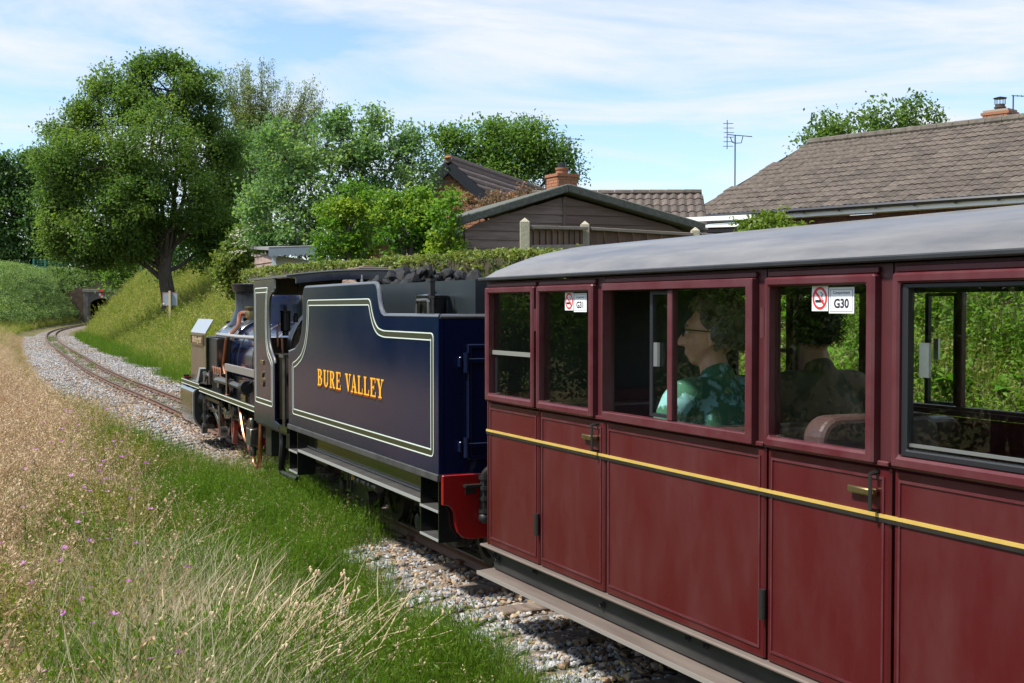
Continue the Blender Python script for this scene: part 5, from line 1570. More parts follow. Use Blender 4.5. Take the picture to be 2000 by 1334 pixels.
q = lp(444, 636, .20); MB().box((q.x - .05, q.y - .02, q.z - .03), (q.x + .02, q.y + .015, q.z + .05)).build('sand_lid', black_sat, loco)
# beam beside the boiler and dark tank beyond
MB().box((1.112, .575, .775), (2.60, .60, .838)).build('side_beam', pm('grey painted beam', (.17, .165, .155), .45, .2, (.21, .20, .19), scale=10), loco, bevel=.003)
MB().box((2.50, .576, .57), (2.56, .599, .7745)).build('beam_post', black_gloss, loco)
MB().box((3.56, .36, .567), (4.16, .50, 1.035)).build('sand_box', black_sat, loco, bevel=.006)
MB().box((3.75, .40, 1.036), (3.90, .46, 1.05)).build('sand_box_lid', black_sat, loco)
# smoke deflectors
defl_m = pm('brown grey deflector', (.085, .070, .055), .3, .2, (.11, .09, .07), scale=6, stretch=(1, 1, .4), coat=.2)
for sg in (1, -1):
    y0 = .535 * sg
    pf = [(.535, .591), (.535, 1.075), (.53, 1.09), (.455, 1.215), (.452, 1.212), (.526, 1.086), (.530, 1.074), (.530, .591)]
    pf = [(sg * a, b) for a, b in pf]
    MB().prism(pf, 0, 3.98, 4.90).build('smoke_deflector', defl_m, loco)
    # bent top overlaid in a paler colour that stands for the light on it
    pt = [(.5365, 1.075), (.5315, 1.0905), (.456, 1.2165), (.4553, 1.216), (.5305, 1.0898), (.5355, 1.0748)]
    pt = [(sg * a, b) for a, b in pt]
    MB().prism(pt, 0, 3.985, 4.895).build('deflector_top_light', pm('lit deflector top', (.30, .33, .36), .25, .2) if 'lit deflector top' not in MATS else MATS['lit deflector top'], loco)
    MB().tube([(4.2, y0 * .98, 1.0), (4.2, sg * .36, 1.0)], .009, 6).build('deflector_stay', steel_dk, loco)
np_ = MB().box((4.07, .5365, .955), (4.82, .545, 1.055)).build('name_plate', plate_red, loco)
MB().ring((4.065, .950, 4.825, 1.060), (4.08, .965, 4.81, 1.045), 1, .5368, .553).build('plate_rim', brass, np_)
text_obj('plate_letters', 'Blickling Hall', .088, pm('plate letter brass', (.62, .52, .34), .35, .6), np_, face_left(4.445, .5455, .977), .004, bold=.002, xs=1.22)
# mechanical lubricator with four bent copper pipes
lb = MB().box((3.05, .50, .64), (3.30, .58, .72)).build('oil_box', black_sat, loco, bevel=.006)
for k in range(4):
    x = 3.02 + k * .115
    MB().tube([(x, .56, .60), (x, .56, .74), (x + .008, .56, .765), (x + .035, .56, .77), (x + .06, .56, .755)], .013, 8).build('oil_pipe', copper if k != 2 else copper, lb)
    MB().cyl((x, .555, .55), (x, .555, .66), .022, 8).build('oil_pump', black_sat, lb)
lv = MB(); lv.tube([(2.05, .55, .655), (2.5, .56, .665), (2.95, .57, .67), (3.15, .57, .66)], [.022, .03, .034, .03], 8); lv.box((2.95, .55, .60), (3.05, .59, .70)); lv.box((2.45, .54, .64), (2.62, .585, .70))
lv.build('reversing_rod', steel_dk, loco)
MB().lathe([(.055, 0), (.06, .02), (.06, .10), (.045, .12)], (1.95, .53, .66), (1, 0, 0), 18).build('air_pump_end', black_sat, loco)
MB().box((3.55, .555, .592), (3.9, .60, .60)).build('rocker_plate', black_sat, loco)
MB().prism([(4.05, .592), (4.18, .592), (3.98, .74), (3.90, .73)], 1, .545, .60).build('angled_bracket', pm('pale bracket', (.30, .32, .34), .35, .3), loco)
rk = MB(); rk.cyl((3.70, .57, .66), (3.70, .60, .66), .05, 12); rk.box((3.60, .56, .60), (3.82, .59, .64)); rk.cyl((3.5, .57, .68), (3.84, .57, .69), .02, 8); rk.box((3.45, .55, .60), (3.50, .59, .73))
rk.build('valve_rocker', steel_dk, loco)
# brass valve and twin cups on the footplate
bv2 = MB(); q = (2.02, .54, .567)
bv2.lathe([(.032, 0), (.032, .03), (.022, .035), (.022, .06), (.034, .065), (.034, .09), (.025, .10), (.03, .12), (.045, .125), (.045, .15)], q, seg=8)
bv2.build('brass_valve', brass, loco)
MB().tube([(1.95, .52, .68), (1.86, .50, .72), (1.70, .48, .70), (1.55, .46, .60)], .008, 6).build('drain_pipe', steel, loco)
MB().tube([(2.6, .45, .67), (2.4, .48, .63), (2.2, .50, .58)], .006, 6).build('drain_pipe', steel, loco)
for a_ in ((2.64, .40, .62), (2.56, .42, .58)):
    MB().lathe([(.03, 0), (.032, .01), (.032, .03), (.03, .04)], a_, (.5, -.1, .6), 10).build('pipe_union', brass, loco)
# cylinders at the front
cyl_g = pm('black cladding with reflected green', (.012, .016, .012), .12, 0, (.018, .022, .016), scale=4, coat=.6)  # black cladding, base colour tinted with the green it reflects
for sg in (1, -1):
    pr_ = []
    for (y, z, r) in ((.355, .535, .02), (.655, .535, .06), (.655, .12, .16), (.355, .12, .10)):
        pass
    prof = [(.355, .53)] + [(.60 + .055 * math.sin(t), .475 + .055 * math.cos(t)) for t in np.linspace(0, 1.571, 5)] + [(.50 + .155 * math.cos(t), .27 - .15 * math.sin(t)) for t in np.linspace(0, 1.3, 6)] + [(.355, .12)]
    prof = [(sg * a, b) for a, b in prof]
    MB().prism(prof, 0, 4.02, 4.86, smooth=True).build('cylinder_cladding', cyl_g, loco, sharp=40)
    MB().loopring([(a * 1.008, b) for a, b in prof], [(a * .985, b + .008 if b < .3 else b - .006) for a, b in prof], 0, 3.995, 4.019).build('cladding_rim', pm('pale rim', (.28, .28, .28), .3, .3) if 'pale rim' not in MATS else MATS['pale rim'], loco)
    MB().prism([(a * .98, b) for a, b in prof], 0, 3.996, 4.018).build('cylinder_rear', black_sat, loco)
    MB().lathe([(.115, 0), (.115, .02), (.09, .03), (.05, .035), (.04, .07)], (3.99, sg * .50, .415), (-1, 0, 0), 22).build('valve_cover', black_gloss, loco)
    MB().lathe([(.09, 0), (.09, .02), (.05, .035), (.035, .10)], (3.99, sg * .50, .225), (-1, 0, 0), 22).build('gland', black_gloss, loco)
    for x in (4.18, 4.55):
        MB().box((x, sg * .575, .5305), (x + .14, sg * .635, .537)).build('drain_flap', black_sat, loco)
    for k in range(8):
        MB().ell((4.10 + (k % 2) * .66, sg * .657, .20 + (k // 2) * .085), (.007, .004, .007), 6, 4).build('cladding_rivet', steel_dk, loco) if sg > 0 else None
    MB().tube([(4.9, sg * .55, .16), (4.6, sg * .60, .10), (4.1, sg * .62, .075), (3.7, sg * .60, .085)], .008, 6).build('drain_rod', copper, loco)
# motion
WZ, WR = .285, .26
drv = (3.82, 3.08, 2.36)
for sg in (1, -1):
    for x in drv:
        w_ = MB().lathe([(WR + .022, 0), (WR + .022, .012), (WR, .015), (WR, .06), (WR - .035, .06), (WR - .045, .045), (.075, .045), (.06, .075)], (x, sg * .165, WZ), (0, sg, 0), 30)
        w_.build('driving_wheel', red_wheel, loco)
        # overhung crank with its long balance web hanging down
        n_ = 12
        web = [(x - .065, WZ + .10), (x + .065, WZ + .10)] + [(x + .082 * math.cos(t) * (1 - .55 * max(0, math.sin(t)) ** 2), WZ - .03 - .19 * math.sin(t)) for t in np.linspace(0, math.pi, n_)]
        MB().prism(web, 1, sg * .40, sg * .445).build('crank_web', pm('pinkish red crank', (.30, .035, .022), .25, 0, (.22, .02, .015), scale=8, coat=.4) if 'pinkish red crank' not in MATS else MATS['pinkish red crank'], loco, bevel=.008)
        MB().cyl((x, sg * .33, WZ), (x, sg * .40, WZ), .06, 14).build('axle_end', steel_dk, loco)
    rz = WZ + .075
    rd_ = MB(); rd_.box((drv[0] + .06, sg * .47, rz - .03), (drv[2] - .06, sg * .495, rz + .03))
    for x in drv: rd_.cyl((x, sg * .465, rz), (x, sg * .515, rz), .055, 14)
    rd_.build('coupling_rod', steel, loco, bevel=.004)
    MB().beam((3.75, sg * .52, .40), (3.08, sg * .535, .20), .022, .055).build('connecting_rod', steel, loco, bevel=.004)
    rc = MB(); rc.cyl((3.06, sg * .50, .19), (3.06, sg * .565, .19), .05, 14); rc.beam((3.06, sg * .555, .19), (3.10, sg * .56, .43), .02, .05); rc.beam((3.10, sg * .56, .43), (3.02, sg * .54, .45), .02, .04)
    rc.build('return_crank', steel_dk, loco)
    MB().box((3.68, sg * .50, .37), (3.82, sg * .56, .45)).build('crosshead', steel_dk, loco, bevel=.006)
    for z in (.465, .345): MB().box((3.30, sg * .52, z), (3.99, sg * .545, z + .022)).build('slide_bar', steel, loco)
    MB().cyl((3.74, sg * .53, .41), (3.99, sg * .50, .415), .014, 8).build('piston_rod', steel, loco)
    vl = MB(); vl.beam((3.98, sg * .55, .475), (3.78, sg * .565, .42), .018, .025); vl.beam((3.86, sg * .575, .43), (3.84, sg * .575, .17), .018, .04); vl.cyl((3.84, sg * .56, .17), (3.84, sg * .595, .17), .03, 10); vl.cyl((3.78, sg * .55, .42), (3.78, sg * .59, .42), .028, 10); vl.box((3.88, sg * .55, .10), (3.80, sg * .60, .15))
    vl.build('combination_lever', steel_dk, loco)
    MB().beam((3.78, sg * .57, .46), (3.05, sg * .56, .45), .014, .03).build('eccentric_rod', steel_dk, loco)
    MB().box((2.98, sg * .42, .40), (2.88, sg * .50, .56)).build('link_bracket', steel_dk, loco)
    for k, (x, z) in enumerate(((2.66, .42), (2.60, .39), (2.54, .42))):
        MB().lathe([(.05, 0), (.055, .01), (.055, .10), (.04, .12)], (x, sg * .42, z), (0, sg, 0), 14).build('oil_pot', black_sat, loco)
    # injector plumbing under the cab
    MB().tube(bend([(2.20, sg * .55, .50), (2.0, sg * .58, .46), (1.82, sg * .59, .30), (1.72, sg * .59, .24), (1.62, sg * .59, .24)], 4), .015, 8).build('injector_pipe', copper, loco)
    ij = MB(); ij.box((1.44, sg * .54, .22), (1.62, sg * .61, .36)); ij.cyl((1.53, sg * .575, .36), (1.53, sg * .575, .44), .03, 8); ij.cyl((1.50, sg * .575, .14), (1.50, sg * .575, .22), .028, 8)
    ij.build('injector', steel_dk, loco, bevel=.006)
    MB().tube(bend([(1.50, sg * .575, .17), (1.48, sg * .575, .10), (1.40, sg * .575, .065), (1.30, sg * .575, .08), (1.24, sg * .575, .16), (1.22, sg * .575, .30), (1.22, sg * .57, .42)], 4), .018, 10).build('overflow_pipe', brass if sg < 0 else copper, loco)
    MB().lathe([(.16, 0), (.16, .05), (.06, .05), (.05, .08)], (1.35, sg * .17, .15), (0, sg, 0), 24).build('trailing_wheel', red_wheel, loco)
    MB().box((.9, sg * .5, .20), (1.1, sg * .56, .44)).build('ash_pan_side', black_sat, loco)
    MB().tube(bend([(.55, sg * .55, .40), (.52, sg * .56, .34), (.55, sg * .56, .22), (.62, sg * .54, .12), (.30, sg * .5, .10)], 4), .024, 8).build('tender_hose', rubber, loco)
    MB().lathe([(.15, 0), (.15, .05), (.06, .05), (.05, .08)], (4.55, sg * .17, .13), (0, sg, 0), 24).build('pony_wheel', steel_dk, loco)
MB().box((4.99, -.45, .10), (5.02, .45, .36)).build('guard_plate', black_sat, loco)
MB().box((4.985, .54, .28), (5.0, .60, .62)).build('lamp_iron', black_sat, loco)
# ------------------------------------------------------------------ passengers
def remeshed(m, name, mat, parent, vox=.009, sm=4, noise=None):
    o = m.build(name, mat, parent)
    r = o.modifiers.new('skin', 'REMESH'); r.mode = 'VOXEL'; r.voxel_size = vox; r.use_smooth_shade = True
    s_ = o.modifiers.new('soft', 'SMOOTH'); s_.factor = .5; s_.iterations = sm
    return o
def person(label, root, rotz, head_yaw, top_cols, hair_col, big_hair, lean=0.0, glasses=False):
    t = thing('person', label, 'person', root, rotz, 'passengers in the coach')
    m = MB()
    # pelvis, belly, chest, shoulders, neck
    m.ell((0, 0, .10), (.13, .165, .12)); m.ell((-.02, 0, .26), (.115, .15, .14)); m.ell((-.015, 0, .42), (.115, .165, .15))
    m.cap((-.02, -.14, .535), (-.02, .14, .535), .062, .062)
    m.cap((-.02, 0, .52), (.012, 0, .66), .062, .052)
    # legs
    for s_ in (1, -1):
        m.cap((.02, s_ * .10, .08), (.44, s_ * .11, .06), .085, .058); m.cap((.44, s_ * .11, .05), (.43, s_ * .11, -.36), .056, .040); m.cap((.43, s_ * .11, -.38), (.58, s_ * .12, -.41), .040, .032)
        # arms: upper, fore, hand resting on the thigh
        sh, el, wr = (-.02, s_ * .185, .52), (.06, s_ * .245, .27), (.27, s_ * .14, .17)
        m.cap(sh, el, .052, .042); m.cap(el, wr, .040, .028)
        m.ell((.305, s_ * .125, .160), (.045, .036, .016))
        for f_, (ln, yo) in enumerate(((.060, .026), (.070, .009), (.066, -.008), (.052, -.024))):
            b0 = Vector((.335, s_ * .125 + yo, .160)); b1 = b0 + Vector((ln * .6, 0, -.006)); b2 = b1 + Vector((ln * .45, 0, -.022))
            m.cap(b0, b1, .0085, .008, 8); m.cap(b1, b2, .008, .007, 8)
        m.cap((.285, s_ * .125 - s_ * .034, .160), (.325, s_ * .125 - s_ * .056, .150), .010, .008, 8)
    # head (turned)
    H = Vector((.015, 0, .755)); Rh = Matrix.Rotation(head_yaw, 3, 'Z') @ Matrix.Rotation(lean, 3, 'Y')
    hp = lambda x, y, z: H + Rh @ Vector((x, y, z))
    def he(c, r): m.ell(hp(*c), r, 16, 10, M=Rh)
    he((-.012, 0, .025), (.098, .078, .100)); he((.035, 0, -.035), (.062, .060, .075)); he((.058, 0, -.088), (.030, .034, .026))
    he((.070, 0, .030), (.030, .058, .032)); he((.062, .035, -.030), (.028, .024, .030)); he((.062, -.035, -.030), (.028, .024, .030))
    m.cap(hp(.092, 0, .012), hp(.118, 0, -.030), .012, .015, 10); he((.108, .011, -.034), (.012, .010, .009)); he((.108, -.011, -.034), (.012, .010, .009))
    he((.091, 0, -.060), (.013, .026, .0075)); he((.088, 0, -.072), (.014, .024, .008))
    for s_ in (1, -1):
        he((-.008, s_ * .080, -.012), (.022, .010, .034)); he((-.002, s_ * .084, -.036), (.010, .008, .012))
    body = remeshed(m, 'body', skin, t, .0075, 3)
    for s_ in (1, -1):
        MB().ell(hp(.086, s_ * .031, .012), (.011, .013, .010), 10, 7, M=Rh).build('eye', white_upvc, t)
        MB().ell(hp(.0945, s_ * .031, .012), (.0045, .0055, .0055), 8, 6, M=Rh).build('iris', ink, t)
        MB().cap(hp(.098, s_ * .016, .034), hp(.088, s_ * .050, .034), .005, .004, 6).build('eyebrow', hair_col, t)
    # clothes
    c = MB()
    c.ell((0, 0, .14), (.145, .180, .12)); c.ell((-.02, 0, .27), (.130, .168, .15)); c.ell((-.018, 0, .42), (.130, .182, .155))
    c.cap((-.02, -.15, .535), (-.02, .15, .535), .072, .072); c.cap((-.025, 0, .50), (-.012, 0, .60), .085, .066)
    for s_ in (1, -1):
        c.cap((-.02, s_ * .185, .52), (.055, s_ * .247, .29), .070, .066)
    remeshed(c, 'top', top_cols, t, .011, 5)
    tr = MB()
    tr.ell((0, 0, .08), (.14, .175, .10))
    for s_ in (1, -1):
        tr.cap((.02, s_ * .10, .08), (.44, s_ * .11, .06), .096, .070); tr.cap((.44, s_ * .11, .05), (.43, s_ * .11, -.34), .068, .055)
        MB().cap((.42, s_ * .11, -.375), (.585, s_ * .12, -.40), .052, .042).build('shoe', black_sat, t)
    remeshed(tr, 'trousers', pm('dark trousers', (.02, .022, .03), .8) if 'dark trousers' not in MATS else MATS['dark trousers'], t, .012, 4)
    # hair: a bumpy cap plus many curls
    hm = MB(); rr = random.Random(3 if big_hair else 9)
    sc_ = 1.0 if big_hair else .80
    for k in range(260 if big_hair else 170):
        th = rr.uniform(0, 2 * math.pi); ph = math.acos(rr.uniform(-.62, 1))
        x, y, z = math.sin(ph) * math.cos(th), math.sin(ph) * math.sin(th), math.cos(ph)
        if x > .38 and z < .62: continue
        if x > .05 and abs(y) > .6 and z < .15: continue
        r_ = rr.uniform(.014, .024) * sc_
        q = hp(-.018 + x * (.108 if big_hair else .098), y * (.094 if big_hair else .080), .028 + z * (.112 if big_hair else .102))
        hm.ell(q, (r_, r_, r_), 8, 6)
    hm.ell(hp(-.022, 0, .034), (.098, .082, .100), 16, 10, M=Rh)
    remeshed(hm, 'hair', hair_col, t, .0075, 1)
    cu = MB()
    for k in range(1300 if big_hair else 500):
        th = rr.uniform(0, 2 * math.pi); ph = math.acos(rr.uniform(-.6, 1))
        x, y, z = math.sin(ph) * math.cos(th), math.sin(ph) * math.sin(th), math.cos(ph)
        if x > .40 and z < .62: continue
        if x > .05 and abs(y) > .6 and z < .2: continue
        q = hp(-.018 + x * (.122 + rr.uniform(-.008, .012)) * (sc_ * .3 + .7), y * (.108 + rr.uniform(-.008, .012)) * (sc_ * .3 + .7), .028 + z * (.126 + rr.uniform(-.008, .012)) * (sc_ * .3 + .7)); a_ = rr.uniform(0, 6.3)
        pts = [q + Vector((.010 * math.cos(a_ + u), .010 * math.sin(a_ + u), .006 * u - .015)) for u in np.linspace(0, 4.2, 6)]
        cu.tube(pts, .0017, 3, caps=False)
    cu.build('curls', hair_col, t)
    if glasses:
        g_ = MB()
        for s_ in (1, -1):
            pts = [hp(.104, s_ * .032 + .022 * math.cos(u), .010 + .017 * math.sin(u)) for u in np.linspace(0, 6.283, 15)[:-1]]
            g_.tube(pts, .0022, 5, closed=True)
            g_.tube([hp(.102, s_ * .054, .016), hp(.08, s_ * .075, .018), hp(.0, s_ * .086, .012), hp(-.018, s_ * .084, .0)], .0024, 5)
        g_.tube([hp(.105, .010, .016), hp(.109, 0, .018), hp(.105, -.010, .016)], .002, 5)
        g_.build('glasses', black_sat, t)
    return t
M1 = Matrix.Translation((0.467, 5.541, 0)) @ Matrix.Rotation(R(90) + A1, 4, 'Z')
teal = pm('teal leaf print fabric', (.030, .125, .070), .75, 0, (.22, .46, .46), scale=16, detail=4, lo=.50, hi=.57, bump=.15, bscale=14)
camo = pm('olive camouflage fabric', (.085, .078, .048), .8, 0, (.19, .14, .085), scale=13, detail=2, lo=.47, hi=.53)
hair1 = pm('grey brown hair', (.11, .098, .082), .6, 0, (.30, .28, .25), scale=18, lo=.4, hi=.7)
hair2 = pm('dark brown hair', (.022, .016, .012), .6)
person('grey haired woman in glasses and teal patterned top looking out sideways', M1 @ Vector((-1.17, .265, .475)), R(90) + A1 + R(8), R(42), teal, hair1, True, glasses=True)
person('dark haired passenger in olive camouflage top seen from behind', M1 @ Vector((-.99, -.36, .475)), R(90) + A1 - R(8), R(-20), camo, hair2, False)
# ------------------------------------------------------------------ trees
def rand_unit(n, r=rng):
    v = r.normal(size=(n, 3)); return v / np.linalg.norm(v, axis=1)[:, None]
def leaf_cloud(C, v0, per, spread, size, upbias=.6, droop=0.0, aspect=1.7, r=rng, flat=.8):
    """per leaves round every cluster centre: folded two-triangle leaves"""
    n = len(C) * per
    ctr = np.repeat(C, per, 0) + np.clip(r.normal(size=(n, 3)), -1.9, 1.9) * spread * np.array([1, 1, flat])
    d = rand_unit(n, r); d[:, 2] -= droop; d /= np.linalg.norm(d, axis=1)[:, None]
    nrm = rand_unit(n, r); nrm[:, 2] = np.abs(nrm[:, 2]) + upbias
    sd = np.cross(d, nrm); sd /= np.linalg.norm(sd, axis=1)[:, None] + 1e-9
    up = np.cross(sd, d)
    L = size * r.uniform(.65, 1.3, n)[:, None]; W = L / aspect
    a = ctr - d * L * .5; b = ctr + sd * W * .5 + up * L * .10; c = ctr + d * L * .5 - up * L * .12; e = ctr - sd * W * .5 + up * L * .10
    V = np.stack([a, b, c, e], 1).reshape(-1, 3)
    k = np.arange(n) * 4
    Fc = np.stack([k, k + 1, k + 2, k + 3], 1)
    val = np.clip(np.repeat(v0, per) + r.normal(size=n) * .16, 0, 1)
    return V, Fc, val
def lobe_points(lobes, dens, r=rng, inner=.45):
    """cluster centres in the outer shell of ellipsoid lobes: (cx,cy,cz,rx,ry,rz)"""
    P_ = []
    for (cx, cy, cz, rx, ry, rz) in lobes:
        n = max(6, int(dens * (rx * ry + ry * rz + rx * rz) / 3 * 4 * math.pi))
        u = rand_unit(n, r); q = r.uniform(inner, 1.0, n) ** .6
        q *= 1 + .10 * np.clip(r.normal(size=n), -1.6, 1.3)
        base_ = np.array([cx, cy, cz]) + u * q[:, None] * np.array([rx, ry, rz])
        # gather the twigs into rounded boughs with gaps between them
        nb = max(5, int(n / 26)); B = base_[:nb]
        br = .30 * (rx * ry * rz) ** (1 / 3)
        k = r.integers(0, nb, n); uu = rand_unit(n, r); uu[:, 2] = np.where((uu[:, 2] < -.25) & (r.random(n) < .6), -uu[:, 2], uu[:, 2])
        bough = B[k] + uu * (br * r.uniform(.55, 1.08, n) * (.7 + .6 * r.random(nb))[k])[:, None] * np.array([1.1, 1.1, .8])
        loose = r.random(n) < .42
        P_.append(np.where(loose[:, None], base_, bough))
    return np.concatenate(P_)
def branch_mesh(m, a, b, r0, r1, r, bend=.12, seg=6):
    a, b = Vector(a), Vector(b); L_ = (b - a).length
    mid1 = a.lerp(b, .35) + Vector((r.normal(), r.normal(), r.normal() + .5)) * L_ * bend * .5
    mid2 = a.lerp(b, .7) + Vector((r.normal(), r.normal(), r.normal() + .5)) * L_ * bend * .4
    m.tube([a, mid1, mid2, b], [r0, r0 * .8 + r1 * .2, r0 * .4 + r1 * .6, r1], seg, caps=False)
def tree(name, label, base, trunk_top, tr, lobes, dens, per, spread, size, lmat, bark, cat='tree', group=None, seed=1, droop=0.0, twigs=0, limbs=True, aspect=1.7, upbias=.6, inner=.45, multi=1, flat=.8):
    r = np.random.default_rng(seed)
    base = Vector(base); tt = Vector(trunk_top)
    base.z = float(ground_z([base.x], [base.y])[0])
    t = thing(name, label, cat, base, 0, group)
    C = lobe_points(lobes, dens, r, inner)
    C = C[C[:, 2] > base.z + .15]
    cs = vnoise(C[:, 0] + C[:, 1] * .7, C[:, 2] + C[:, 1] * .4, max(.4, spread * 3.2), seed + 1)
    V, Fc, val = leaf_cloud(C, .15 + .7 * cs, per, spread, size, upbias, droop, aspect, r, flat)
    V = V - np.array(base)
    mesh_obj('crown', raw_mesh('crown', V, Fc, lmat, val), t)
    m = MB(); o0 = Vector((0, 0, -.25)); T_ = tt - base
    for k in range(multi):
        off = Vector((r.normal() * tr * 1.1, r.normal() * tr, 0)) if multi > 1 else Vector((0, 0, 0))
        p1 = T_ * .33 + Vector((r.normal() * tr * .4, r.normal() * tr * .4, 0)) + off * .6; p2 = T_ * .66 + Vector((r.normal() * tr * .5, r.normal() * tr * .5, 0)) + off * 1.3
        m.tube([o0 + off, off * .9 + Vector((0, 0, .12)), p1, p2, T_ + off * 2], [tr * 1.5, tr * 1.12, tr * .95, tr * .85, tr * .7], 10, caps=False)
    m.build('trunk', bark, t)
    if limbs:
        m = MB()
        for (cx, cy, cz, rx, ry, rz) in lobes:
            c = Vector((cx, cy, cz)) - base
            s0 = T_ * min(1, max(.55, .55 + .45 * r.random()))
            branch_mesh(m, s0, c, tr * .30, tr * .08, r)
            for q in range(5 + twigs):
                u = rand_unit(1, r)[0] * np.array([rx, ry, rz]) * r.uniform(.6, 1.0)
                branch_mesh(m, c + Vector(u) * -.1, c + Vector(u), tr * .11, tr * .02, r, seg=4)
        m.build('branches', bark, t)
    return t
def LB(items, Y, dep=.9, yo=None):
    """lobes from picture measures (px, py, rx, ry) at depth Y"""
    o = []
    for k, (px, py, rx, ry) in enumerate(items):
        off = (yo[k] if yo else 0)
        p = at(px, py, Y + off); s_ = (Y + off) / F_PX
        o.append((p.x, p.y, p.z, rx * s_, max(rx, ry) * s_ * dep, ry * s_))
    return o
oak_l = leaf_mat('oak leaves', [(0.0534, 0.1129, 0.0278), (0.095, 0.1756, 0.04), (0.1603, 0.2384, 0.0554)], .45)
oak_d = leaf_mat('dark oak leaves', [(0.0482, 0.1129, 0.0251), (0.0859, 0.1728, 0.0368), (0.146, 0.247, 0.0502)], .42)
far_l = leaf_mat('far dark leaves', [(0.0406, 0.101, 0.0333), (0.0702, 0.1466, 0.0485), (0.1169, 0.2035, 0.0637)], .40)
pale_l = leaf_mat('pale willow leaves', [(0.1103, 0.1652, 0.0483), (0.1705, 0.2375, 0.0725), (0.2407, 0.3097, 0.1127)], .35)
fruit_l = leaf_mat('fruit tree leaves', [(0.0773, 0.165, 0.0626), (0.1374, 0.2518, 0.0956), (0.2406, 0.3474, 0.1478)], .45)
bush_l = leaf_mat('fresh bush leaves', [(0.0432, 0.1283, 0.0143), (0.1047, 0.2228, 0.0257), (0.2958, 0.378, 0.0501)], .45)
elder_l = leaf_mat('elder leaves', [(0.063, 0.1148, 0.0234), (0.119, 0.1755, 0.039), (0.238, 0.2565, 0.078)], .36)
red_l = leaf_mat('reddish young leaves', [(0.1036, 0.104, 0.0536), (0.221, 0.1178, 0.0842), (0.3591, 0.2079, 0.1683)], .35)
lime_l = leaf_mat('lime shrub leaves', [(.075, .135, .012), (.13, .20, .025), (.20, .28, .05)], .42)
hedge_l = leaf_mat('hedge leaves', [(0.0442, 0.0819, 0.0168), (0.105, 0.1638, 0.0336), (0.2099, 0.2252, 0.066), (0.1658, 0.273, 0.054)], .33)
bark_d = pm('dark bark', (.045, .036, .028), .95, 0, (.10, .082, .064), scale=5, stretch=(3, 3, .5), bump=.6)
bark_g = pm('grey bark', (.075, .062, .050), .95, 0, (.13, .11, .09), scale=6, stretch=(3, 3, .5), bump=.5)
white_fl = pm('cream blossom', (.62, .60, .48), .7)

Y = 45.0
ob = at(327, 553, Y)
tree('oak_tree', 'large spreading oak with dark forked trunk standing on the bank right of the tunnel', (ob.x, ob.y, float(ground_z([ob.x], [ob.y])[0])), at(323, 478, Y), .29,
     LB([(330, 180, 85, 62), (240, 205, 75, 62), (395, 215, 60, 60), (160, 262, 62, 50), (118, 322, 46, 52), (190, 330, 90, 68), (300, 285, 100, 75), (410, 300, 60, 75), (452, 360, 42, 80),
         (380, 390, 70, 60), (270, 380, 70, 55), (130, 405, 58, 62), (205, 440, 75, 55), (150, 470, 48, 40), (255, 470, 42, 38), (425, 450, 50, 55), (345, 128, 38, 20), (280, 142, 30, 18), (190, 178, 24, 20), (110, 262, 26, 18), (225, 505, 38, 28), (128, 455, 46, 46), (190, 490, 60, 30), (265, 430, 48, 52), (118, 400, 40, 50), (380, 440, 50, 50), (250, 350, 70, 50), (150, 500, 58, 28), (262, 482, 40, 34), (405, 490, 48, 40)],
        Y, .85, [0, .5, .8, 0, -.5, -1.2, -1.8, .5, 1, -1.2, -2, -.5, -1.5, 0, 0, 1.5, 0, 0, 0, 0, .8, 0, 0, -1.0, 0, 1.0, 1.5, .5, -.6, 1.6]), 13.0, 26, .20, .122, oak_l, bark_d, seed=3)
Y = 132
tree('tall_tree', 'dark dense tree filling the left edge behind the green fence', (at(20, 520, Y).x, Y, 4.4), at(25, 430, Y), .6,
     LB([(30, 345, 55, 48), (75, 400, 62, 60), (10, 420, 60, 60), (55, 470, 75, 42), (115, 470, 45, 42), (-60, 400, 80, 90), (140, 500, 30, 18), (60, 505, 70, 18), (-10, 490, 60, 28), (100, 430, 50, 50), (70, 340, 40, 40)], Y), 1.15, 30, .62, .40, far_l, bark_d, seed=5)
Y = 88
tree('tall_tree', 'dark leafy tree overhanging the bank just above the tunnel', (at(262, 520, Y).x, Y, 3.8), at(262, 470, Y), .3,
     LB([(262, 470, 42, 42), (240, 515, 32, 40), (285, 520, 40, 36), (225, 545, 22, 22), (300, 470, 40, 50), (262, 545, 35, 18)], Y, 1.0), 3.0, 20, .42, .27, oak_d, bark_d, seed=6)
Y = 58
tree('dark_tree', 'dark green tree filling the gap right of the oak trunk', (at(440, 540, Y).x, Y, 2.4), at(440, 460, Y), .3,
     LB([(420, 420, 55, 60), (465, 400, 50, 75), (440, 495, 55, 45), (380, 500, 45, 42), (480, 300, 40, 55), (505, 480, 50, 50), (340, 520, 40, 28), (470, 540, 60, 25)], Y), 3.6, 22, .36, .22, far_l, bark_d, seed=7)
Y = 66
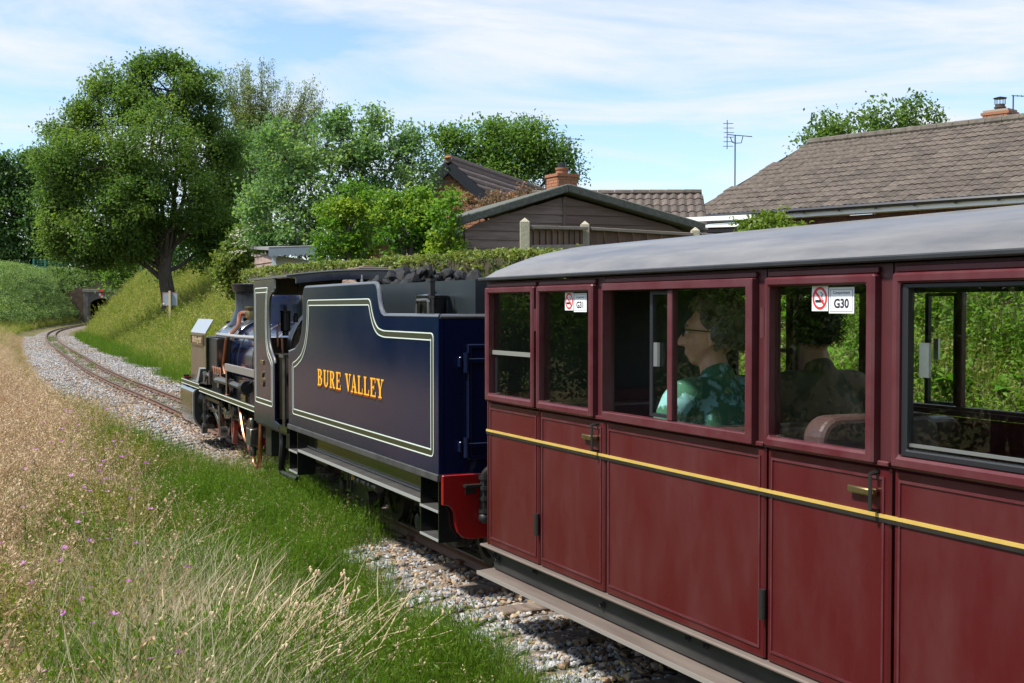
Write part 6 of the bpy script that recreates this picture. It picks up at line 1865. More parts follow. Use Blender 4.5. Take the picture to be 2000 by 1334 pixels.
def feathery(name, label, base, pts, seed, nst=230):
    """tree of thin upright shoots with small leaves along them"""
    r = np.random.default_rng(seed); base = Vector(base); base.z = float(ground_z([base.x], [base.y])[0])
    t = thing(name, label, 'tree', base)
    m = MB(); fine = MB(); LV = []; VV = []
    hub = [Vector((r.normal() * .35, r.normal() * .35, 4.5 + r.random() * 2)) for _ in range(7)]
    m.tube([(0, 0, -.3), (.05, 0, 2.2), (0, .05, 4.6)], [.30, .24, .20], 10, caps=False)
    for h in hub: m.tube([(0, 0, 3.6), h * .9, h], [.14, .10, .07], 6, caps=False)
    for k in range(nst):
        px, py, rx, ry = pts[k % len(pts)]
        u = rand_unit(1, r)[0]
        q = at(px + rx * u[0], py + ry * u[2] * .9 - ry * .2, Y) + Vector((0, u[1] * rx * Y / F_PX, 0)) - base
        h = hub[int(r.integers(0, 7))]
        mid = h.lerp(q, .5) + Vector((r.normal() * .25, r.normal() * .25, -.35))
        pp = [h, mid, h.lerp(q, .82) + Vector((0, 0, -.15)), q]
        fine.tube(pp, [.035, .022, .012, .004], 4, caps=False)
        for tt in np.linspace(.35, 1.02, 15):
            a = h.lerp(mid, tt * 2) if tt < .5 else mid.lerp(q, (tt - .5) * 2)
            LV.append(tuple(a)); VV.append(r.random())
        for z in range(3):
            a = mid.lerp(q, .2 + .3 * z); b = a + Vector((r.normal() * .35, r.normal() * .3, .5 + .5 * r.random()))
            fine.tube([a, (a + b) / 2 + Vector((r.normal() * .05, 0, .03)), b], [.011, .007, .003], 3, caps=False)
            for tt in (.3, .55, .8, 1.0): LV.append(tuple(a.lerp(b, tt))); VV.append(r.random())
    V, Fc, val = leaf_cloud(np.array(LV), np.array(VV), 4, .10, .15, .5, -.4, 3.0, r, 1.0)
    mesh_obj('crown', raw_mesh('crown', V, Fc, pale_l, val), t)
    m.build('trunk', bark_d, t); fine.build('twigs', bark_g, t)
feathery('willow_tree', 'tall feathery pale tree of thin upright shoots rising behind the fruit tree', (at(520, 520, Y).x, Y, 2.0),
         [(490, 185, 50, 50), (545, 205, 48, 52), (462, 225, 40, 60), (520, 270, 70, 60), (590, 235, 40, 48), (612, 215, 20, 50), (440, 175, 22, 40), (500, 160, 40, 34), (560, 290, 60, 50), (625, 262, 26, 40), (470, 300, 60, 50)], 8)
Y = 26
tree('fruit_tree', 'broad mid green garden tree with upright leafy shoots above the hedge', (at(690, 540, Y).x, Y, 1.1), at(690, 450, Y), .16,
     LB([(560, 310, 65, 48), (640, 285, 70, 48), (725, 285, 70, 48), (800, 320, 52, 45), (525, 375, 48, 45), (610, 385, 80, 60), (700, 385, 80, 60), (790, 390, 62, 50), (590, 445, 62, 40), (500, 410, 26, 40), (670, 245, 20, 26), (735, 240, 24, 30), (690, 440, 70, 50), (800, 275, 26, 22), (545, 255, 24, 22), (520, 450, 40, 30), (640, 490, 60, 30)], Y),
     27.0, 19, .14, .088, fruit_l, bark_g, seed=9, upbias=.3)
Y = 21.5
tree('young_tree', 'small young tree with yellow green leaves and thin slanting trunk behind the hedge', (at(690, 520, Y).x, Y, 1.2), at(682, 440, Y)  , .05,
     LB([(690, 392, 42, 30), (655, 420, 30, 34), (715, 425, 36, 40), (665, 470, 42, 34), (715, 480, 36, 30), (632, 495, 22, 22), (690, 365, 20, 10)], Y), 46, 17, .085, .068, bush_l, bark_g, seed=10)
Y = 20.0
tree('leafy_bush', 'dense rounded bright green bush with golden shoot tips beside the shed', (at(800, 520, Y).x, Y, 1.1), at(800, 470, Y), .05,
     LB([(790, 440, 56, 48), (755, 410, 30, 30), (830, 420, 42, 40), (800, 495, 58, 30), (845, 460, 34, 40), (770, 385, 18, 14), (810, 385, 24, 14)], Y), 52, 19, .075, .068, bush_l, bark_g, cat='bush', seed=11, multi=3)
Y = 19.2
tree('leafy_bush', 'smaller loose lime green bush touching the left end of the brown shed', (at(875, 520, Y).x, Y, 1.1), at(875, 470, Y), .04,
     LB([(878, 395, 22, 28), (868, 440, 30, 40), (885, 475, 24, 32), (862, 490, 28, 20)], Y), 48, 17, .075, .068, bush_l, bark_g, cat='bush', seed=12, multi=3)
Y = 60
tree('oak_tree', 'round dark oak crown behind the roofs and brick chimney', (at(1000, 520, Y).x, Y, 1.5), at(1000, 380, Y), .4,
     LB([(1000, 280, 72, 42), (930, 285, 55, 38), (1070, 300, 52, 42), (885, 285, 32, 32), (1010, 330, 90, 42), (1105, 330, 34, 36), (930, 335, 60, 40), (870, 262, 24, 14), (960, 250, 26, 14), (1040, 250, 30, 14)], Y), 5.6, 26, .33, .175, oak_d, bark_d, seed=13)
Y = 50
tree('garden_tree', 'thin leafed tree top showing above the bungalow ridge', (at(1720, 420, Y).x, Y, 1.5), at(1720, 330, Y), .14,
     LB([(1610, 245, 30, 20), (1580, 268, 24, 16), (1690, 235, 46, 26), (1780, 222, 46, 28), (1740, 255, 60, 28), (1640, 262, 36, 22), (1830, 245, 24, 14), (1665, 280, 90, 24), (1790, 262, 50, 20), (1568, 290, 16, 8)], Y), 4.2, 15, .26, .19, oak_l, bark_g, seed=14, twigs=4, inner=.2)
Y = 33
el = tree('elder_shrub', 'yellow green elder shrub with cream flower heads left of the small shed', (at(470, 540, Y).x, Y, 1.6), at(470, 500, Y), .05,
     LB([(475, 470, 32, 28), (505, 455, 26, 22), (450, 505, 34, 28), (488, 500, 30, 28), (440, 535, 30, 16), (458, 560, 38, 22), (500, 545, 30, 30)], Y), 17, 16, .13, .13, elder_l, bark_g, cat='bush', seed=15)
fm_ = MB(); rr = random.Random(2)
for k in range(26):
    p = at(rr.uniform(450, 520), rr.uniform(436, 500), Y - rr.uniform(.2, .7)) - Vector(el.location)
    for q in range(7): fm_.ell(p + Vector((rr.gauss(0, .05), rr.gauss(0, .05), rr.gauss(0, .02))), (.025, .025, .012), 6, 4)
fm_.build('flower_heads', white_fl, el)['kind'] = 'stuff'
Y = 24.5
tree('red_leaf_shrub', 'pinkish leaved shrub rising behind the left roof edge of the brown shed', (at(950, 460, Y).x, Y, 1.2), at(950, 420, Y), .04,
     LB([(930, 402, 40, 16), (985, 388, 36, 13), (1025, 375, 20, 11), (895, 398, 22, 18)], Y), 30, 14, .08, .075, red_l, bark_g, cat='bush', seed=16)
Y = 19.0
tree('lime_shrub', 'bright lime green shrub in front of the bungalow wall', (at(1500, 470, Y).x, Y, 1.2), at(1500, 450, Y), .04,
     LB([(1500, 438, 42, 16), (1455, 443, 24, 9), (1548, 444, 26, 9), (1490, 424, 12, 8), (1528, 424, 8, 8), (1500, 455, 60, 12)], Y), 42, 12, .075, .07, lime_l, bark_g, cat='bush', seed=17, upbias=.2)
# bushes on the left, out of the frame, that the coach windows mirror
for k, (x, y, h) in enumerate(((-6.9, 5.0, 2.3), (-8.2, 8.6, 2.7), (-10.2, 13.0, 2.9), (-6.2, .8, 2.2), (-12.4, 18.5, 2.8), (-5.6, -3.6, 2.4))):
    gz = float(ground_z([x], [y])[0])
    tree('verge_bush', ['dark bush on the left verge nearest the tender', 'taller dark bush left of the meadow', 'dark bush far up the left verge', 'dark bush left of the camera', 'bush furthest along the left verge', 'bush behind the camera on the verge'][k], (x, y, gz), (x, y, gz + 1.0), .06,
         [(x, y, gz + h * .5, 1.3, 1.7, h * .5), (x - .8, y + 1.4, gz + h * .45, 1.2, 1.3, h * .45), (x - .5, y - 1.3, gz + h * .4, 1.2, 1.3, h * .4)], 16, 24, .16, .085, oak_d, bark_d, cat='bush', seed=30 + k, multi=2, inner=.2)

# ------------------------------------------------------------------ clipped hedge
hd = thing('clipped_hedge', 'long flat topped clipped hedge running behind the tender below the sheds', 'hedge', (0, 0, 0))
hp_ = [at(520, 530, 20.5), at(600, 524, 18.3), at(780, 514, 16.0), at(990, 500, 14.0), at(1090, 495, 13.2)]
cl_pts = []; nr_ = np.random.default_rng(4)
core = MB()
for a, b in zip(hp_[:-1], hp_[1:]):
    d = Vector((b.x - a.x, b.y - a.y, 0)); L_ = d.length; d.normalize(); n_ = Vector((d.y, -d.x, 0))
    k = int(L_ * 800)
    u = nr_.uniform(0, L_, k); side_ = nr_.random(k)
    topz = 1.93 + .035 * vnoise(u + a.x * 3, u * 0, .35, 6)
    w_ = .42
    zz = np.where(side_ < .42, topz + nr_.normal(0, .012, k), nr_.uniform(.30, 1.93, k) * 1.0)
    off = np.where(side_ < .42, nr_.uniform(-w_, w_, k), np.where(side_ < .9, w_, -w_) + nr_.normal(0, .025, k))
    off += .05 * (vnoise(u, zz, .3, 7) - .5)
    cl_pts.append(np.stack([a.x + d.x * u + n_.x * off, a.y + d.y * u + n_.y * off, zz], 1))
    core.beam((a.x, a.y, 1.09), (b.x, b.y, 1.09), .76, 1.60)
C = np.concatenate(cl_pts)
V, Fc, val = leaf_cloud(C, .1 + .8 * vnoise(C[:, 0] * 1.4, C[:, 2] * 2 + C[:, 1], .22, 9), 5, .022, .045, .5, 0, 1.6, nr_)
mesh_obj('foliage', raw_mesh('foliage', V, Fc, hedge_l, val), hd)
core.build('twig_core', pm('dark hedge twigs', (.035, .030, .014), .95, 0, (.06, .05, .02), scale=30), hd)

# ------------------------------------------------------------------ small plants: prototypes (not linked) and scatters
def blades(n, h0, h1, spread, lean, w, segs=3, r=rng, v0=.5, vs=.25, droop=.35):
    """n curved grass blades as tapering strips"""
    base = r.normal(size=(n, 2)) * spread
    az = r.uniform(0, 2 * np.pi, n); ln = np.minimum(np.abs(r.normal(size=n)), 1.5) * lean; h = r.uniform(h0, h1, n)
    d = np.stack([np.cos(az), np.sin(az)], 1); wd = np.stack([-np.sin(az + r.normal(size=n) * .8), np.cos(az)], 1)
    V = []; F_ = []
    T = np.linspace(0, 1, segs + 1)
    rows = []
    for t in T:
        bend = ln * (t + droop * t ** 2.5)
        c = np.concatenate([base + d * (bend * h)[:, None], (h * (t - .35 * ln * t ** 2 * droop))[:, None]], 1)
        ww = w * (1 - .85 * t) * .5
        o = np.concatenate([wd * ww, np.zeros((n, 1))], 1)
        rows += [c - o, c + o]
    V = np.stack(rows, 1)            # n, 2(segs+1), 3
    m = V.shape[1]; k = (np.arange(n) * m)[:, None]
    F_ = np.concatenate([np.stack([k[:, 0] + 2 * s_, k[:, 0] + 2 * s_ + 1, k[:, 0] + 2 * s_ + 3, k[:, 0] + 2 * s_ + 2], 1) for s_ in range(segs)])
    val = np.tile(np.clip(v0 + r.normal(size=n) * vs, 0, 1), segs)
    tips = V[:, -2:].mean(1); tdir = tips - V[:, -4:-2].mean(1)
    return V.reshape(-1, 3), F_, val, tips, tdir / (np.linalg.norm(tdir, axis=1)[:, None] + 1e-9)
def heads(tips, tdir, L_, per, size, r=rng, v0=.6, vs=.2, aspect=2.4, spread=.012):
    n = len(tips) * per
    t = r.uniform(-1, .15, n)[:, None]
    c = np.repeat(tips, per, 0) + np.repeat(tdir, per, 0) * t * L_ + r.normal(size=(n, 3)) * spread
    d = np.repeat(tdir, per, 0) + r.normal(size=(n, 3)) * .5; d /= np.linalg.norm(d, axis=1)[:, None]
    s_ = np.cross(d, rand_unit(n, r)); s_ /= np.linalg.norm(s_, axis=1)[:, None] + 1e-9
    sz = size * r.uniform(.6, 1.3, n)[:, None]
    V = np.stack([c - d * sz, c + s_ * sz / aspect, c + d * sz, c - s_ * sz / aspect], 1).reshape(-1, 3)
    k = np.arange(n) * 4
    return V, np.stack([k, k + 1, k + 2, k + 3], 1), np.clip(v0 + r.normal(size=n) * vs, 0, 1)
def join(parts):
    V = []; F_ = []; A_ = []; M_ = []; o = 0
    for (v, f, a, mi) in parts:
        V.append(v); F_.append(f + o); A_.append(a); M_.append(np.full(len(f), mi)); o += len(v)
    return np.concatenate(V), np.concatenate(F_), np.concatenate(A_), np.concatenate(M_)
def proto(name, parts, mats):
    V, F_, A_, M_ = join(parts)
    return mesh_obj(name, raw_mesh(name, V, F_, mats, A_, fm=M_), link=False)
GN_N = [0]
def scatter(name, protos, P_, scl, label=None, cat=None, tilt=.0, r=rng, kind='stuff', yaw=None):
    n = len(P_)
    me = bpy.data.meshes.new(name)
    me.vertices.add(n); me.vertices.foreach_set('co', np.asarray(P_, np.float32).ravel())
    rot = np.stack([r.normal(size=n) * tilt, r.normal(size=n) * tilt, r.uniform(0, 2 * np.pi, n) if yaw is None else yaw + r.normal(size=n) * .35], 1).astype(np.float32)
    a = me.attributes.new('rot', 'FLOAT_VECTOR', 'POINT'); a.data.foreach_set('vector', rot.ravel())
    a = me.attributes.new('scl', 'FLOAT', 'POINT'); a.data.foreach_set('value', np.asarray(scl, np.float32))
    a = me.attributes.new('pick', 'INT', 'POINT'); a.data.foreach_set('value', r.integers(0, len(protos), n).astype(np.int32))
    o = mesh_obj(name, me)
    o['kind'] = kind
    if label: o['label'] = label
    if cat: o['category'] = cat
    ng = bpy.data.node_groups.new(name + '_nodes', 'GeometryNodeTree')
    ng.interface.new_socket('Geometry', in_out='INPUT', socket_type='NodeSocketGeometry')
    ng.interface.new_socket('Geometry', in_out='OUTPUT', socket_type='NodeSocketGeometry')
    N_ = ng.nodes.new; l = ng.links.new
    gi, go = N_('NodeGroupInput'), N_('NodeGroupOutput')
    mtp = N_('GeometryNodeMeshToPoints'); l(gi.outputs[0], mtp.inputs[0])
    iop = N_('GeometryNodeInstanceOnPoints'); l(mtp.outputs[0], iop.inputs['Points'])
    jn = N_('GeometryNodeGeometryToInstance')
    for p in reversed(protos):
        oi = N_('GeometryNodeObjectInfo'); oi.inputs['Object'].default_value = p; oi.inputs['As Instance'].default_value = False
        l(oi.outputs['Geometry'], jn.inputs[0])
    l(jn.outputs[0], iop.inputs['Instance'])
    iop.inputs['Pick Instance'].default_value = True
    def na(nm, dt):
        q = N_('GeometryNodeInputNamedAttribute'); q.data_type = dt; q.inputs['Name'].default_value = nm; return q.outputs['Attribute']
    l(na('pick', 'INT'), iop.inputs['Instance Index']); l(na('rot', 'FLOAT_VECTOR'), iop.inputs['Rotation']); l(na('scl', 'FLOAT'), iop.inputs['Scale'])
    l(iop.outputs[0], go.inputs[0])
    md = o.modifiers.new('scatter', 'NODES'); md.node_group = ng
    return o
def spots(n, smin, smax, ymin, ymax, dens=None, r=rng, margin=.10, zoff=0.0, ypow=1.0, xmin=None):
    """random ground points by distance from the track (smin..smax) and depth, kept to what the camera could see from here or a step aside"""
    y = ymin + (ymax - ymin) * r.random(n) ** ypow
    yi = np.interp(y, PATH[:, 1], np.arange(len(PATH)))
    i = np.clip(np.round(yi).astype(int), 0, len(PATH) - 1)
    s_ = r.uniform(0, 1, n)
    lo = smin(y) if callable(smin) else smin; hi = smax(y) if callable(smax) else smax
    s_ = lo + (hi - lo) * s_
    q = y - PATH[i, 1]
    x = PATH[i, 0] + RGT[i, 0] * s_; yy = y + RGT[i, 1] * s_
    k = (np.abs(x) < (.4255 + margin) * yy + .9) & (yy > 2.6)
    x, yy, s_ = x[k], yy[k], s_[k]
    if dens is not None:
        kk = r.random(len(x)) < dens(x, yy, s_)
        x, yy, s_ = x[kk], yy[kk], s_[kk]
    return np.stack([x, yy, ground_z(x, yy) + zoff], 1), s_

dry_m = leaf_mat('dry grass', [(0.3024, 0.216, 0.0931), (0.4256, 0.3132, 0.1568), (0.56, 0.432, 0.245), (0.4032, 0.2538, 0.1372)], .30, (1.1, 1, .8), use_rand=True, mixrand=.55)
seed_m = leaf_mat('pinkish seed heads', [(.34, .215, .13), (.48, .355, .22), (.58, .48, .32)], .3, (1.1, 1, .9), use_rand=True)
mead_m = leaf_mat('meadow grass', [(0.114, 0.1836, 0.0315), (0.19, 0.2592, 0.054), (0.304, 0.3348, 0.099), (0.38, 0.3564, 0.153)], .38, use_rand=True, mixrand=.5)
green_m = leaf_mat('fresh grass', [(0.0464, 0.11, 0.0077), (0.0927, 0.176, 0.0138), (0.1546, 0.2376, 0.0268)], .45, use_rand=True, mixrand=.5)
olive_m = leaf_mat('olive meadow leaves', [(0.0808, 0.1045, 0.0216), (0.1425, 0.1595, 0.0315), (0.228, 0.209, 0.054), (0.2565, 0.176, 0.0675)], .36, use_rand=True, mixrand=.5)
bank_m = leaf_mat('bank grass', [(.075, .145, .014), (.14, .21, .028), (.24, .26, .06), (.42, .37, .19)], .45, use_rand=True, mixrand=.6)
pale_m = leaf_mat('pale straw grass', [(.34, .29, .18), (.46, .41, .28), (.60, .55, .42)], .3, (1.1, 1, .8), use_rand=True)
bramble_m = leaf_mat('bramble leaves', [(0.072, 0.144, 0.036), (0.138, 0.222, 0.072), (0.228, 0.312, 0.132)], .36, use_rand=True)
wild_m = leaf_mat('wild plant leaves', [(0.0675, 0.1522, 0.021), (0.1425, 0.2537, 0.035), (0.24, 0.348, 0.063)], .42, use_rand=True)
dock_m = leaf_mat('dock leaves', [(0.0715, 0.195, 0.0156), (0.1105, 0.26, 0.026), (0.156, 0.325, 0.039)], .42, use_rand=True)
stalk_m = leaf_mat('brown flowering stalks', [(.12, .10, .045), (.20, .16, .09), (.27, .23, .15)], .3, use_rand=True)
pink_m = leaf_mat('pink mallow petals', [(.42, .12, .42), (.50, .18, .50), (.56, .30, .56)], .3, (1, .8, 1.1), use_rand=True)
yellow_m = leaf_mat('yellow petals', [(.55, .42, .03), (.62, .5, .05)], .3)
umbel_m = leaf_mat('white umbels', [(.55, .55, .48), (.70, .70, .62)], .2)
P_dry = []; P_mead = []; P_green = []; P_herb = []; P_bank = []; P_flow = []; P_pale = []; P_bram = []; P_wild = []; P_dock = []; P_brown = []
for k in range(4):
    r = np.random.default_rng(100 + k)
    v, f, a, tp_, td = blades(14, .24, .58, .07, .36, .0058, 4, r, .5, .3)
    h1 = heads(tp_, td, .12, 15, .0105, r, .6, .28)
    v2, f2, a2, _, _ = blades(14, .10, .30, .08, .55, .006, 3, r, .35)
    P_dry.append(proto('dry_tuft', [(v, f, a, 0), (*h1, 1), (v2, f2, a2, 0)], [dry_m, seed_m]))
    v, f, a, tp_, td = blades(44, .06, .36, .095, .15, .0058, 3, r, .45, .32, droop=.5)
    h1 = heads(tp_, td, .20, 6, .013, r, .45, .25, 4.5, .007)
    vm, fm2, am, tm, dm_ = blades(26, .20, .52, .075, .30, .0042, 4, r, .4, droop=.5)
    hm2 = heads(tm[:20], dm_[:20], .11, 12, .0075, r, .6, .3, 2.6, .007)
    P_mead.append(proto('meadow_tuft', [(vm, fm2, am, 0), (*hm2, 1)], [mead_m, seed_m]))
    P_green.append(proto('green_tuft', [(v, f, a, 0), (*h1, 0)], [green_m]))
    # branching herb with small leaves
    v, f, a, tp_, td = blades(12, .14, .36, .07, .45, .004, 4, r, .7)
    C = np.concatenate([tp_ * t for t in (.35, .5, .65, .8, .92, 1.0)])
    L_ = leaf_cloud(C, np.full(len(C), .45), 6, .030, .015, .7, 0, 2.2, r)
    P_herb.append(proto('herb', [(v, f, a, 0), (*L_, 0)], [olive_m]))
    v, f, a, tp_, td = blades(46, .22, .62, .13, .42, .012, 4, r, .45)
    h1 = heads(tp_[:26], td[:26], .16, 8, .018, r, .85, .15)
    P_bank.append(proto('bank_tuft', [(v, f, a, 0), (*h1, 0)], [bank_m]))
    v, f, a, tp_, td = blades(60, .08, .30, .11, .8, .0032, 3, r, .5)
    P_pale.append(proto('pale_tuft', [(v, f, a, 0)], [pale_m]))
    C = r.normal(size=(34, 3)) * np.array([.28, .28, .13]) + np.array([0, 0, .22])
    L_ = leaf_cloud(C, .2 + .6 * r.random(34), 9, .09, .085, .9, 0, 1.4, r)
    P_bram.append(proto('bramble', [(*L_, 0)], [bramble_m]))
    # tall wild plant: stems with opposite leaves and a loose flowering top
    v, f, a, tp_, td = blades(7, .75, 1.25, .10, .14, .007, 5, r, .4)
    C = np.concatenate([tp_ * t for t in np.linspace(.2, .95, 10)])
    L_ = leaf_cloud(C, np.full(len(C), .5), 6, .045, .075, .6, .2, 2.0, r)
    h1 = heads(tp_, td, .26, 40, .014, r, .5, .25, 2, .022)
    P_wild.append(proto('nettle', [(v, f, a, 0), (*L_, 0), (*h1, 1)], [wild_m, stalk_m]))
    # brown branching stalk
    v, f, a, tp_, td = blades(9, .25, .55, .05, .5, .005, 5, r, .4)
    h1 = heads(tp_, td, .2, 22, .008, r, .5, .25, 2.2, .010)
    P_brown.append(proto('brown_stalk', [(v, f, a, 0), (*h1, 0)], [seed_m]))
    # big dock leaves
    n = 9; az = r.uniform(0, 6.28, n); V = []; F_ = []; A_ = []
    for q in range(n):
        d = np.array([math.cos(az[q]), math.sin(az[q]), 0]); sd = np.array([-d[1], d[0], 0]); L0 = r.uniform(.28, .46); W0 = L0 * .28
        o = len(V)
        for j, t in enumerate(np.linspace(0, 1, 6)):
            c = d * L0 * (t * .75) + np.array([0, 0, .12 + L0 * (1.25 * t - .75 * t * t)]); wj = W0 * math.sin(math.pi * (.12 + .85 * t)) 
            V += [c - sd * wj + np.array([0, 0, .25 * wj]), c, c + sd * wj + np.array([0, 0, .25 * wj])]
            if j: 
                b = o + 3 * (j - 1)
                F_ += [(b, b + 1, b + 4, b + 3), (b + 1, b + 2, b + 5, b + 4)]; A_ += [r.random()] * 2
    P_dock.append(proto('dock', [(np.array(V), np.array(F_), np.array(A_), 0)], [dock_m]))
    # five petalled pink flower on a stem
    v, f, a, tp_, td = blades(1, .34, .50, .01, .1, .004, 4, r, .5)
    V = []; F_ = []
    for q in range(5):
        t0 = q * 1.2566; c = tp_[0]
        e1 = np.array([math.cos(t0 - .5), math.sin(t0 - .5), .35]) * .012; e2 = np.array([math.cos(t0), math.sin(t0), .45]) * .019; e3 = np.array([math.cos(t0 + .5), math.sin(t0 + .5), .35]) * .012
        o = len(V); V += [c, c + e1, c + e2, c + e3]; F_.append((o, o + 1, o + 2, o + 3))
    P_flow.append(proto('mallow', [(v, f, a, 0), (np.array(V), np.array(F_), r.random(5), 1)], [olive_m, pink_m]))

def patch(x, y, sc, seed): return vnoise(x, y, sc, seed)
# left verge: dry flowering meadow
r1 = np.random.default_rng(21)
edge = lambda y: np.interp(y, [3, 5, 7, 9, 12, 20, 50], [-2.45, -2.2, -1.95, -1.6, -1.3, -1.35, -1.3])
def taper(P_, s_, lo=.42): return lo + (1 - lo) * sst(edge(P_[:, 1] + .5) - s_, 0, .9)
Pd, s_ = spots(22000, lambda y: np.full_like(y, -7.5), lambda y: edge(y), 3.0, 15, lambda x, y, s: np.clip(1.35 * patch(x, y, .9, 31) - .10, 0, 1), r1)
scatter('dry_meadow_grass', P_dry, Pd, r1.uniform(.55, 1.05, len(Pd)) * taper(Pd, s_), 'dry pinkish brown meadow grass in flower on the near left verge', None, .10, r1)
Pd, s_ = spots(15000, lambda y: np.full_like(y, -5.5), lambda y: edge(y) + .1, 14, 58, lambda x, y, s: np.clip(1.25 * patch(x, y, 2.2, 32) + .05, 0, 1), r1, ypow=1.3)
scatter('far_dry_grass', P_dry, Pd, r1.uniform(.6, 1.1, len(Pd)) * taper(Pd, s_, .3), 'dry brown grass along the left of the track further off', None, .12, r1)
Pd, s_ = spots(15000, lambda y: np.full_like(y, -7.5), lambda y: edge(y) + .05, 3.0, 16, lambda x, y, s: np.clip(1.0 * patch(x, y, .7, 33) - .14, 0, 1), r1)
scatter('meadow_herbs', P_herb, Pd, r1.uniform(.6, 1.25, len(Pd)), 'small leaved olive green herbs between the dry grass', None, .15, r1)
Pd, s_ = spots(15000, lambda y: np.full_like(y, -7.5), lambda y: edge(y), 3.0, 16, lambda x, y, s: np.clip(1.4 * patch(x, y, 1.0, 37) - .12, 0, 1), r1)
scatter('meadow_grass', P_mead, Pd, r1.uniform(.55, 1.0, len(Pd)) * taper(Pd, s_), 'olive green meadow grass with brown seed heads on the near verge', None, .10, r1)
Pd, s_ = spots(9000, lambda y: np.full_like(y, -5.5), lambda y: edge(y), 14, 50, lambda x, y, s: patch(x, y, 1.8, 34), r1)
scatter('far_herbs', P_herb, Pd, r1.uniform(.7, 1.2, len(Pd)) * taper(Pd, s_, .35), 'olive herbs among the dry grass further along the track', None, .15, r1)
Pd, s_ = spots(2600, lambda y: np.full_like(y, -7), lambda y: edge(y) + .15, 3.0, 16, lambda x, y, s: patch(x, y, .6, 35) ** 1.5, r1)
scatter('brown_stalks', P_brown, Pd, r1.uniform(.7, 1.2, len(Pd)), 'branching reddish brown stalks leaning over the verge', None, .3, r1)
Pd, s_ = spots(2600, lambda y: np.full_like(y, -6.5), lambda y: edge(y) + .1, 3.5, 17, lambda x, y, s: .12 + .38 * patch(x, y, .8, 36), r1)
scatter('pink_mallow_flowers', P_flow, Pd, r1.uniform(.75, 1.15, len(Pd)), 'scattered pink and mauve wild flowers in the meadow', None, .2, r1)
# fresh green strip along the rails
glim = lambda y: np.interp(y, [3, 5.5, 6.8, 7.4, 10.6, 11.2, 12, 14], [-.70, -.70, -.66, -.30, -.30, -.75, -1.05, -1.15])
def gd_(x, y, s):
    g_ = glim(y)
    gap = 1 - np.exp(-((s + .56) / .13) ** 2) * ((y > 9.0) & (y < 10.9))
    return np.clip((patch(x, y, .5, 41) * 1.35 + .05) * (1 - sst(s, g_ - .22, g_ + .06)) * gap, 0, 1)
Pd, s_ = spots(9500, lambda y: edge(y) - .35, lambda y: np.full_like(y, -.26), 2.8, 13.5, gd_, r1)
gsc = r1.uniform(.30, .95, len(Pd)) * np.where(glim(Pd[:, 1]) < -.45, .45 + .55 * sst(glim(Pd[:, 1]) - s_, .0, .45), .8) * (.55 + .8 * patch(Pd[:, 0], Pd[:, 1], .45, 47))
scatter('green_grass', P_green, Pd, gsc, 'fine bright green grass growing beside the near rail', None, .16, r1)
Pd, s_ = spots(700, lambda y: edge(y) - .3, lambda y: glim(y) - .1, 3.0, 12, lambda x, y, s: np.clip(1.3 * patch(x, y, .6, 48) - .25, 0, 1), r1)
scatter('mixed_weeds', P_mead + P_herb, Pd, r1.uniform(.35, .7, len(Pd)), 'straggling seed stems and weeds within the green strip', None, .2, r1)
Pd, s_ = spots(2200, lambda y: np.full_like(y, -7), lambda y: edge(y), 3, 18, lambda x, y, s: (patch(x, y, 1.1, 43) > .60) * .9 + .06, r1)
scatter('green_grass', P_green, Pd, r1.uniform(.7, 1.25, len(Pd)), 'patches of green grass within the dry meadow', None, .08, r1)
Pd, s_ = spots(900, -.19, .19, 11, 60, lambda x, y, s: (patch(x, y, 1.3, 44) > .55) * .6, r1)
scatter('track_weeds', P_green, Pd, r1.uniform(.25, .55, len(Pd)), 'low green weeds between the rails', None, .2, r1)
# pale matted straw beside the dead stalks
pc = np.array([-1.35, 5.3])
Pd, s_ = spots(9000, -3.2, -.9, 3.0, 8.0, lambda x, y, s: np.clip(1.3 * np.exp(-(((x + .30 * y + .05) / .36) ** 2)) * (1 - sst(y, 5.4, 6.2)) * (.35 + patch(x, y, .5, 45)), 0, 1), r1)
scatter('pale_straw', P_pale, Pd, r1.uniform(.6, 1.2, len(Pd)), 'pale matted straw coloured grass at the bottom of the picture', None, .25, r1)
# right bank
Pd, s_ = spots(30000, lambda y: np.interp(y, [9, 13, 25, 45, 110], [1.15, 1.25, 1.55, 2.1, 1.9]), lambda y: np.interp(y, [9, 20, 45, 110], [4.5, 8, 10, 8]), 9, 112, lambda x, y, s: .45 + .55 * patch(x, y, 2.5, 51), r1, ypow=1.15)
scatter('bank_grass', P_bank, Pd, r1.uniform(.45, 1.75, len(Pd)) * np.interp(Pd[:, 1], [10, 40], [.75, 1.0]) * (.55 + .45 * sst(s_, 1.5, 3.4)), 'long green and straw coloured grass on the right bank', None, .28, r1)
Pd, s_ = spots(5000, 1.2, 3.2, 11, 60, lambda x, y, s: np.clip(1.6 * patch(x, y, 1.2, 52) - .35, 0, 1), r1)
scatter('green_grass', P_green, Pd, r1.uniform(.6, 1.2, len(Pd)), 'short bright grass at the foot of the right bank', None, .1, r1)
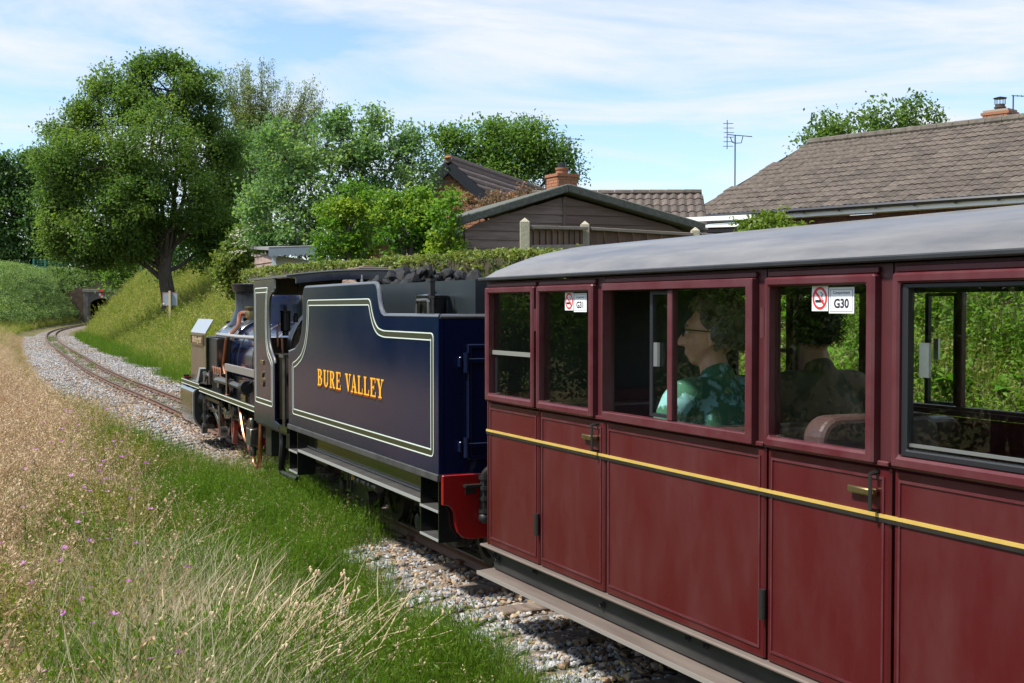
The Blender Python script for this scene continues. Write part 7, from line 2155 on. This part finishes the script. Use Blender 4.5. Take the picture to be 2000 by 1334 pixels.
# left bank far off
Pd, s_ = spots(9000, -9.5, -1.9, 38, 112, lambda x, y, s: .6 + .4 * patch(x, y, 3, 53), r1)
scatter('bank_grass', P_bank, Pd, r1.uniform(.5, 1.0, len(Pd)), 'grass on the left bank in front of the tunnel', None, .15, r1)
Pd, s_ = spots(7000, -12, -2.6, 62, 120, lambda x, y, s: np.clip(1.4 * sst(-s - .035 * (100 - y), 1.6, 3.0), 0, 1), r1, margin=.06)
scatter('brambles', P_bram, Pd + np.array([0, 0, .1]), r1.uniform(.6, 1.25, len(Pd)), 'pale green brambles covering the bank left of the tunnel', None, .3, r1)
xx = r1.uniform(-5.5, 4.2, 900); ww = r1.uniform(1.4, 4, 900)
Pb = np.stack([E_[0] + R_[0] * xx + T_[0] * ww, E_[1] + R_[1] * xx + T_[1] * ww], 1); Pb = Pb[(np.abs(xx) > 1.6) | (ww > 2.2)]
scatter('brambles', P_bram, np.concatenate([Pb, ground_z(Pb[:, 0], Pb[:, 1])[:, None] + .05], 1), r1.uniform(.8, 1.5, len(Pb)), 'brambles above the tunnel mouth', None, .3, r1)
# wild growth behind the coach
back = lambda y: np.full_like(y, 4.3)
Pd, s_ = spots(2300, 1.9, 4.6, 2.2, 13, lambda x, y, s: .15 + .85 * patch(x, y, .9, 61), r1, margin=.30)
scatter('nettles', P_wild, Pd, r1.uniform(.42, .72, len(Pd)) * (.7 + .3 * sst(s_, 1.8, 3.6)), 'tall nettles and flowering stalks behind the coach', None, .12, r1)
Pd, s_ = spots(4200, 1.2, 4.2, 2.0, 13, None, r1, margin=.30)
scatter('bank_grass', P_bank, Pd, r1.uniform(.35, .66, len(Pd)), 'long fresh grass behind the coach', None, .15, r1)
Pd, s_ = spots(800, 2.3, 4.6, 2.0, 9, lambda x, y, s: (patch(x, y, 1.2, 62) > .40) * 1.0, r1, margin=.30)
scatter('dock_plants', P_dock, Pd, r1.uniform(.6, 1.0, len(Pd)), 'broad bright green dock leaves behind the coach', None, .15, r1)
Pd, s_ = spots(9000, 4.2, 9, 9, 30, lambda x, y, s: ((x > -9) & (x < .8)) * .5, r1)
scatter('bank_grass', P_bank, Pd, r1.uniform(.6, 1.2, len(Pd)), 'rough grass on top of the bank below the hedge', None, .15, r1)

# ------------------------------------------------------------------ dead straw coloured stalks (one clump)
dm = pm('dead straw stalk', (.46, .34, .19), .6, 0, (.64, .51, .33), scale=16, lo=.3, hi=.7)
cz = at(545, 1400, 4.5); gz = float(ground_z([cz.x], [cz.y])[0])
dead = thing('dead_stalk_clump', 'bleached straw coloured dead stalks fanning out over the green grass', 'dead plant', (cz.x, cz.y, gz))
r2 = random.Random(8)
st = [MB(), MB(), MB()]
for k in range(360):
    bx, by = r2.gauss(-.12, .17), r2.gauss(.0, .22)
    az = r2.gauss(.55, .55); L_ = r2.uniform(.26, .60); el_ = r2.uniform(.40, 1.05)
    d = Vector((math.cos(az) * math.cos(el_), math.sin(az) * math.cos(el_), math.sin(el_)))
    p = Vector((bx, by, -.02)); pts = [p.copy()]
    for q in range(7):
        d = (d + Vector((r2.gauss(.04, .15), r2.gauss(0, .15), r2.gauss(-.03, .12)))).normalized()
        p = p + d * L_ / 7; pts.append(p.copy())
    r0 = r2.uniform(.0018, .0050)
    st[k % 3].tube(pts, [r0 * (1 - .6 * i / 7) for i in range(8)], 5, caps=False)
    if k % 3 == 0:
        for q in range(2): st[k % 3].ell(pts[-1] + Vector((r2.gauss(0, .01), r2.gauss(0, .01), r2.gauss(0, .01))), (.006, .006, .009), 6, 4)
for m in st: m.build('stalks', dm, dead)

# ------------------------------------------------------------------ ballast stones
def stone_protos(nm, mat, n=4):
    o = []
    for k in range(n):
        bm = bmesh.new(); bmesh.ops.create_icosphere(bm, subdivisions=1, radius=1); q = random.Random(40 + k)
        sx, sy, sz_ = q.uniform(.8, 1.3), q.uniform(.7, 1.1), q.uniform(.5, .8)
        for v in bm.verts: v.co = Vector((v.co.x * sx, v.co.y * sy, v.co.z * sz_)) * q.uniform(.78, 1.18)
        me = bpy.data.meshes.new(nm); bm.to_mesh(me); bm.free(); me.materials.append(mat)
        a = me.attributes.new('v', 'FLOAT', 'FACE'); a.data.foreach_set('value', [.5] * len(me.polygons))
        o.append(mesh_obj(nm, me, link=False))
    return o
gst = leaf_mat('grey ballast stone', [(.10, .105, .115), (.20, .205, .215), (.30, .30, .305), (.42, .42, .41)], 0.0, rough=.8, use_rand=True, mixrand=1.0)
tst = leaf_mat('tan flint stone', [(.07, .055, .045), (.20, .13, .075), (.32, .23, .15), (.42, .36, .29)], 0.0, rough=.7, use_rand=True, mixrand=1.0)
G_ = stone_protos('stone', gst); T__ = stone_protos('flint', tst)
def on_ballast(n, s0, s1, y0, y1, dens, yp=1.0):
    P2, s2 = spots(n, s0, s1, y0, y1, dens, r1)
    P2[:, 2] = np.maximum(P2[:, 2], -.088 - .05 * sst(np.abs(s2), .5, .95)) + .004
    return P2, s2
Pd, s_ = on_ballast(52000, -1.45, -.30, 2.6, 14, lambda x, y, s: np.clip(.35 + 1.2 * np.exp(-((s + .85) / .28) ** 2), 0, 1))
scatter('ballast_stones', G_, Pd, r1.uniform(.007, .019, len(Pd)), 'grey ballast stones beside the near rail', None, .6, r1)
Pd, s_ = on_ballast(26000, -1.05, 1.0, 2.6, 15, lambda x, y, s: np.clip(.12 + 1.0 * np.exp(-((np.abs(s) - .42) / .22) ** 2), 0, 1))
scatter('ballast_stones', T__, Pd, r1.uniform(.009, .026, len(Pd)), 'tan flints and stones along the near rail', None, .6, r1)
Pd, s_ = on_ballast(62000, lambda y: np.full_like(y, -1.25), lambda y: np.interp(y, [13, 25, 40, 60], [1.2, 1.6, 1.9, 1.9]), 13, 62, lambda x, y, s: np.clip(.25 + 1.1 * (patch(x, y, 1.1, 71) > .42) * (np.abs(s) > .42), 0, 1))
scatter('ballast_stones', G_, Pd, r1.uniform(.014, .034, len(Pd)), 'blue grey ballast stones beyond the locomotive', None, .6, r1)
Pd, s_ = on_ballast(30000, -1.3, 1.7, 13, 62, lambda x, y, s: .55 + .45 * patch(x, y, 1.1, 72))
scatter('ballast_stones', T__, Pd, r1.uniform(.014, .032, len(Pd)), 'tan ballast stones beyond the locomotive', None, .6, r1)
